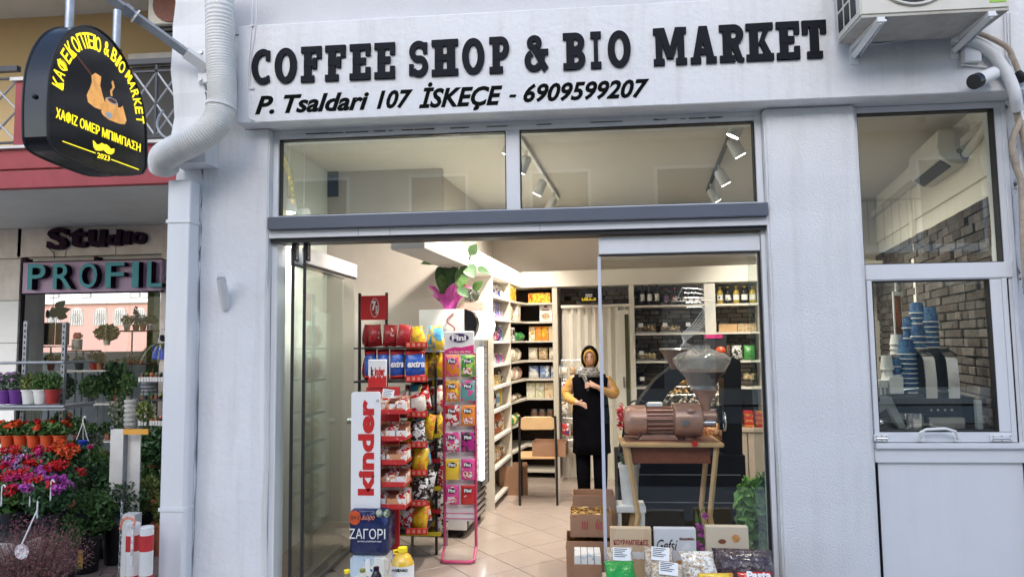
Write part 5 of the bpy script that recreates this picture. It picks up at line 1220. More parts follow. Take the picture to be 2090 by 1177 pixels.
for (x_, y_) in ((925, 520), (943, 537), (945, 583)):
    b = Q(x_, y_, YA-.08); P('stem', MB().tube([tuple(st), tuple(b)], .003, 5), m['leafA'], an)
    leafmesh(an, b+Vector((-.03, 0, .01)), b+Vector((.035, 0, .0)), .06 if y_ < 530 else .03, m['fred'], 'red_spathe')
    P('spadix', MB().tube([tuple(b+Vector((0, -.01, 0))), tuple(b+Vector((.01, -.02, .04)))], .005, 6), m['fyel'], an)
def foliage(mb, c, rad, n, s, flat=.0, mi=0, up_=.3):
    for _ in range(n):
        while True:
            p = Vector([random.uniform(-1, 1) for _ in range(3)])
            if .25 < p.length < 1: break
        p = Vector((c[0]+p.x*rad[0], c[1]+p.y*rad[1], c[2]+p.z*rad[2]))
        a = Vector([random.gauss(0, 1) for _ in range(3)]); a.z += up_; a.normalize()
        b = a.cross(Vector([random.gauss(0, 1) for _ in range(3)])).normalized(); k = s*random.uniform(.6, 1.3)
        n_ = a.cross(b)*k*.18
        mb.add([p-a*k*.5, p+b*k*.32+n_, p+a*k*.5, p-b*k*.32+n_], [(0, 1, 2), (0, 2, 3)], mi)
    return mb
pot2 = Q(962, 610, YA); t = thing('heather_pot', 'small grey flowering plant in a pale box on the fridge', 'potted plant', tuple(Q(955, 632, YA)), world=True)
P('box', MB().box(Q(940, 620, YA).x, Q(985, 620, YA).x, YA-.06, YA+.06, Q(960, 634, YA).z, Q(960, 618, YA).z), M('pale_pink_box', (.6, .4, .33)), t)
P('foliage', foliage(MB(), tuple(Q(962, 602, YA)), (.08, .06, .06), 260, .022), m['leafG'], t)
P('flower', foliage(MB(), tuple(Q(962, 596, YA)), (.08, .06, .05), 120, .014), m['white'], t).__setitem__('kind', 'stuff')
# ------------------------------------------------------------------ chair and boxes near the woman
def cp_(px, py, v): u, z = inn(px, py, v); return I(u, v, z)
ch0 = cp_(1097, 872, 2.6)
ch = thing('chair', 'black framed chair with light wood seat and backrest by the shelves', 'chair', (ch0.x, ch0.y, .03), -A6+R(8))
MB().prism([(-.17, .75), (-.165, .845), (-.13, .865), (.13, .865), (.165, .845), (.17, .75), (.15, .735), (-.15, .735)], -.01, .008).build('backrest', m['wood'], ch, bevel=.004)
MB().box(-.19, .19, .02, .42, .44, .46).build('seat', m['wood'], ch, bevel=.008, bseg=2)
for x in (-.185, .185):
    MB().tube([(x, -.03, .0), (x, .02, .44), (x*.97, .01, .87)], .012, 8).build('leg', m['black'], ch)
    MB().tube([(x, .42, .0), (x, .38, .44)], .012, 8).build('leg', m['black'], ch)
    MB().tube([(x, .02, .43), (x, .4, .43)], .01, 8).build('seat_rail', m['black'], ch)
def carton(name, label, p, w_, d_, h_, rz, fill=None, par=None):
    t = thing(name, label, 'cardboard box', tuple(p), rz)
    q = .006
    mb = MB(); mb.box(-w_/2, w_/2, -d_/2, -d_/2+q, 0, h_); mb.box(-w_/2, w_/2, d_/2-q, d_/2, 0, h_); mb.box(-w_/2, -w_/2+q, -d_/2+q, d_/2-q, 0, h_); mb.box(w_/2-q, w_/2, -d_/2+q, d_/2-q, 0, h_); mb.box(-w_/2+q, w_/2-q, -d_/2+q, d_/2-q, 0, q)
    mb.build('carton', m['cardboard'], t)
    if fill:
        f_ = MB()
        for _ in range(150):
            x, y = random.uniform(-w_/2+.02, w_/2-.02), random.uniform(-d_/2+.02, d_/2-.02); z = h_*.82+random.uniform(-.02, .02)
            a = random.uniform(0, 3.14); L_ = .026; dx, dy = math.cos(a)*L_, math.sin(a)*L_
            f_.tube([(x-dx, y-dy, z), (x-dx*.5, y-dy*.5, z+.004), (x+dx*.5, y+dy*.5, z+.006), (x+dx, y+dy, z)], [.011, .006, .008, .012], 5)
        o = f_.build('wrapped_sweets', m['gold'], t); o['kind'] = 'stuff'
        MB().box(-w_/2+q, w_/2-q, -d_/2+q, d_/2-q, q, h_*.8).build('filling', m['gold'], t)
    return t
p = ch0+UU*.1+VV*.2; carton('carton', 'cardboard box lying on the wooden chair seat', (p.x, p.y, .49), .34, .25, .14, -A6)
p = ch0-UU*.35+VV*.5
b0_ = carton('carton', 'small open box on the floor left of the chair', (p.x, p.y, .03), .3, .25, .3, -A6+.2)
# stacked cartons of gold sweets in the doorway
c1_ = Q(1198, 1155, .3); x0, x1 = Q(1151, 1120, .3).x, Q(1238, 1120, .3).x
zlo, zhi = Q(1195, 1155, .3).z, Q(1195, 1100, .3).z
carton('carton', 'lower open carton of gold wrapped sweets inside the doorway', ((x0+x1)/2+.03, .42, .03), x1-x0+.03, .26, zhi-.03-.01, 0, True)
x0, x1 = Q(1158, 1080, .4).x, Q(1236, 1080, .4).x; zhi2 = Q(1195, 1046, .4).z
t = carton('carton', 'upper open carton of gold wrapped sweets on the stack', ((x0+x1)/2+.03, .47, zhi+.001), x1-x0+.02, .24, zhi2-zhi, 0, True)
text('print', 'III', rect(-.06, -.02, .05, .1, -.1225, -.1205), m['redband'], t)
text('print', 'III', rect(.03, .07, .05, .1, -.1225, -.1205), m['redband'], t)
wbx = Q(1196, 1152, .1); wt_ = Q(1196, 1133, .1).z
t = thing('carton', 'low carton with pale blue packs in front of the gold sweets', 'cardboard box', (wbx.x+.01, .12, .03), 0)
MB().box(-.085, .085, -.1, .1, 0, wt_-.06).build('carton', m['cardboard'], t)
for k in range(4): MB().box(-.08+k*.041, -.08+k*.041+.037, -.09, .09, wt_-.06, wt_-.01).build('pack', MP('paleblue%d' % k, [(.5, .6, .7), W8, (.35, .5, .65)], 20, .3), t)
carton('carton', 'topmost half hidden carton of gold sweets behind the stack', ((x0+x1)/2+.06, .75, .03), .3, .22, zhi2-.03+.06, 0, True)
# ------------------------------------------------------------------ the shopkeeper
hp0 = cp_(1207, 900, 2.7)
wo = thing('person', 'woman in mustard headscarf and long black sleeveless dress standing with hand on chest', 'person', (hp0.x, hp0.y, .03), R(-3))
def L(px, py, y=0.): return ((px-1207)*.005, y, 1.62+(697-py)*.005)
def skinned(name, V_, E_, Rr, mat, parent, sub=2):
    me = bpy.data.meshes.new(name); me.from_pydata([tuple(v) for v in V_], E_, []); o = bpy.data.objects.new(name, me); COL.objects.link(o)
    sk = o.modifiers.new('s', 'SKIN'); sk.use_smooth_shade = True
    if not me.skin_vertices: bpy.context.view_layer.update()
    lay = me.skin_vertices[0].data if len(me.skin_vertices) else None
    if lay is None:
        bpy.context.view_layer.objects.active = o; bpy.ops.mesh.customdata_skin_add(); lay = me.skin_vertices[0].data
    for i, r_ in enumerate(Rr):
        lay[i].radius = r_ if isinstance(r_, tuple) else (r_, r_)
    lay[0].use_root = True
    sb = o.modifiers.new('u', 'SUBSURF'); sb.levels = sub; sb.render_levels = sub
    bpy.context.view_layer.update()
    m2 = bpy.data.meshes.new_from_object(o.evaluated_get(bpy.context.evaluated_depsgraph_get()))
    bpy.data.objects.remove(o); m2.materials.clear(); m2.materials.append(mat)
    m2.polygons.foreach_set('use_smooth', [True]*len(m2.polygons))
    o = bpy.data.objects.new(name, m2); COL.objects.link(o); o.parent = parent; return o
V_ = []; E_ = []; Rr = []
def chain(start, pts):
    prev = start
    for p, r_ in pts:
        V_.append(p); Rr.append(r_); E_.append((prev, len(V_)-1)) if prev is not None else None; prev = len(V_)-1
    return prev
pel = chain(None, [((0, 0, .86), (.13, .1))])
che = chain(pel, [((0, 0, 1.02), (.115, .09)), ((0, 0, 1.2), (.13, .085))])
nk = chain(che, [((0, 0, 1.3), (.05, .05)), ((0, -.01, 1.36), (.045, .048)), ((0, -.015, 1.42), (.062, .07)), ((0, -.01, 1.48), (.066, .078)), ((0, 0, 1.52), (.05, .055))])
for s in (-1, 1):
    k = chain(pel, [((s*.09, 0, .78), .085), ((s*.085, 0, .45), .055), ((s*.08, .01, .12), .035), ((s*.08, 0, .05), .035), ((s*.09, -.1, .03), .03)])
eL = chain(che, [((-.17, 0, 1.24), .045), ((-.235, .0, 1.08), .04), ((-.17, -.12, 1.03), .028), ((-.12, -.19, 1.01), .022), ((-.09, -.22, 1.005), (.034, .016))])
for k in range(4): chain(eL, [((-.07+.006*k, -.245, 1.02-.014*k), .009), ((-.045+.004*k, -.26, 1.012-.014*k), .008), ((-.03, -.25, 1.0-.013*k), .007)])
chain(eL, [((-.09, -.235, 1.035), .009), ((-.072, -.255, 1.045), .008)])
eR = chain(che, [((.17, 0, 1.24), .045), ((.225, -.02, 1.09), .04), ((.13, -.14, 1.14), .028), ((.06, -.17, 1.17), .022), ((.025, -.175, 1.185), (.034, .016))])
for k in range(4): chain(eR, [((-.005, -.18, 1.205-.013*k), .009), ((-.03, -.178, 1.2-.013*k), .008), ((-.045, -.168, 1.19-.012*k), .007)])
chain(eR, [((.015, -.18, 1.215), .009), ((.0, -.18, 1.228), .008)])
skinned('body', V_, E_, Rr, m['skin'], wo)
def loft(name, rs, mat, seg=24, wob=0., smooth='all', cap=True):
    out = []
    for (x, y, z, rx, ry) in rs:
        out.append([(x+rx*math.cos(a)*(1+wob*math.sin(7*a)*(1.6-z)), y+ry*math.sin(a)*(1+wob*math.sin(7*a)*(1.6-z)), z) for a in [2*math.pi*j/seg for j in range(seg)]])
    return MB().rings(out, cap=cap).build(name, mat, wo, smooth=smooth)
loft('dress', [(0, 0, .5, .185, .14), (0, 0, .62, .18, .135), (0, 0, .85, .185, .14), (0, 0, .98, .178, .135), (0, 0, 1.1, .168, .125), (0, 0, 1.18, .188, .12), (0, 0, 1.24, .2, .1), (0, 0, 1.28, .15, .085), (0, 0, 1.3, .07, .07)], m['clothblack'], wob=.07)
for s in (-1, 1):
    pts = [(s*.165, 0, 1.235), (s*.192, 0, 1.2), (s*.222, 0, 1.15), (s*.238, -.005, 1.09)] + ([(-.215, -.07, 1.045), (-.165, -.13, 1.025), (-.135, -.165, 1.015)] if s < 0 else [(.215, -.06, 1.085), (.16, -.12, 1.115), (.1, -.155, 1.15)])
    MB().tube(catmull([Vector(p) for p in pts], 3), [.043+.007*math.sin(i*1.7)*.6 + (.008 if 6 < i < 11 else 0) - (.012 if i > 14 else 0) for i in range(len(catmull([Vector(p) for p in pts], 3)))], 12).build('sleeve', m['mustard'], wo, smooth='all')
    MB().tube([(s*.085, 0, .52), (s*.085, 0, .3), (s*.08, 0, .1)], [.075, .07, .06], 12).build('trouser_leg', m['clothblack'], wo, smooth='all')
    MB().sphere((s*.085, -.05, .03), .05, 12, 6, sc=(.9, 2.2, .75)).build('shoe', m['black'], wo, smooth='all')
# headscarf: a hood with an open face oval
def hood(name, mat, k, y0, opening):
    mb = MB(); rings_ = []
    n = 24
    for i in range(9):
        t_ = i/8                                      # 0 = face opening, 1 = back of the head
        ry = opening+(1-opening)*math.sin(t_*math.pi/2)**.7
        yy = y0+.17*t_
        sc = k*(ry if t_ < .75 else ry*(1-((t_-.75)/.25)**2*.75))
        rings_.append([(.082*sc*math.cos(a), yy, 1.445+.115*sc*math.sin(a)) for a in [2*math.pi*j/n for j in range(n)]])
    mb.rings(rings_, cap=False); return mb.build(name, mat, wo, smooth='all')
hood('inner_scarf', m['mustard'], .98, -.088, .6)
hood('headscarf', m['clothblack'], 1.1, -.07, .86)
loft('scarf_wrap', [(0, -.02, 1.255, .13, .11), (0, -.02, 1.29, .115, .11), (0, -.025, 1.32, .085, .09), (0, -.025, 1.35, .07, .08)], m['scarf'], wob=.05)
MB().tube([(-.06, -.11, 1.29), (-.03, -.13, 1.2), (-.02, -.135, 1.12)], [.025, .018, .01], 8).build('scarf_tail', m['scarf'], wo, smooth='all')
MB().prism([(-.02, 1.2), (.02, 1.2), (0, 1.08)], -.118, -.112).build('neck_print', m['scarf'], wo)
for s in (-1, 1):
    e = MB().sphere((s*.022, -.083, 1.452), .007, 8, 6, sc=(1.2, .5, .6)).build('eye', m['brow'], wo, smooth='all')
    MB().box(s*.022-.012, s*.022+.012, -.09, -.083, 1.467, 1.471).build('eyebrow', m['brow'], wo)
MB().tube([(0, -.086, 1.455), (0, -.098, 1.43), (0, -.088, 1.424)], [.004, .009, .007], 8).build('nose', m['skin'], wo, smooth='all')
MB().box(-.016, .016, -.088, -.082, 1.396, 1.403).build('mouth', m['lip'], wo)
# ------------------------------------------------------------------ coffee grinder display
YG = .5
def G(px, py, y=YG): return at(px, py, y)
gc = G(1350, 860); gpx = (G(1450, 860).x-G(1350, 860).x)/100
tb = thing('display_table', 'small light wood table with splayed legs under the grinder', 'table', (gc.x, YG, .03), world=True)
t0 = G(1268, 897, .5-.18).x; t1 = G(1478, 897, .5-.18).x; tz = G(1370, 903, .5-.16).z
P('tabletop', MB().box(t0, t1, YG-.18, YG+.2, tz-.028, tz), m['wood'], tb, bevel=.006, bseg=2)
P('tray_inset', MB().box(t0+.03, t1-.03, YG-.14, YG+.17, tz+.001, tz+.004), m['coppered'], tb)
P('apron', MB().box(t0+.06, t1-.08, YG-.12, YG-.1, tz-.14, tz-.029), m['brown'], tb)
for s, x in ((-1, t0+.04), (1, t1-.04)):
    for y in (YG-.14, YG+.16): P('leg', MB().tube([(x, y, tz-.02), (x-s*.06, y, .5), (x+s*.02, y, .03)], .018, 4), m['wood'], tb)
red_ = G(1418, 905, YG-.19); P('red_knob', MB().lathe([(.018, -.012), (.018, .012)], tuple(red_), 12, axis='y'), m['red'], tb)
gr = thing('coffee_grinder', 'copper brown industrial coffee grinder with glass hopper on the wooden table', 'coffee grinder', (gc.x, YG, tz), world=True)
cz_ = G(1300, 857).z
def X(px): return G(px, 857).x
def LX(name, prof, mat, yoff=0, zc=None, seg=28): return P(name, MB().lathe([(r*gpx, X(px)) for r, px in prof], (0, YG+yoff, zc or cz_), seg, axis='x'), mat, gr, smooth=True)
LX('motor_cap', [(8, 1273), (25, 1275), (30, 1281), (31.5, 1290), (31.5, 1317)], m['copper'])
LX('motor_core', [(24, 1317), (24, 1374)], m['coppered'])
for k in range(18):
    a = 2*math.pi*k/18
    P('cooling_fin', MB().box(X(1319), X(1371), -.0035, .0035, 22*gpx, 30*gpx).tf(Matrix.Translation((0, YG, cz_)) @ Matrix.Rotation(a, 4, 'X')), m['copper'], gr)
LX('gear_housing', [(26, 1371), (34, 1375), (35.5, 1381), (35.5, 1404), (35.8, 1406), (35.5, 1408), (35.5, 1421), (33, 1429), (25, 1433)], m['copper'])
LX('spout_neck', [(15, 1430), (15, 1460), (11, 1464)], m['copper'], zc=G(1440, 850).z)
LX('spring', [(9 if i % 2 else 7, 1431+i*1.6) for i in range(17)], m['chrome'], yoff=-.06, zc=G(1440, 861).z)
def LZ(name, px, prof, mat, y=YG, seg=28, **k):
    return P(name, MB().lathe([(r*gpx, G(px, py, y).z) for r, py in prof], (G(px, 800, y).x, y, 0), seg, **k), mat, gr, smooth=True)
LZ('funnel', 1439, [(10, 855), (9.5, 835), (11, 822), (17, 810), (24, 798), (28, 795), (28, 793)], m['copper'])
LZ('hopper_band', 1437, [(28.5, 793), (29, 786)], m['silver'])
LZ('hopper', 1434, [(28, 787), (36, 770), (50, 752), (58, 738), (59, 732), (57, 729), (48, 722), (25, 714), (18, 711), (17, 704)], MG('hopper_glass', (.97, .96, .95), 1.45, .03, boost=.05, haze=.14), cap=False)
LZ('rim_ring', 1434, [(58.5, 734), (60, 731), (58.5, 728)], m['clear'])
LZ('beans', 1436, [(26, 787), (34, 772), (42, 762), (46, 758), (30, 753), (8, 757)], m['beans'])
LZ('hopper_lid', 1434, [(20, 706), (20, 703), (4, 702)], m['clear'])
P('mount_foot', MB().prism([(X(1300), tz+.005), (X(1380), tz+.005), (X(1374), tz+.038), (X(1308), tz+.038)], YG-.09, YG+.09), m['copper'], gr, bevel=.005)
P('motor_bracket', MB().prism([(X(1331), tz+.038), (X(1357), tz+.038), (X(1352), cz_-22*gpx), (X(1336), cz_-22*gpx)], YG-.05, YG+.05), m['copper'], gr, bevel=.003)
P('rear_foot', MB().lathe([(14*gpx, tz+.001), (13*gpx, tz+.03), (8*gpx, tz+.035), (8*gpx, cz_-33*gpx)], (X(1406), YG, 0), 16), m['coppered'], gr)
for px in (1303, 1330, 1362): P('bolt', MB().lathe([(.009, 0), (.009, .015)], (X(px), YG-.07, tz+.038), 6), m['chrome'], gr)
P('terminal_box', MB().box(X(1320), X(1352), YG-.04, YG+.03, cz_+29*gpx, cz_+37*gpx), m['white'], gr, bevel=.003)
P('maker_plate', MB().box(X(1385), X(1399), YG-.128, YG-.1245, cz_-.02, cz_+.012), m['silver'], gr)
P('power_cable', MB().tube(catmull([Vector((X(1322), YG-.03, cz_+.12)), Vector((X(1305), YG-.05, cz_+.135)), Vector((X(1285), YG+.02, cz_+.1)), Vector((X(1272), YG+.08, tz+.02)), Vector((X(1280), YG+.19, tz+.008))], 6), .006, 8), m['black'], gr)
for q in range(6): P('housing_bolt', MB().lathe([(.007, X(1421)), (.007, X(1424))], (0, YG-.105*math.cos(q*math.pi/3), cz_+.105*math.sin(q*math.pi/3)), 6, axis='x'), m['coppered'], gr)
P('lifting_lug', MB().sphere((X(1406), YG-34*gpx, cz_+22*gpx), .02, 12, 8, sc=(1.4, .5, .8)), m['copper'], gr, smooth='all')
w_ = G(1478, 860, YG-.02)
P('hand_wheel', MB().tube([(w_.x, w_.y+.045*math.cos(a*math.pi/12), w_.z+.06*math.sin(a*math.pi/12)) for a in range(24)], .007, 6, closed=True), m['chrome'], gr, smooth='all')
P('adjust_shaft', MB().tube([(X(1462), YG-.02, w_.z), (w_.x, YG-.02, w_.z)], .012, 10), m['black'], gr)
P('handle_bracket', MB().box(X(1465), X(1472), YG-.05, YG+.02, cz_-.06, cz_+.1), m['blackgloss'], gr)
rf = thing('red_flower', 'reddish flower sprig behind the left end of the grinder motor', 'flower', tuple(G(1268, 860, .6)), world=True)
P('petals', foliage(MB(), tuple(G(1268, 850, .6)), (.03, .03, .09), 60, .04), m['fred'], rf)
# wire sculpture rack behind the hopper
m['wire'] = M('polished_wire', (.8, .8, .8), .3, .6, var=.02)
wr = thing('wire_display_rack', 'chrome wire rack bent in a zigzag curve behind the glass hopper', 'wire rack', tuple(G(1430, 700, .85)), world=True)
for k in range(5):
    o = k*7
    K = [G(1395+o*.2, 588+o*1.4, .85+.02*k), G(1430, 590+o*1.3, .85+.02*k), G(1452-o*.5, 604+o, .85+.02*k), G(1460-o*.8, 628, .85+.02*k), G(1440-o*.9, 660, .85+.02*k), G(1400-o*.3, 695-o*.3, .85+.02*k), G(1388+o, 712, .85+.02*k), G(1400+o, 724, .85+.02*k)]
    P('wire', MB().tube(catmull(K, 6), .0026, 6), m['wire'], wr)
P('cross_wire', MB().tube([tuple(G(1393, 585, .85)), tuple(G(1382, 612, .9))], .0035, 6), m['chrome'], wr)
P('cross_wire', MB().tube([tuple(G(1370, 615, .85)), tuple(G(1460, 612, .85))], .0028, 6), m['chrome'], wr)
P('cross_wire', MB().tube([tuple(G(1405, 728, .85)), tuple(G(1462, 718, .85)), tuple(G(1468, 730, .85))], .0028, 6), m['chrome'], wr)
P('stand', MB().tube([tuple(G(1432, 722, .9)), tuple(G(1432, 900, .9))], .01, 8), m['dkgrey'], wr)
sc_ = thing('spare_hopper', 'dark brown tilted cone funnel left of the glass hopper', 'funnel', tuple(G(1370, 725, .8)), world=True)
P('cone', MB().lathe([(30*gpx, .06), (32*gpx, .05), (12*gpx, -.05), (8*gpx, -.09)], tuple(G(1376, 728, .8)), 20), M('smoked_plastic', (.16, .09, .06), .25), sc_, smooth=True)
P('rim', MB().lathe([(31*gpx, .05), (33*gpx, .056), (31*gpx, .064)], tuple(G(1376, 728, .8)), 20), m['silver'], sc_)
# black arch
YR = 1.05
ar = thing('black_arch', 'big glossy black arched frame standing behind the coffee grinder', 'display frame', tuple(G(1390, 900, YR)), world=True)
op_ = [(1262, 925), (1278, 865), (1305, 815), (1335, 775), (1372, 745), (1400, 733), (1440, 725), (1480, 722), (1508, 735), (1512, 925), (1474, 925), (1474, 770), (1450, 765), (1420, 765), (1392, 775), (1362, 800), (1338, 840), (1318, 880), (1308, 925)]
P('arch', MB().prism([(G(a, b, YR).x, G(a, b, YR).z) for a, b in op_], YR-.06, YR+.12), M('arch_black', (.006, .006, .008), .45, spec=.2), ar, bevel=.004)
P('arch_base', MB().box(G(1258, 925, YR).x, G(1514, 925, YR).x, YR-.1, YR+.3, .03, G(1390, 924, YR).z), M('arch_black2', (.006, .006, .008), .5, spec=.2), ar)
for k in range(3): P('drawer_line', MB().box(G(1262, 925, YR-.1).x, G(1510, 925, YR-.1).x, YR-.104, YR-.1005, .25+.2*k, .255+.2*k), m['greymetal'], ar)
# pastry trays
YP = 1.5
for ti, (ya_, yb_, x0, x1, mt, l_) in enumerate(((828, 808, 1338, 1474, 'palesweet2', 'wide lower tray of pale pastries'), (806, 792, 1350, 1466, 'goldsweet', 'middle tray of golden pastries'), (790, 772, 1362, 1452, 'goldsweet2', 'top tray of syrupy yellow pastries'))):
    a = G(x0, ya_, YP); b = G(x1, ya_, YP); t = thing('pastry_tray', l_+' behind the grinder', 'tray', ((a.x+b.x)/2, YP, a.z), world=True)
    P('tray', MB().box(a.x, b.x, YP-.12+.03*ti, YP+.15, a.z, a.z+.012), m['silver'], t, bevel=.003)
    f_ = MB(); hh = G(x0, yb_, YP).z-a.z
    for _ in range(330): f_.sphere((random.uniform(a.x+.02, b.x-.02), random.uniform(YP-.1+.03*ti, YP+.12), a.z+.015+random.uniform(0, hh)), random.uniform(.009, .015), 6, 4)
    mm = {'palesweet2': MP('palesweet2', [CR, (.75, .6, .4), W8, (.7, .4, .12)], 70, .35), 'goldsweet': MP('goldsweet', [(.7, .35, .1), (.75, .5, .2), CR], 70, .3), 'goldsweet2': MP('goldsweet2', [(.8, .5, .05), (.75, .4, .08), (.8, .6, .2)], 70, .3)}[mt]
    P('pastries', f_, mm, t).__setitem__('kind', 'stuff')
pc = thing('pastry_counter', 'counter block carrying the pastry trays behind the black arch', 'counter', tuple(G(1400, 900, 1.6)), world=True)
P('body', MB().box(G(1335, 900, YP).x, G(1478, 900, YP).x, YP-.14, YP+.4, .03, G(1400, 830, YP).z), m['dkgrey'], pc, bevel=.006)
bb = thing('pastry_bag', 'clear bag of orange pastries right of the grinder housing', 'bag', tuple(G(1452, 898, .75)), world=True)
cbp = G(1452, 898, .75)
P('bag', bag_mb(.16, .12, .12, off=tuple(cbp)), MP('orangepastry', [(.6, .25, .08), (.7, .45, .2), (.5, .15, .08), CR], 45, .2, bump=.4), bb, smooth='all')
# tablet screen and hats behind
tb2 = thing('leaning_screen', 'dark panel with pink top edge behind the hopper right side', 'screen', tuple(G(1460, 700, 1.3)), world=True)
a = G(1440, 722, 1.3); b = G(1482, 682, 1.3)
P('panel', MB().box(a.x, b.x, 1.3, 1.32, a.z, b.z), m['dkgrey'], tb2); P('pink_edge', MB().box(a.x, b.x-.03, 1.296, 1.2995, b.z-.03, b.z), m['fpink'], tb2)
og = thing('orange_ball', 'orange fruit shape peeking out right of the hopper lid', 'fruit', tuple(G(1472, 718, 1.2)), world=True)
P('fruit', MB().sphere(tuple(G(1471, 717, 1.2)), .04, 14, 10), m['potorange'], og, smooth='all')
# plants inside the window
def potplant(name, label, base, pot, ph, pr, fol, rad, n, s, fh, flowers=None, cat='potted plant', world=True, stem=True):
    base = Vector(base); t = thing(name, label, cat, tuple(base), world=True)
    P('pot', MB().lathe([(pr*.72, 0), (pr*.95, ph*.9), (pr*1.04, ph*.9), (pr*1.04, ph), (pr*.9, ph), (pr*.88, ph*.9)], tuple(base), 18), pot, t, smooth=True)
    P('soil', MB().lathe([(pr*.88, ph*.88), (pr*.1, ph*.9)], tuple(base), 12), m['soil'], t)
    c = base+Vector((0, 0, ph+fh))
    if stem:
        sm = MB()
        for k in range(4):
            a = random.uniform(0, 6.28); sm.tube([tuple(base+Vector((0, 0, ph*.8))), tuple(base+Vector((math.cos(a)*rad[0]*.3, math.sin(a)*rad[1]*.3, ph+fh*.6))), tuple(base+Vector((math.cos(a)*rad[0]*.6, math.sin(a)*rad[1]*.6, ph+fh*1.2)))], .004, 5)
        P('stem', sm, m['leafB'], t)
    P('foliage', foliage(MB(), tuple(c), rad, n, s), fol, t)
    if flowers:
        for fm, cnt, fr2, fs in flowers:
            for _ in range(cnt):
                a = random.uniform(0, 6.28); e = random.uniform(.1, 1.3)
                p = c+Vector((rad[0]*math.cos(a)*math.cos(e)*1.02, rad[1]*math.sin(a)*math.cos(e)*1.02-.01, rad[2]*math.sin(e)*1.05))
                P('flower', foliage(MB(), tuple(p), (fr2, fr2, fr2*.75), 34, fs), fm, t)
    return t
# orchid and leafy plant, lower right inside
b = G(1560, 1177, .42); potplant('leafy_plant', 'bushy green plant low inside the window at the right edge of the glass', (b.x, .42, .03), m['potwhite'], .18, .1, m['leafL'], (.17, .15, .26), 620, .085, .3)
oc = G(1430, 1130, .35); t = thing('orchid', 'purple flowering orchid between the biscuit boxes behind the glass', 'potted plant', (oc.x, .35, .03), world=True)
P('pot', MB().lathe([(.05, 0), (.065, .12)], (oc.x, .35, .03), 14), m['potwhite'], t)
P('stem', MB().tube(catmull([Vector((oc.x, .35, .1)), Vector((oc.x+.02, .34, .4)), G(1428, 1050, .35), G(1440, 1035, .33)], 5), .004, 5), m['leafA'], t)
for (a_x, a_y) in ((1433, 1090), (1425, 1110), (1440, 1052), (1436, 1120), (1428, 1075)):
    c = G(a_x, a_y, .33)
    P('flower', foliage(MB(), tuple(c), (.02, .015, .02), 22, .03), m['fpurp'], t)
leafmesh(t, Vector((oc.x, .35, .12)), G(1432, 1040, .33)+Vector((-.02, 0, 0)), .05, m['leafA'])
b = G(1285, 990, .7); potplant('succulent_pot', 'grey green succulent in a white pot under the wooden table', (b.x, .7, .5), m['potwhite'], G(1285, 945, .7).z-.5, .075, m['leafG'], (.07, .06, .06), 140, .035, .04)
plinth = thing('plinth', 'white stool holding the succulent pot behind the glass', 'stool', (b.x, .7, .03), world=True)
P('seat', MB().box(b.x-.1, b.x+.1, .6, .8, .46, .499), m['white'], plinth)
for sx in (-.08, .08):
    for sy in (.62, .78): P('leg', MB().box(b.x+sx-.012, b.x+sx+.012, sy-.012, sy+.012, .03, .459), m['white'], plinth)
# ------------------------------------------------------------------ goods table in front of the glass
dt = thing('goods_stand', 'low cream stand in front of the glass carrying packets and biscuit boxes', 'stand', (.75, -.35, 0), world=True)
g0 = at(1228, 1125, -.08).x; g1 = 1.16; gz = .27
P('top', MB().box(g0, g1, -.62, -.05, gz-.03, gz), M('cream_board', (.6, .52, .4), .5), dt, bevel=.004)
P('side', MB().box(g0, g0+.02, -.6, -.06, 0, gz-.031), M('cream_board2', (.55, .47, .36), .5), dt)
P('side', MB().box(g1-.02, g1, -.6, -.06, 0, gz-.031), m['wood'], dt)
P('front', MB().box(g0+.021, g1-.021, -.59, -.57, 0, gz-.031), m['wood'], dt)
def bbox(px0, px1, py0, py1, label, base, y=-.14, rz=0, cols=None):
    a = at(px0, py1, y); b = at(px1, py0, y); t = thing('biscuit_box', label, 'box', ((a.x+b.x)/2, y, gz+.001), rz, None)
    w2 = (b.x-a.x)/2; h2_ = b.z-gz
    MB().box(-w2, w2, -.0, .05, 0, h2_).build('carton', cols, t, bevel=.002); return t, w2, h2_
t, w2, h2_ = bbox(1247, 1329, 1078, 1150, 'tan box of kourabiedes biscuits at the left of the goods stand', 0, cols=MP('kbox', [(.62, .45, .28), (.66, .5, .33), (.62, .45, .28)], 3, .35))
text('letters', 'ΚΟΥΡΑΜΠΙΕΔΕΣ', rect(-w2*.85, w2*.85, h2_*.66, h2_*.77, -.003, 0), m['redband'], t, bold=.02)
for k in range(3): oval(w2*(.05+.28*k), h2_*.45, .028, .022, -.001-.001*k, .002).build('biscuit_picture', m['white'], t)
t, w2, h2_ = bbox(1337, 1420, 1079, 1150, 'white biscuit box with grey script lettering in the middle of the stand', 0, cols=MP('gbox', [(.72, .72, .73), (.66, .66, .68), (.75, .75, .76)], 4, .3))
text('letters', 'Gefsi', rect(-w2*.9, w2*.1, h2_*.56, h2_*.78, -.003, 0), m['ink'], t, bold=-.005, shear=.35)
text('letters', 'Κουραμπιέδες', rect(w2*.2, w2*.92, h2_*.76, h2_*.83, -.003, 0), m['brown'], t, shear=.3)
oval(w2*.3, h2_*.3, .04, .02, -.001, .002).build('biscuit_picture', m['bronze'], t)
t, w2, h2_ = bbox(1443, 1527, 1075, 1150, 'cream and gold biscuit box with oval logo at the right', 0, cols=MP('cbox', [(.6, .5, .36), (.66, .56, .42), (.58, .46, .3)], 4, .35))
oval(-w2*.25, h2_*.72, .022, .013, -.001, .002).build('logo_oval', m['brown'], t)
for k in range(4): oval(-w2*(.75-.15*k), h2_*(.4-.05*k), .03, .024, -.001-.0005*k, .002).build('biscuit_picture', m['white'], t)
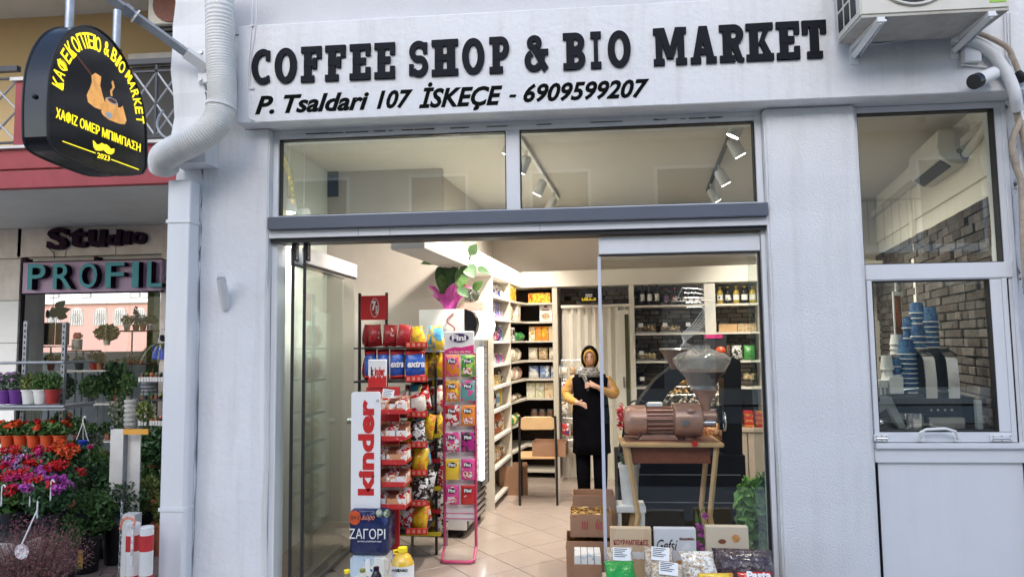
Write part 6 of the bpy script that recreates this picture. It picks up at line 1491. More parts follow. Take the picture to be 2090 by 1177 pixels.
MB().box(w2*.05, w2*.85, -.002, 0, h2_*.42, h2_*.56).build('name_plate', m['wood'], t)
text('letters', 'Κουραμπιέδες', rect(w2*.1, w2*.8, h2_*.46, h2_*.52, -.005, -.0025), m['brown'], t)
oval(w2*.4, h2_*.78, .022, .022, -.001, .002).build('biscuit_picture', m['bronze'], t)
gm = MP('green_packet', [(.01, .25, .04), (.02, .33, .06), (.01, .28, .05), (.4, .45, .2)], 9, .25, bump=.35); cm_ = MP('clear_grain', [(.5, .4, .3), (.6, .52, .42), (.4, .3, .2), W8], 50, .25, bump=.5); dm_ = MP('dark_raisin', [(.03, .02, .03), (.06, .04, .05), (.1, .08, .09), (.35, .35, .37)], 38, .2, bump=.9); rm_ = MP('red_packet', [(.5, .01, .01), (.55, .02, .02), (.45, .01, .01), (.6, .3, .1)], 7, .25, bump=.3); sm_ = MP('silver_seed', [(.3, .2, .12), (.5, .4, .3), W8, (.25, .15, .08)], 40, .2, bump=.8)
def pkt(px, py, w_, h_, t_, mat, label, y, lean=-50, rz=0, card=False):
    p = at(px, py, y); o = thing('food_packet', label, 'packet', (p.x, y, gz+.012), R(rz), None)
    b = bag_mb(w_, h_, t_).build('bag', mat, o, smooth='all'); b.rotation_euler = (R(lean), 0, 0)
    b.location = (0, 0, t_*.3)
    if card:
        c = MB().box(-.05, .05, -t_*.5-.004, -t_*.5-.001, h_*.55, h_*.93).build('price_card', m['white'], o); c.rotation_euler = (R(lean), R(4), 0); c.location = (0, 0, t_*.3)
        for k in range(5):
            q = MB().box(-.042, .03-.012*(k % 3), -t_*.5-.006, -t_*.5-.0045, h_*(.88-.055*k), h_*(.895-.055*k)).build('print_line', m['ink'], c)
    return o
pkt(1272, 1175, .17, .2, .07, gm, 'green packet lying in front at the left of the stand', -.5, -52, 5)
pkt(1268, 1140, .16, .19, .06, cm_, 'clear grain packet with white price card behind the green packet', -.3, -35, 3, True)
pkt(1345, 1140, .17, .2, .07, cm_, 'clear oat packet with tilted white price card at the centre left', -.32, -38, -5, True)
pkt(1362, 1175, .18, .2, .07, cm_, 'front clear packet with white price card in the middle', -.55, -50, -6, True)
pkt(1435, 1160, .2, .22, .08, sm_, 'crinkled packet of brown seeds right of the price cards', -.4, -48, 4)
t_ = pkt(1520, 1150, .34, .18, .12, dm_, 'wide clear bag of dark raisins at the right end', -.3, -42, -6)
pkt(1475, 1180, .2, .16, .06, MP('redyellow', [RD, YE, (.6, .3, .05), RD], 9, .25, bump=.3), 'red and yellow packet at the front edge near the raisins', -.56, -52, 6)
t_ = pkt(1556, 1180, .19, .17, .06, rm_, 'red packet with white lettering at the front right corner', -.56, -52, 4)
o = text('letters', 'Pasta', rect(-.06, .07, .1, .15, -.036, -.033), m['white'], t_, bold=.04, shear=.2); o.rotation_euler = (R(-52), 0, 0); o.location = (0, 0, .02)
# ------------------------------------------------------------------ right window interior
ctr = thing('bar_counter', 'dark bar counter behind the serving hatch', 'counter', tuple(at(1900, 900, .6)), world=True)
P('top', MB().box(1.5, 2.75, .3, 1.1, 1.0, 1.04), m['dkgrey'], ctr)
P('body', MB().box(1.55, 2.7, .35, 1.05, .03, .999), m['palewood'], ctr)
def W(px, py, y=.55): return at(px, py, y)
em = thing('espresso_machine', 'black and steel espresso machine behind the hatch window', 'coffee machine', tuple(W(1870, 870)), world=True)
zc_ = 1.041
P('side_panel', MB().prism([(W(1783, 845).x, W(1783, 845).z), (W(1786, 812).x, W(1786, 808).z), (W(1812, 805).x, W(1812, 808).z), (W(1845, 876).x, zc_), (W(1828, 876).x, zc_), (W(1805, 830).x, W(1805, 830).z)], .5, .54), m['silver'], em, bevel=.003)
pb_ = [(1815, 798), (1880, 793), (1960, 805), (1985, 810), (1992, 880), (1835, 880), (1822, 830)]
P('body', MB().prism([(W(a, b, .6).x, max(zc_+.02, W(a, b, .6).z)) for a, b in pb_], .57, .95), m['blackgloss'], em, bevel=.008)
P('top_rail', MB().tube([tuple(W(1818, 797, .56)), tuple(W(1880, 792, .56)), tuple(W(1960, 803, .56))], .006, 8), m['chrome'], em)
P('group_head', MB().lathe([(.03, zc_+.06), (.035, zc_+.1)], (W(1850, 860, .52).x, .53, 0), 16), m['chrome'], em, smooth=True)
for q in range(4): P('control_button', MB().lathe([(.008, .566), (.008, .5695)], (W(1900+14*q, 830, .57).x, 0, W(1900, 836, .57).z), 10, axis='y'), m['silver'], em)
for x in (1892, 1938):
    xa_, xb_ = W(x-1, 760, .5).x, W(x+22, 760, .5).x; zt9, zb9 = W(x, 716, .54).z, W(x, 812, .5).z
    inner9 = [(.52, zb9), (.5, zb9+.12), (.498, zt9-.07)]+[(.498+.085*(1-math.cos(R(q))), zt9-.07+.065*math.sin(R(q))) for q in range(15, 181, 15)]+[(.66, zb9)]
    mb = MB(); vs = []; fs = []
    for (yy, zz9) in inner9:
        sh9 = (zb9-zz9)*.06; vs += [(xa_+sh9, yy, zz9), (xb_+sh9, yy, zz9)]
    for i in range(len(inner9)-1): fs.append((2*i, 2*i+1, 2*i+3, 2*i+2))
    off = len(vs); vs += [(a_, b_+.006 if i_ < 20 else b_-.006, c_-.004) for i_, (a_, b_, c_) in enumerate(vs)]
    fs += [tuple(q+off for q in f) for f in fs]+[(2*i, 2*i+2, 2*i+2+off, 2*i+off) for i in range(len(inner9)-1)]+[(2*i+1, 2*i+3, 2*i+3+off, 2*i+1+off) for i in range(len(inner9)-1)]
    P('steel_hoop', MB().add(vs, fs), m['chrome'], em, smooth=True)
P('drum', MB().prism([(W(a, b, .6).x, W(a, b, .6).z) for a, b in ((1874, 800), (1868, 730), (1885, 716), (1930, 710), (1950, 722), (1958, 800), (1900, 812))], .575, .8), m['dkgrey'], em, bevel=.01)
P('milk_can', MB().lathe([(.05, zc_), (.05, W(0, 848, .5).z)], (W(1868, 860, .48).x, .48, 0), 18), m['chrome'], em, smooth=True)
P('drip_panel', MB().box(W(1895, 870, .48).x, W(1968, 870, .48).x, .46, .5, zc_, W(1900, 851, .48).z), m['silver'], em, bevel=.006)
P('paddle', MB().box(W(1992, 870, .5).x, W(2003, 870, .5).x, .48, .51, zc_, W(1997, 816, .5).z), m['white'], em)
P('badge', MB().box(W(1786, 820, .49).x, W(1797, 820, .49).x, .492, .4995, W(1790, 820, .49).z, W(1790, 810, .49).z), m['dkgrey'], em)
P('portafilter', MB().sphere(tuple(W(1796, 862, .5)), .03, 10, 8), m['chrome'], em, smooth='all')
def cups(px, y_bot, y_top, w_, n, mat, label, y=.62, grp='stacks of paper cups', nm='cup_stack'):
    a = W(px, y_bot, y); b = W(px, y_top, y); wid = w_/1400*(y+4.3)
    t = thing(nm, label, 'paper cups', (a.x, y, a.z), 0, None)
    H = b.z-a.z; ch_ = min(.1, H*.5)
    step = (H-ch_)/max(1, n-1)
    for k in range(n):
        MB().lathe([(wid*.5, 0), (wid*.36, ch_)], (0, 0, step*k), 14).build('cup', mat, t, smooth=True)
        MB().lathe([(wid*.52, -.004), (wid*.53, .002), (wid*.5, .004)], (0, 0, step*k), 14).build('rim', m['cuplip'], t)
    return t
cups(1856, 800, 692, 33, 9, m['blue'], 'tallest left stack of blue paper cups on the espresso machine')
cups(1901, 708, 627, 30, 6, m['blue'], 'right rear stack of blue paper cups above the steel hoops', y=.66)
cups(1873, 660, 617, 27, 3, m['blue'], 'highest short stack of blue paper cups', y=.7)
cups(1876, 710, 663, 27, 3, m['blue'], 'front middle stack of blue paper cups', y=.6)
cups(1855, 690, 648, 22, 2, m['blue'], 'purple blue cup stack at the left of the highest one', y=.72)
cups(1831, 765, 730, 16, 2, m['blue'], 'small low stack of blue cups by the white cups', y=.6)
cups(1812, 780, 725, 24, 2, m['cuplip'], 'pair of upturned white foam cups left of the blue cups', y=.6)
cups(1831, 722, 682, 24, 3, m['cuplip'], 'white cup stack behind the blue cups under the poster', y=.75)
t = thing('lid_box', 'white plastic tub of cup lids on the machine top', 'tub', tuple(W(1826, 803, .58)), world=True)
P('tub', MB().box(W(1811, 800, .58).x, W(1840, 800, .58).x, .54, .62, W(1820, 803, .58).z, W(1820, 767, .58).z), m['cuplip'], t, bevel=.005)
t = thing('cup_shelf', 'thin dark shelf carrying the cups beside the espresso machine', 'shelf', tuple(W(1850, 806, .6)), world=True)
P('shelf', MB().box(W(1786, 806, .6).x, W(1880, 806, .6).x, .55, .8, W(1800, 812, .6).z, W(1800, 806, .6).z), m['dkgrey'], t)
t = thing('small_cups', 'little stack of white saucers and a metal tin beside the tub', 'saucers', tuple(W(1797, 805, .57)), world=True)
P('saucers', MB().lathe([(.035, 0), (.04, .03), (.04, .05)], tuple(W(1800, 790, .57)), 14), m['cuplip'], t); P('tin', MB().lathe([(.028, 0), (.028, .05)], tuple(W(1801, 804, .57)), 14), m['chrome'], t, smooth=True)
ps = W(1831, 640, .9); t = thing('hanging_poster', 'narrow white framed poster with dark coffee picture on the stone wall', 'poster', tuple(ps), R(35))
MB().box(-.05, .05, -.008, 0, -.17, .16).build('frame', m['white'], t); MB().box(-.038, .038, -.011, -.0085, -.15, .13).build('picture', MP('coffeepic', [DK, BR, (.5, .12, .04), DK], 9, .4), t); MB().box(-.012, .012, -.005, 0, .161, .3).build('hanger', m['white'], t)
# indoor AC on the right wall
ia = thing('indoor_ac_unit', 'white wall mounted indoor air conditioner high on the right wall', 'air conditioner', rw(1.0, 0, 3.0), world=True)
pf = [(0, 2.93), (.05, 2.9), (.14, 2.92), (.2, 2.98), (.215, 3.05), (.2, 3.18), (.0, 3.18)]
mb = MB(); vs = []
for s in (.62, 1.45): vs += [rw(s, o, z+.0) for o, z in pf]
n = len(pf); mb.add(vs, [tuple(range(n)), tuple(range(n, 2*n))[::-1]] + [(i, (i+1) % n, n+(i+1) % n, n+i) for i in range(n)])
P('casing', mb, m['acw'], ia, bevel=.008, bseg=2)
mb = MB(); q = [rw(.68, .12, 2.905), rw(1.38, .12, 2.905), rw(1.38, .19, 2.955), rw(.68, .19, 2.955)]
mb.add([tuple(Vector(v)+Vector((0, 0, -.006))) for v in q]+[tuple(Vector(v)+Vector((0, 0, .002))) for v in q], [(0, 1, 2, 3), (4, 5, 6, 7), (0, 1, 5, 4), (1, 2, 6, 5), (2, 3, 7, 6), (3, 0, 4, 7)]); P('outlet_flap', mb, m['dkgrey'], ia)
P('label_sticker', rbox(MB(), .612, .6195, .05, .1, 3.05, 3.15), m['silver'], ia)
P('label_sticker', MB().lathe([(.02, -.001), (.02, .001)], (rw(.615, .08, 3.0)[0], rw(.615, .08, 3.0)[1], 3.0), 14, axis='y'), m['leafA'], ia)
P('pipe_sleeve', MB().tube([rw(.62, .04, 2.97), rw(.35, .05, 3.0), rw(.05, .05, 3.06)], .03, 12), m['acw'], ia, smooth='all')
P('sleeve_end', MB().tube([rw(.63, .04, 2.97), rw(.6, .042, 2.972)], .036, 12), m['black'], ia)
# ------------------------------------------------------------------ neighbour: balcony and plant shop
YB = .3
nb = thing('neighbour_building', 'neighbour building with faded red balcony and marble plant shop front', 'building', (-4, 2, 0), world=True)
zb0 = 2.84
def N(name, mb, mat, par=None, **k): return P(name, mb, mat, par or nb, **k)
N('balcony_slab', MB().box(-9, -2.66, YB+.06, 2.1, zb0, zb0+.12), m['soffit'])
N('balcony_band', MB().box(-9, -2.66, YB, YB+.059, zb0-.03, zb0+.1), m['redband'], bevel=.004)
N('balcony_band', MB().box(-9, -2.66, YB+.03, YB+.15, zb0+.121, zb0+.27), m['redband'], bevel=.004)
N('coping', MB().box(-9, -2.66, YB+.0, YB+.18, zb0+.271, zb0+.292), m['coping'])
px0, px1 = at(28, 200, YB).x, at(112, 200, YB).x
N('parapet_block', MB().box(px0, px1, YB+.01, YB+.17, zb0+.293, at(40, 165, YB).z), m['redband'], bevel=.004)
N('coping', MB().box(px0-.03, px1+.03, YB-.01, YB+.19, at(40, 165, YB).z, at(40, 158, YB).z), m['coping'])
rt_ = at(300, 122, YB+.08).z
def railing(x0, x1, lab):
    r = thing('balcony_railing', lab, 'railing', (x0, YB+.08, zb0+.29), world=True)
    P('top_rail', MB().box(x0, x1, YB+.06, YB+.1, rt_-.04, rt_), m['rail'], r); P('lower_rail', MB().box(x0, x1, YB+.07, YB+.09, zb0+.33, zb0+.345), m['rail'], r)
    n = max(1, round((x1-x0)/.42)); w_ = (x1-x0)/n; zl, zh = zb0+.345, rt_-.1
    P('mid_rail', MB().box(x0, x1, YB+.07, YB+.09, zh, zh+.015), m['rail'], r)
    for k in range(n):
        a, b = x0+k*w_, x0+(k+1)*w_
        for (p, q_) in (((a, zl), (b, zh)), ((b, zl), (a, zh)), ((a, (zl+zh)/2), ((a+b)/2, zh)), (((a+b)/2, zl), (b, (zl+zh)/2)), ((a, (zl+zh)/2), ((a+b)/2, zl)), (((a+b)/2, zh), (b, (zl+zh)/2))):
            P('bar', MB().tube([(p[0], YB+.08, p[1]), (q_[0], YB+.08, q_[1])], .008, 6), m['railgrey'], r)
        P('bar', MB().box(a-.008, a+.008, YB+.07, YB+.09, zl, rt_-.04), m['rail'], r)
railing(px1+.02, -2.67, 'dark crossed bar balcony railing between the hanging sign and the white pier')
railing(-6.0, px0-.04, 'crossed bar balcony railing at the left picture edge')
N('upper_wall', MB().box(-9, -2.0, 2.0, 2.2, zb0+.12, 6.2), m['beigewall'])
N('upper_soffit', MB().box(-9, -2.6, .2, 2.0, 5.0, 5.12), m['soffit']).location = (0, 0, 0)
wn = N('window', MB().box(at(262, 200, 1.98).x, -2.2, 1.94, 1.99, zb0+.2, at(300, 140, 1.98).z), m['black'])
P('window_box', MB().box(at(262, 200, 1.9).x, -2.2, 1.88, 1.938, at(300, 140, 1.98).z, at(300, 118, 1.98).z), m['coping'], wn)
a = at(312, 50, 1.2); t = thing('balcony_ac_unit', 'small round fan air conditioner on the neighbour balcony at the top', 'air conditioner', (a.x, 1.2, a.z), world=True)
P('casing', MB().box(a.x-.05, a.x+.7, 1.2, 1.5, a.z, a.z+.5), m['acw'], t, bevel=.008); P('fan_guard', MB().lathe([(.16, -.012), (.16, .0)], (a.x+.16, 1.2, a.z+.17), 24, axis='y'), m['brown'], t)
P('bracket', MB().box(a.x-.02, a.x+.66, 1.25, 1.29, a.z-.04, a.z-.001), m['black'], t)
P('wall_plate', MB().box(a.x-.02, a.x+.02, 1.29, 1.999, a.z-.04, a.z-.001), m['black'], t)
YM = 2.05
zs_ = zb0-.001
# marble cladding slabs
mwall = N('cladding', MB().box(-9, at(46, 600, YM).x-.02, YM+.03, YM+.3, 0, zs_), m['mortar'], label='marble clad wall left of the plant shop window')
xr = at(42, 600, YM).x-.012
for r_i in range(7):
    x = xr
    for c in range(6):
        z0 = .02+r_i*.42; z1 = min(z0+.415, zs_)
        P('marble_slab', MB().box(x-.6, x-.004, YM, YM+.029, z0, z1), m['marble'] if r_i > 4 else m['marblewhite'], mwall, bevel=.003); x -= .604
mt2 = N('lintel', MB().box(at(30, 500, YM).x, -2.4, YM+.03, YM+.3, at(200, 521, YM).z, zs_), m['mortar'])
x = at(38, 480, YM).x-.01
for k in range(4): P('marble_slab', MB().box(x, x+.52, YM, YM+.029, at(200, 521, YM).z, zs_), m['marble'], mt2, bevel=.003); x += .525
N('lintel_frame', MB().box(at(50, 528, YM).x, -2.4, YM+.05, YM+.25, at(200, 533, YM).z, at(200, 521, YM).z-.002), m['coping'])
rp = N('right_jamb', MB().box(at(329, 600, YM-.05).x, -2.4, YM-.02, YM+.3, 0, at(200, 522, YM).z+.06), m['mortar'])
for r_i in range(6): P('marble_slab', MB().box(at(328, 600, YM-.05).x, -2.4, YM-.05, YM-.021, .01+r_i*.3, .305+r_i*.3), m['marble'], rp, bevel=.003)
P('marble_slab', MB().box(at(328, 600, YM-.05).x, -2.4, YM-.05, YM-.021, 1.812, 2.3), m['marble'], rp); P('marble_slab', MB().box(at(328, 600, YM-.05).x, -2.4, YM-.05, YM-.021, 2.305, zs_), m['marble'], rp)
lj = N('left_jamb', MB().box(at(46, 600, YM).x-.018, at(70, 600, YM+.2).x, YM+.06, YM+.32, 0, at(200, 534, YM).z), m['coping'])
P('window_post', MB().box(at(70, 600, YM+.2).x, at(74, 600, YM+.2).x, YM+.1, YM+.3, 0, at(200, 534, YM).z), m['black'], lj)
# PROFIL sign
zt_, zb_ = at(200, 532, YM-.12).z, at(200, 595, YM-.12).z
pf_ = thing('lilac_sign', 'lilac sign board with deep teal PROFIL letters over the plant shop window', 'sign', (at(180, 560, YM-.1).x, YM-.08, zb_), world=True)
xa, xb = at(43, 560, YM-.12).x, at(327, 560, YM-.12).x
P('board', MB().box(xa, xb, YM-.1, YM-.06, zb_, zt_), m['lilac'], pf_)
P('edge', MB().box(xa-.008, xb, YM-.105, YM-.055, zb_-.012, zb_-.0005), m['plum'], pf_); P('edge', MB().box(xa-.01, xa-.001, YM-.105, YM-.055, zb_, zt_), m['plum'], pf_); P('edge', MB().box(xa-.008, xb, YM-.105, YM-.055, zt_+.0005, zt_+.01), m['plum'], pf_)
for x in (52, 196): p = at(x, 525, YM-.08); P('bracket', MB().box(p.x-.015, p.x+.015, YM-.09, YM, zt_+.011, zt_+.045), m['plum'], pf_)
for c, a, b in (('P', 52, 88), ('R', 104, 142), ('O', 157, 194), ('F', 211, 249), ('I', 266, 279), ('L', 297, 327)):
    xA, xB = at(a, 565, YM-.2).x, at(b, 565, YM-.2).x; z0, z1 = zb_+.03, zt_-.025
    o = text('letter', c, rect(xA, xB, z0, z1, YM-.17, YM-.1), m['plum'], pf_, bold=.008)
    text('letter_face', c, rect(xA-.001, xB+.001, z0-.001, z1+.001, YM-.175, YM-.1705), m['teal'], o, bold=.008)
# Studio letters
st_ = thing('studio_lettering', 'chunky dark plum Studio letters on the marble lintel', 'sign lettering', (at(190, 485, YM).x, YM, at(190, 500, YM).z), world=True)
for c, a, b, y0, y1 in (('S', 90, 133, 461, 506), ('t', 135, 172, 463, 503), ('u', 175, 211, 467, 503), ('d', 212, 243, 468, 501), ('ı', 246, 262, 472, 499), ('o', 264, 293, 474, 499)):
    text('letter', c, rect(at(a, 480, YM-.08).x, at(b, 480, YM-.08).x, at(190, y1, YM-.08).z, at(190, y0, YM-.08).z, YM-.05, YM-.001), m['plum'], st_, bold=.035, shear=.03)
P('wire', MB().tube([tuple(at(98, 505, YM-.02)), tuple(at(110, 516, YM-.02)), tuple(at(112, 528, YM-.02))], .004, 5), m['black'], st_)
# shell of the plant shop, open at the back to the side street
sh = N('shop_shell', MB().box(-9, -2.6, 2.2, 6.3, zs_-.3, zs_-.02), m['soffit'])
P('side_wall', MB().box(at(330, 600, 2.3).x+.05, -2.3, 2.36, 6, 0, 2.5), m['soffit'], sh)
P('rear_parapet', MB().box(-11, -2.6, 4.6, 4.7, 0, 1.58), m['marblewhite'], sh)
P('green_post', MB().box(at(305, 650, 4.5).x, at(318, 650, 4.5).x, 4.45, 4.59, 0, 2.6), m['leafC'], sh)
P('floor', MB().box(-9, -2.6, 2.37, 4.59, .0, .02), m['grout'], sh)
P('shop_glass', MB().box(at(74, 700, YM+.2).x, at(328, 700, YM+.2).x, YM+.2, YM+.206, .3, at(200, 534, YM).z), MG('plant_shop_glass', (.97, .98, .97), 1.22), lj)
for px in (213, 260): x = at(px, 700, YM+.18).x; P('glass_joint', MB().box(x, x+.012, YM+.18, YM+.199, .3, 2.3), m['clear'], lj)
# far pink building
YPk = 35.
fp = thing('pink_building', 'distant pink and white building with arched grilled windows seen through the shop', 'building', (-28, YPk, 0), world=True)
X0, X1 = -40, -17; ztp = at(150, 619, YPk).z
P('wall', MB().box(X0, X1, YPk, YPk+4, 0, ztp), m['pinkwall'], fp); P('upper_wall', MB().box(X0, X1, YPk+.1, YPk+4, ztp, ztp+5), m['marblewhite'], fp)
P('ledge', MB().box(X0, X1, YPk-.25, YPk+.1, ztp-.05, ztp+.05), m['coping'], fp)
for cx_ in (157, 206, 245, 110, 285):
    a = at(cx_-14, 664, YPk); b = at(cx_+14, 640, YPk); c = at(cx_, 628, YPk)
    pts = [(a.x, a.z), (b.x, a.z), (b.x, b.z)]+[((a.x+b.x)/2+(b.x-a.x)/2*math.cos(R(q)), b.z+(c.z-b.z)*math.sin(R(q))) for q in range(15, 180, 15)]+[(a.x, b.z)]
    wn = P('window', MB().prism(pts, YPk-.04, YPk-.005), m['coping'], fp)
    g = MB()
    for k in range(6): g.box(a.x+(k+.5)*(b.x-a.x)/6-.012, a.x+(k+.5)*(b.x-a.x)/6+.012, YPk-.09, YPk-.06, a.z, b.z+.25)
    for r_ in (.12, .25): g.tube([((a.x+b.x)/2+r_*math.cos(q*math.pi/8), YPk-.08, (a.z+b.z)/2+.1+r_*math.sin(q*math.pi/8)) for q in range(16)], .015, 4, closed=True)
    P('grille', g, m['railgrey'], wn)
for cx_ in (110, 175, 275, 300):
    a = at(cx_-11, 618, YPk); b = at(cx_+11, 560, YPk); wn = P('window', MB().box(a.x, b.x, YPk+.05, YPk+.099, a.z+.3, b.z), m['greymetal'], fp)
    for k in range(4): P('shutter_slat', MB().box(a.x+.05, b.x-.05, YPk+.02, YPk+.049, a.z+.35+k*.4, a.z+.6+k*.4), m['coping'], wn)
# ------------------------------------------------------------------ plant display
def V(px, py, Y): return at(px, py, Y)
def shelfthing(name, label, x0px, x1px, ypx, Y, dep, mat, th=.015, posts=True, front=None):
    a = V(x0px, ypx, Y); b = V(x1px, ypx, Y); t = thing(name, label, 'shelf', ((a.x+b.x)/2, Y, a.z), world=True)
    P('board', MB().box(a.x, b.x, Y, Y+dep, a.z-th, a.z), mat, t)
    if front:
        n = 12; w_ = (b.x-a.x)/n
        for k in range(n): P('front_slat', MB().box(a.x+k*w_+.002, a.x+(k+1)*w_-.004, Y-.008, Y-.0005, a.z-.03, a.z+.012), front, t)
    return t, a, b
stn = thing('plant_stand', 'grey perforated steel plant stand at the left in front of the marble', 'stand', (V(60, 900, 1.0).x, 1.0, .012), world=True)
for px, Y, yt in ((52, 1.35, 655), (131, 1.35, 657)):
    a = V(px, yt, Y); po = P('post', MB().box(a.x-.017, a.x+.017, Y, Y+.03, .012, a.z), m['greymetal'], stn)
    for k in range(26): P('slot', MB().box(a.x-.006, a.x+.006, Y-.002, Y-.0004, a.z-.05-.05*k, a.z-.025-.05*k), m['black'], po)
for py, dy in ((733, 0), (822, 0), (912, 0)):
    a = V(-60, py+8, 1.0); b = V(131, py-9, 1.0); P('rail', MB().tube([(a.x, 1.0, a.z), (b.x, 1.0, a.z), (b.x, 1.35, a.z)], .012, 8), m['greymetal'], stn)
    if py > 800: P('shelf_board', MB().box(a.x, b.x, 1.01, 1.35, a.z-.03, a.z-.013), m['greymetal'], stn)
z1_ = V(60, 824, 1.0).z-.012; z2_ = V(60, 914, 1.0).z-.012
lav = [('flil', 8, 'potpurple', 'leafG', 'dark lavender plant in a purple pot at the left of the top tier'), ('flil', 30, 'potpurple', 'leafG', 'tall lavender in a purple pot on the top tier'), (None, 56, 'potwhite', 'leafC', 'green bushy plant in a white pot left of centre on the top tier'), (None, 80, 'potwhite', 'leafA', 'low green plant in the widest white pot on the top tier'), (None, 104, 'potred', 'leafA', 'green plant in a dark red pot at the right end of the top tier'), ('flil', -20, 'potpurple', 'leafG', 'cut off lavender plant at the picture edge')]
for fl_, px, pt, lf_, l_ in lav:
    p = V(px, 820, 1.14); fls = [(m['flil'], 6, .012, .018)] if fl_ else None
    potplant('potted_plant', l_, (p.x, 1.16, z1_), m[pt], .12, .062, m[lf_], (.075, .07, .085), 330, .026, .06, fls)
for k in range(6):
    px = -16+k*27; p = V(px, 910, 1.12)
    potplant('gerbera_pot', ('first', 'second', 'third', 'fourth', 'fifth', 'sixth')[k]+' orange pot of red flowers from the left on the lower tier', (p.x, 1.14, z2_), m['potorange'], .1, .055, m['leafA'], (.07, .08, .06), 220, .045, .05, [(m['forange'] if k % 3 else m['fred'], 4, .022, .03)])
# flower masses on crates lower left
crate = thing('plant_bench', 'low dark bench under the geraniums', 'bench', (V(60, 1050, .35).x, .3, .0), world=True)
ca0, cb0 = -4.6, -3.5
P('top', MB().box(ca0, cb0, -.15, .6, .42, .45), m['dkgrey'], crate)
for x in (ca0+.05, -3.9, cb0-.05):
    for y in (-.1, .55): P('leg', MB().box(x-.02, x+.02, y-.02, y+.02, .012, .419), m['dkgrey'], crate)
ger = [(18, 990, .45, 'fpink', 'hot pink'), (62, 970, .55, 'flil', 'lilac'), (64, 1005, .2, 'fpurp', 'magenta'), (95, 955, .6, 'fred', 'bright red'), (118, 990, .3, 'fred', 'deep red'), (25, 1035, .05, 'fred', 'crimson'), (100, 1030, .0, 'fpurp', 'purple'), (-15, 1010, .3, 'fpink', 'pink'), (135, 940, .65, 'forange', 'orange')]
for k, (px, py, Y, fm, cn_) in enumerate(ger):
    p = V(px, py, Y); bz = .451
    zc2 = max(p.z, .66)
    potplant('geranium', cn_+' flowering geranium on the low bench, '+('rear row' if Y > .4 else 'front row')+(' at the left' if px < 50 else ' at the right' if px > 90 else ' in the middle'), (p.x, Y, bz), m['potblack'], .12, .07, m['leafA'] if k % 2 else m['leafB'], (.15, .15, .13), 420, .05, zc2-bz-.1, [(m[fm], 8, .042, .03), (m['fpink' if k % 2 else 'fred'], 3, .03, .026)])
ht = thing('heather_bush', 'big brownish pink heather bush at the lower left corner', 'bush', (V(60, 1177, -.55).x, -.55, .0), world=True)
hc_ = V(62, 1150, -.5)
P('pot', MB().lathe([(.14, .0), (.2, .28)], (hc_.x, -.5, .0), 20), m['potblack'], ht, smooth=True)
hm = MB()
for _ in range(1500):
    a = random.uniform(0, 6.28); r_ = .27*math.sqrt(random.random()); e = random.uniform(.2, 1); b = Vector((hc_.x+r_*.3*math.cos(a), -.5+r_*.3*math.sin(a), .25)); d_ = Vector((r_*math.cos(a), r_*math.sin(a), .42*math.sqrt(max(0.05, 1-(r_/.3)**2))))
    p0 = b+d_*.35; p1 = b+d_*e+Vector((random.gauss(0, .02), random.gauss(0, .02), random.gauss(0, .02)))
    w_ = Vector((random.gauss(0, 1), random.gauss(0, 1), 0)).normalized()*.0018
    hm.add([p0-w_, p0+w_, p1], [(0, 1, 2)])
    for q in (.5, .7, .85, 1): 
        c = p0.lerp(p1, q); s_ = .011; u1 = Vector((random.gauss(0, 1), random.gauss(0, 1), random.gauss(0, 1))).normalized()*s_; u2 = Vector((random.gauss(0, 1), random.gauss(0, 1), random.gauss(0, 1))).normalized()*s_*.5
        hm.add([c-u1, c+u2, c+u1], [(0, 1, 2)])
P('sprigs', hm, m['heather'], ht)
P('bloom', foliage(MB(), (hc_.x, -.5, .45), (.26, .26, .24), 500, .016), m['heatherp'], ht)['kind'] = 'stuff'
tp = V(44, 1125, -.85); t = thing('plant_tag', 'round picture tag hanging in the heather bush', 'tag', tuple(tp), world=True)
P('card', MB().lathe([(.04, -.0015), (.042, 0), (.04, .0015)], tuple(tp), 8, axis='y'), MP('tagprint', [(.4, .6, .7), (.5, .3, .35), W8, (.3, .15, .15)], 50, .4), t)
P('strap', MB().tube([tuple(tp+Vector((0, 0, .04))), tuple(V(76, 1040, -.8)), tuple(V(77, 1022, -.8))], .004, 6), m['white'], t)
for k, (px, py) in enumerate(((4, 1000), (62, 1000), (104, 990), (77, 1025))):
    p = V(px, py, -.1); t = thing('basket_hook', ('leftmost', 'second', 'third', 'lowest')[k]+' white plastic basket hook rising out of the flowers', 'hook', tuple(p), world=True, group='white basket hooks')
    P('hook', MB().tube(catmull([p+Vector((0, 0, -.1)), p, p+Vector((0, 0, .02)), p+Vector((.012, 0, .035)), p+Vector((.024, 0, .02))], 5), .005, 6), m['white'], t, smooth='all')
# black pots with roses on the pavers
def G0(px, py):         # ground point
    d = ray(px, py); return CAM+d*((.014-CAM.z)/d.z)
g = G0(176, 1166); r1 = potplant('rose_pot', 'black nursery pot with yellow rose picture label and green bush', (g.x, g.y, .014), m['potblack'], .27, .105, m['leafA'], (.19, .17, .18), 950, .038, .14, [(m['fsalmon'], 2, .03, .03)])
lx, ly = g.x, g.y-.102
P('picture_label', MB().box(lx-.035, lx+.045, ly-.004, ly+.002, .07, .2), MP('roselabel', [(.02, .03, .01), (.75, .4, .08), (.8, .5, .15), (.02, .04, .01)], 18, .4), r1)
P('label_strip', MB().box(lx-.036, lx+.046, ly-.006, ly-.0045, .07, .09), m['leafC'], r1)
g = G0(232, 1150); potplant('rose_pot', 'larger black nursery pot with dark green bush behind the labelled one', (g.x, g.y+.05, .014), m['potblack'], .3, .13, m['leafB'], (.2, .18, .17), 850, .04, .15)
g = G0(128, 1195); r3 = potplant('rose_pot', 'black pot with handwritten price and orange label at the left', (g.x, g.y, .014), m['potblack'], .26, .09, m['leafA'], (.12, .12, .12), 380, .035, .1)
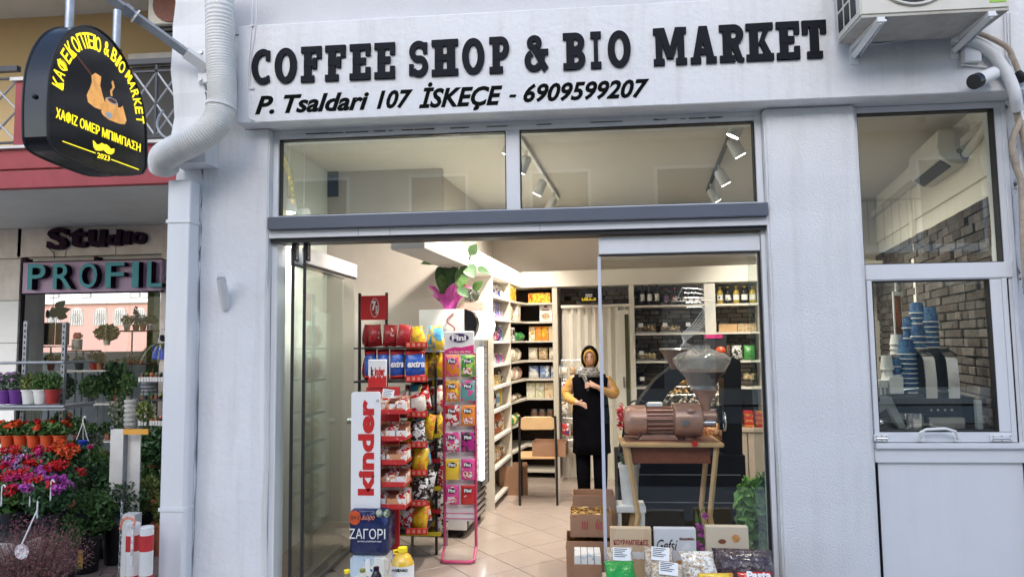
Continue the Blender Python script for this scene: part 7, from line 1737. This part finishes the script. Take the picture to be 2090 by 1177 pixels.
P('picture_label', MB().box(g.x-.085, g.x-.03, g.y-.1, g.y-.085, .05, .16), MP('orlabel', [(.5, .12, .02), (.3, .05, .02), (.02, .03, .01)], 20, .4), r3)
text('price', '12,5 €', rect(g.x-.02, g.x+.06, .15, .185, g.y-.1, g.y-.085), m['coping'], r3)
g = G0(330, 1110); potplant('blossom_plant', 'loose plant with salmon and yellow leaves against the white pier', (g.x-.03, g.y+.3, .014), m['potblack'], .22, .1, m['leafC'], (.12, .12, .28), 330, .045, .3, [(m['fsalmon'], 9, .03, .04)])
for k, (px, py, Y, n, s, rad, lf_, l_) in enumerate(((215, 985, .9, 700, .045, (.2, .18, .18), 'leafB', 'dark leafy shrub in the middle of the display'), (160, 960, 1.1, 500, .045, (.17, .16, .14), 'leafA', 'mid green bush behind the magenta flowers'), (320, 910, 1.3, 700, .055, (.15, .14, .16), 'leafB', 'dark green leafy bush beside the white pier'), (300, 1010, 1.2, 500, .045, (.15, .14, .15), 'leafC', 'yellowish bush behind the bollards'), (180, 905, 1.6, 300, .05, (.14, .1, .08), 'leafV', 'pale dry leaved plant behind the hanging pot'))):
    p = V(px, py, Y); potplant('leafy_shrub', l_, (p.x, Y, .014), m['potblack'], .25, .11, m[lf_], rad, n, s, p.z-.26)
# board stand with yellow top
p0 = V(226, 875, .75); p1 = V(279, 880, .75); t = thing('board_stand', 'white folded board with yellow top strip behind the bollards', 'display board', (p0.x, .75, .014), world=True)
P('board', MB().box(p0.x, V(252, 880, .75).x, .75, .76, .014, p0.z), m['paleorange'] if False else m['coping'], t)
P('board', MB().box(V(253, 880, .75).x, p1.x, .80, .81, .014, V(260, 885, .8).z), m['coping'], t)
P('side', MB().box(V(251, 880, .75).x, V(253, 880, .75).x, .761, .81, .014, V(252, 885, .75).z), m['greymetal'], t)
P('top_strip', MB().box(V(251, 880, .72).x, V(302, 880, .72).x, .72, .735, V(270, 886, .72).z, V(270, 875, .72).z), M('amber_strip', (.75, .36, .05), .5), t)
P('ring', MB().tube([(p0.x+.01+.012*math.cos(a*math.pi/6), .75, p0.z+.01+.012*math.sin(a*math.pi/6)) for a in range(12)], .003, 5, closed=True), m['greymetal'], t)
# bollards
for k, (px, ytop, Y, l_) in enumerate(((271, 1066, -.25, 'red and white post on the left with worn paint and chain'), (299, 1073, -.3, 'red and white post on the right'))):
    c = V(px, 1120, Y); zt2 = V(px, ytop, Y).z; r_ = 13.2*(Y+4.3)/1400
    t = thing('bollard', l_, 'bollard', (c.x, Y, 0), world=True)
    P('post', MB().lathe([(r_, 0), (r_, zt2-.004), (r_*.9, zt2)], (c.x, Y, 0), 24), m['bolwhite'], t, smooth=True)
    for ya_, yb_ in ((1090, 1122), (1172, 1205), (1255, 1290)):
        P('red_band', MB().lathe([(r_+.001, V(px, yb_, Y).z), (r_+.001, V(px, ya_, Y).z)], (c.x, Y, 0), 24), m['redpaint'], t, smooth=True)
    if k == 0: P('worn_patch', MB().box(c.x+.012, c.x+.026, Y-r_-.0015, Y-r_+.02, V(px, 1150, Y).z, V(px, 1070, Y).z), M('worn_concrete', (.45, .43, .42), .9, var=.3, scale=30, c2=(.72, .72, .72), thr=.5), t)
c = V(262, 1050, .35); t = thing('white_post', 'taller plain white post standing behind the red and white posts', 'post', (c.x, .35, 0), world=True)
P('post', MB().box(V(258, 1050, .35).x, V(284, 1050, .35).x, .3, .38, 0, V(262, 1046, .35).z), m['bolwhite'], t)
ch_ = thing('chain', 'hanging steel chain beside the left red and white post', 'chain', tuple(V(250, 1060, -.25)), world=True)
for k in range(16):
    py = 1030+k*11; px = 249-k*.5; c = V(px, py, -.25); rx, rz = (.006, .016)
    pts = [(c.x+(rx*math.cos(a*math.pi/5) if k % 2 else 0), c.y+(0 if k % 2 else rx*math.cos(a*math.pi/5)), c.z+rz*math.sin(a*math.pi/5)*1.1) for a in range(10)]
    P('link', MB().tube(pts, .0028, 5, closed=True), m['steel'], ch_)
rb_ = V(262, 1064, -.3); t = thing('tape_ribbon', 'pink and yellow ribbon scrap tied round the left post', 'ribbon', tuple(rb_), world=True)
P('ribbon', MB().tube(catmull([V(245, 1080, -.32), V(250, 1062, -.33), V(262, 1056, -.33), V(275, 1062, -.33), V(272, 1072, -.33)], 5), [.006+.003*(i % 2) for i in range(21)], 6), m['fsalmon'], t)
# right side cactus shelves
for k, (py, mt, l_) in enumerate(((772, 'white', 'upper white slatted shelf'), (815, None, 'middle dark shelf'), (861, 'white', 'lower white slatted shelf'))):
    t, a, b = shelfthing('cactus_shelf', l_+' of small cacti by the jamb', 283, 352, py, 1.65, .16, m['dkgrey'] if mt is None else m['coping'], front=m['bolwhite'] if mt else None)
    P('bracket', MB().box(b.x-.03, b.x-.01, 1.81, YM-.051, a.z-.015, a.z-.001), m['dkgrey'], t); P('bracket', MB().box(a.x+.01, a.x+.03, 1.81, YM+.19, a.z-.015, a.z-.001), m['dkgrey'], t)
    for q in range(7):
        p = V(289+q*9.5, py, 1.68); mm = (m['potterra'], m['potblack'], m['potterra'])[q % 3]
        o = thing('small_cactus', '%s cactus pot on the %s' % (('first', 'second', 'third', 'fourth', 'fifth', 'sixth', 'seventh')[q], l_), 'cactus', (p.x, 1.69, a.z+.001), 0, 'small cacti by the jamb')
        MB().lathe([(.012, 0), (.017, .028)], seg=10).build('pot', mm, o); MB().sphere((0, 0, .037), .016, 8, 6).build('cactus', (m['leafG'], m['leafC'], m['fsalmon'], m['leafV'])[(q+k) % 4], o, smooth='all')
    if k: 
        f_ = P('edge_wires', MB(), m['greymetal'], t) if False else None
def stack(px, y0, y1, w_, n, mat, label, Y):
    a = V(px, y1, Y); b = V(px, y0, Y); H = (b.z-a.z)/n; r_ = w_/2*(Y+4.3)/1400; t = thing('pot_stack', label, 'stacked pots', (a.x, Y, a.z), 0)
    for k in range(n): MB().lathe([(r_*.85, 0), (r_, H*.5), (r_*1.05, H*.55), (r_*1.05, H*.96)], (0, 0, H*k), 16).build('pot', mat, t, smooth=True)
stack(303, 779, 808, 30, 4, m['greymetal'], 'stack of grey trays between the cactus shelves', 1.73)
stack(302, 822, 855, 30, 4, m['coping'], 'stack of cream trays above the lower slatted shelf', 1.73)
stack(265, 815, 872, 24, 6, m['bolwhite'], 'white ribbed pot column left of the cactus shelves', 1.7)
# spider plant
sp0 = V(334, 722, 1.5); t = thing('spider_plant', 'spider plant with arching pale leaves in a square blue hanging pot', 'hanging plant', tuple(sp0), world=True)
P('pot', MB().box(V(317, 720, 1.5).x, V(352, 720, 1.5).x, 1.45, 1.6, V(330, 733, 1.5).z, V(330, 706, 1.5).z), m['potblue'], t, bevel=.008)
for k in range(70):
    a = random.uniform(0, 6.28); l_ = random.uniform(.16, .36); top = V(332, 704, 1.52)
    dx, dy = math.cos(a), math.sin(a)*.7
    if dx > .5 and l_ > .16: l_ = .14
    pts = [top+Vector((dx*l_*q, dy*l_*q, l_*(.55*q-1.15*q*q))) for q in (0, .25, .5, .75, 1)]
    sd = Vector((-dy, dx, 0)).normalized(); vs = []; 
    for i, p in enumerate(pts): w_ = .011*(1-i/4.2); vs += [p-sd*w_, p+sd*w_]
    P('leaf', MB().add(vs, [(2*i, 2*i+1, 2*i+3, 2*i+2) for i in range(4)]), m['leafV'] if k % 2 else m['leafC'], t)
for px in (322, 340): P('hanger_wire', MB().tube([tuple(V(px, 706, 1.5)), tuple(V(331, 655, 1.55))], .003, 5), m['white'], t)
P('hanger_wire', MB().tube([tuple(V(331, 655, 1.55)), tuple(V(331, 655, YM-.05))], .003, 5), m['white'], t)
bb_ = V(341, 690, 1.8); t = thing('black_bucket', 'black planter bowl above the spider plant', 'planter', tuple(bb_), world=True)
P('bowl', MB().lathe([(.05, -.03), (.085, .03), (.08, .03)], tuple(bb_), 16), m['potblack'], t, smooth=True); P('bracket', MB().box(bb_.x-.01, bb_.x+.01, bb_.y, YM-.051, bb_.z-.045, bb_.z-.031), m['black'], t)
# blue hanging pot in the middle
c = V(168, 905, .9); t = thing('hanging_basket', 'small blue hanging basket with white wire hanger', 'hanging basket', tuple(c), world=True)
P('basket', MB().lathe([(.025, -.025), (.05, .02), (.052, .025)], tuple(c), 16), m['potblue'], t, smooth=True)
for a in (0, 2.1, 4.2): P('hanger_wire', MB().tube([(c.x+.05*math.cos(a), c.y+.05*math.sin(a), c.z+.02), (c.x, c.y, c.z+.17)], .003, 5), m['white'], t)
P('hook', MB().tube(catmull([c+Vector((0, 0, .17)), c+Vector((0, 0, .2)), c+Vector((.012, 0, .215)), c+Vector((.022, 0, .2))], 5), .005, 6), m['white'], t)
P('support_stake', MB().tube([(c.x, c.y+.02, .0), (c.x, c.y+.02, c.z-.02)], .006, 6), m['greymetal'], t)
# inside the plant shop window
wsh = []
for k, (xa_, xb_, py, Y, mt, l_) in enumerate(((70, 131, 706, 2.4, 'coping', 'pale shelf with the picture frame inside the plant shop window'), (138, 178, 715, 2.5, 'dkgrey', 'dark shelf with the mug inside the plant shop window'), (100, 215, 756, 2.45, 'coping', 'glass shelf of red and grey pots inside the plant shop window'), (242, 308, 674, 2.8, 'brown', 'upper brown plank shelf inside the plant shop window'), (242, 292, 742, 2.8, 'brown', 'lower dark plank shelf of small terracotta pots'), (100, 262, 824, 2.45, 'coping', 'long white shelf low inside the plant shop window'), (100, 240, 900, 2.45, 'coping', 'lowest white shelf inside the plant shop window'))):
    t, a, b = shelfthing('window_shelf', l_, xa_, xb_, py, Y, .22, m[mt]); wsh.append((a.z, Y))
    for x in (a.x+.02, b.x-.02): P('leg', MB().box(x-.006, x+.006, Y+.2, Y+.212, .021, a.z-.016), m['greymetal'], t)
a = V(83, 704, 2.45); b = V(110, 658, 2.45); t = thing('picture_box', 'square wooden framed mirror box on the pale window shelf', 'picture frame', (a.x, 2.45, a.z), world=True)
P('frame', MB().box(a.x, b.x, 2.45, 2.47, a.z, a.z+.012).box(a.x, b.x, 2.45, 2.47, b.z-.02, b.z).box(a.x, a.x+.015, 2.45, 2.47, a.z+.012, b.z-.02).box(b.x-.015, b.x, 2.45, 2.47, a.z+.012, b.z-.02), m['cardboard'], t)
P('glass', MB().box(a.x+.015, b.x-.015, 2.46, 2.465, a.z+.012, b.z-.02), m['silver'], t)
c = V(128-10, 680, 2.5); t = thing('wood_block', 'brown wooden box beside the picture frame', 'box', (c.x, 2.5, a.z), world=True); P('box', MB().box(V(112, 700, 2.5).x, V(127, 700, 2.5).x, 2.5, 2.6, a.z, b.z), m['cardboard'], t)
c = V(157, 714, 2.58); t = thing('planter_cup', 'white cylinder planter with orange jug on top', 'planter', (c.x, 2.58, c.z), world=True)
P('cylinder', MB().lathe([(.048, 0), (.05, .115)], tuple(c), 18), m['coping'], t, smooth=True); P('jug', MB().lathe([(.03, .118), (.042, .13), (.04, .16), (.03, .18), (.032, .185)], tuple(c), 16), m['potorange'] if False else m['fsalmon'], t, smooth=True)
P('jug_handle', MB().tube([(c.x+.035, c.y, c.z+.165), (c.x+.06, c.y, c.z+.16), (c.x+.058, c.y, c.z+.14), (c.x+.04, c.y, c.z+.135)], .005, 6), m['fsalmon'], t)
wp_ = [(108, 640, 2.7, None, 'leafB', (.12, .05, .1), 9, .2, 'large dark leaf plant hanging in the plant shop window'), (184, 754, 2.5, 'potwhite', 'leafG', (.09, .08, .08), 160, .04, 'grey green plant in a pale pot on the glass shelf'), (180, 754, 2.46, 'potred', 'leafA', (.04, .04, .03), 30, .03, 'small plant in a red glazed pot on the glass shelf'), (150, 754, 2.5, 'dkgrey', 'leafG', (.07, .06, .04), 80, .03, 'little plant in a grey pot on the glass shelf'), (208, 700, 2.6, 'coping', 'leafC', (.13, .1, .09), 420, .05, 'yellow green umbrella plant in the window centre'), (268, 672, 2.9, 'potterra', 'leafB', (.035, .035, .12), 200, .03, 'upright dark cactus in a terracotta pot on the plank shelf'), (225, 800, 2.5, 'potblack', 'leafB', (.16, .1, .22), 900, .06, 'large dark green plant in the middle of the window'), (175, 822, 2.5, 'dkgrey', 'leafA', (.13, .1, .13), 420, .05, 'green plant in a grey pot on the long white shelf'), (115, 822, 2.5, 'potblack', 'leafB', (.15, .1, .14), 420, .05, 'dark plant at the left end of the long white shelf'), (145, 898, 2.5, 'potred', 'leafA', (.1, .1, .1), 260, .05, 'green plant in a red pot on the lowest shelf'), (210, 898, 2.5, 'potterra', 'leafB', (.1, .1, .06), 120, .07, 'spiky aloe in a wide red pot on the lowest shelf'), (245, 850, 1.75, 'potred', 'leafV', (.1, .1, .12), 300, .045, 'white edged variegated plant before the pot column'), (295, 850, 1.35, 'potterra', 'leafC', (.07, .07, .09), 160, .04, 'young plant with yellow tip leaves beside the amber strip'), (262, 790, 1.75, 'potblack', 'leafA', (.075, .08, .09), 300, .028, 'small red berried bush left of the cactus shelves')]
for px, py, Y, pt, lf_, rad, n, s, l_ in wp_:
    p = V(px, py, Y)
    if pt is None:
        t = thing('hanging_leaf_plant', l_, 'hanging plant', tuple(p), world=True)
        for q in range(7):
            b = p+Vector((random.uniform(-.04, .06), random.uniform(-.03, .03), random.uniform(-.06, .06))); leafmesh(t, b, b+Vector((random.uniform(-.12, .16), random.uniform(-.05, .05), random.uniform(-.05, .12))), .1, m['leafB'])
        P('hanger_wire', MB().tube([tuple(p), (p.x, p.y, 2.52)], .003, 5), m['white'], t); continue
    bz = p.z
    if Y < 2: potplant('potted_plant', l_, (p.x, Y, .014), m[pt], .2, .07, m[lf_], rad, n, s, max(.05, p.z-.214+.05)); continue
    best = min([z for z, yy in wsh if z <= p.z+.03] or [p.z], key=lambda z: abs(z-p.z))
    potplant('potted_plant', l_, (p.x, Y+.08, best+.001), m[pt], .07, .04, m[lf_], rad, n, s, rad[2]*.7)
more = [(95, 754, 'potterra', 'leafC', 'first extra'), (118, 754, 'potwhite', 'leafA', 'x'), (196, 754, 'potterra', 'leafG', 'x'), (232, 822, 'potred', 'leafC', 'x'), (250, 822, 'potwhite', 'leafA', 'x'), (108, 898, 'potwhite', 'leafC', 'x'), (178, 898, 'potblack', 'leafA', 'x'), (232, 898, 'potred', 'leafG', 'x'), (285, 672, 'potterra', 'leafG', 'x'), (252, 672, 'potwhite', 'leafC', 'x'), (302, 672, 'coping', 'leafB', 'x')]
lab_ = ['pale leaved plant in a terracotta pot at the left end of the glass shelf', 'green plant in a white pot second on the glass shelf', 'grey succulent in terracotta near the right of the glass shelf', 'light green plant in a red pot on the right of the long white shelf', 'green plant in a white pot at the right end of the long white shelf', 'light plant in a white pot at the left of the lowest shelf', 'dark potted green plant in the middle of the lowest shelf', 'grey leaved plant in a red pot at the right of the lowest shelf', 'grey succulent in terracotta right of the upright cactus', 'light green plant in a white pot left of the upright cactus', 'dark plant in a pale pot at the right end of the plank shelf']
for (px, py, pt, lf_, _), l_ in zip(more, lab_):
    Y = 2.86 if py == 672 else 2.48; p = V(px, py, Y); best = min([z for z, yy in wsh if z <= p.z+.03] or [p.z], key=lambda z: abs(z-p.z))
    potplant('potted_plant', l_, (p.x, Y+.06, best+.001), m[pt], .07, .038, m[lf_], (.065, .06, .065), 170, .03, .045)
for q in range(5):
    p = V(250+q*9, 742, 2.85); o = thing('small_cactus', ('first', 'second', 'third', 'fourth', 'fifth')[q]+' little terracotta succulent on the lower plank shelf', 'succulent', (p.x, 2.88, wsh[4][0]+.001), 0, 'succulents on the lower plank shelf')
    MB().lathe([(.018, 0), (.025, .04)], seg=10).build('pot', m['potterra'], o); foliage(MB(), (0, 0, .055), (.025, .025, .025), 40, .02).build('foliage', m['leafG'], o)

ex = [(150, 1010, 1.5, 'potred', 'leafA', (.13, .12, .12), 420, .045, 'green pot plant low on the left of the shop window'), (210, 1000, 1.75, 'potterra', 'leafC', (.12, .1, .12), 360, .04, 'light green pot plant below the white shelf'), (250, 960, 1.5, 'potblack', 'leafA', (.1, .1, .13), 380, .035, 'fresh green bush behind the folded board'), (315, 965, 1.45, 'potblack', 'leafA', (.12, .1, .13), 420, .04, 'leafy green bush under the lower cactus shelf'), (338, 1035, 1.0, 'potterra', 'leafC', (.09, .09, .16), 260, .04, 'yellow and salmon leaved climber beside the pier foot'), (125, 860, 1.55, 'potred', 'leafA', (.09, .08, .1), 260, .04, 'green plant in a red pot right of the gerbera pots'), (75, 800, 1.75, 'potwhite', 'leafA', (.12, .1, .12), 360, .05, 'tall green plant behind the lavender pots'), (195, 940, 1.2, 'potblack', 'leafA', (.12, .12, .12), 400, .04, 'green bush beside the blue hanging basket')]
for px, py, Y, pt, lf_, rad, n, sz, l_ in ex:
    p = V(px, py, Y); potplant('potted_plant', l_, (p.x, Y, .014), m[pt], .25, .1, m[lf_], rad, n, sz, max(.05, p.z-.264), [(m['fsalmon'] if n % 40 else m['fpink'], 3, .022, .025)])
for k, (px, py, Y, fm, cn_) in enumerate([(50, 1010, .1, 'fpink', 'bright pink'), (85, 995, .25, 'fpurp', 'violet'), (5, 970, .5, 'flil', 'pale lilac'), (40, 950, .62, 'fred', 'scarlet')]):
    p = V(px, py, Y); potplant('geranium', cn_+' geranium with round blooms among the taller ones on the bench', (p.x, Y-.03, .451), m['potblack'], .12, .06, m['leafA'], (.13, .13, .12), 340, .045, max(p.z, .66)-.55, [(m[fm], 9, .04, .028)])
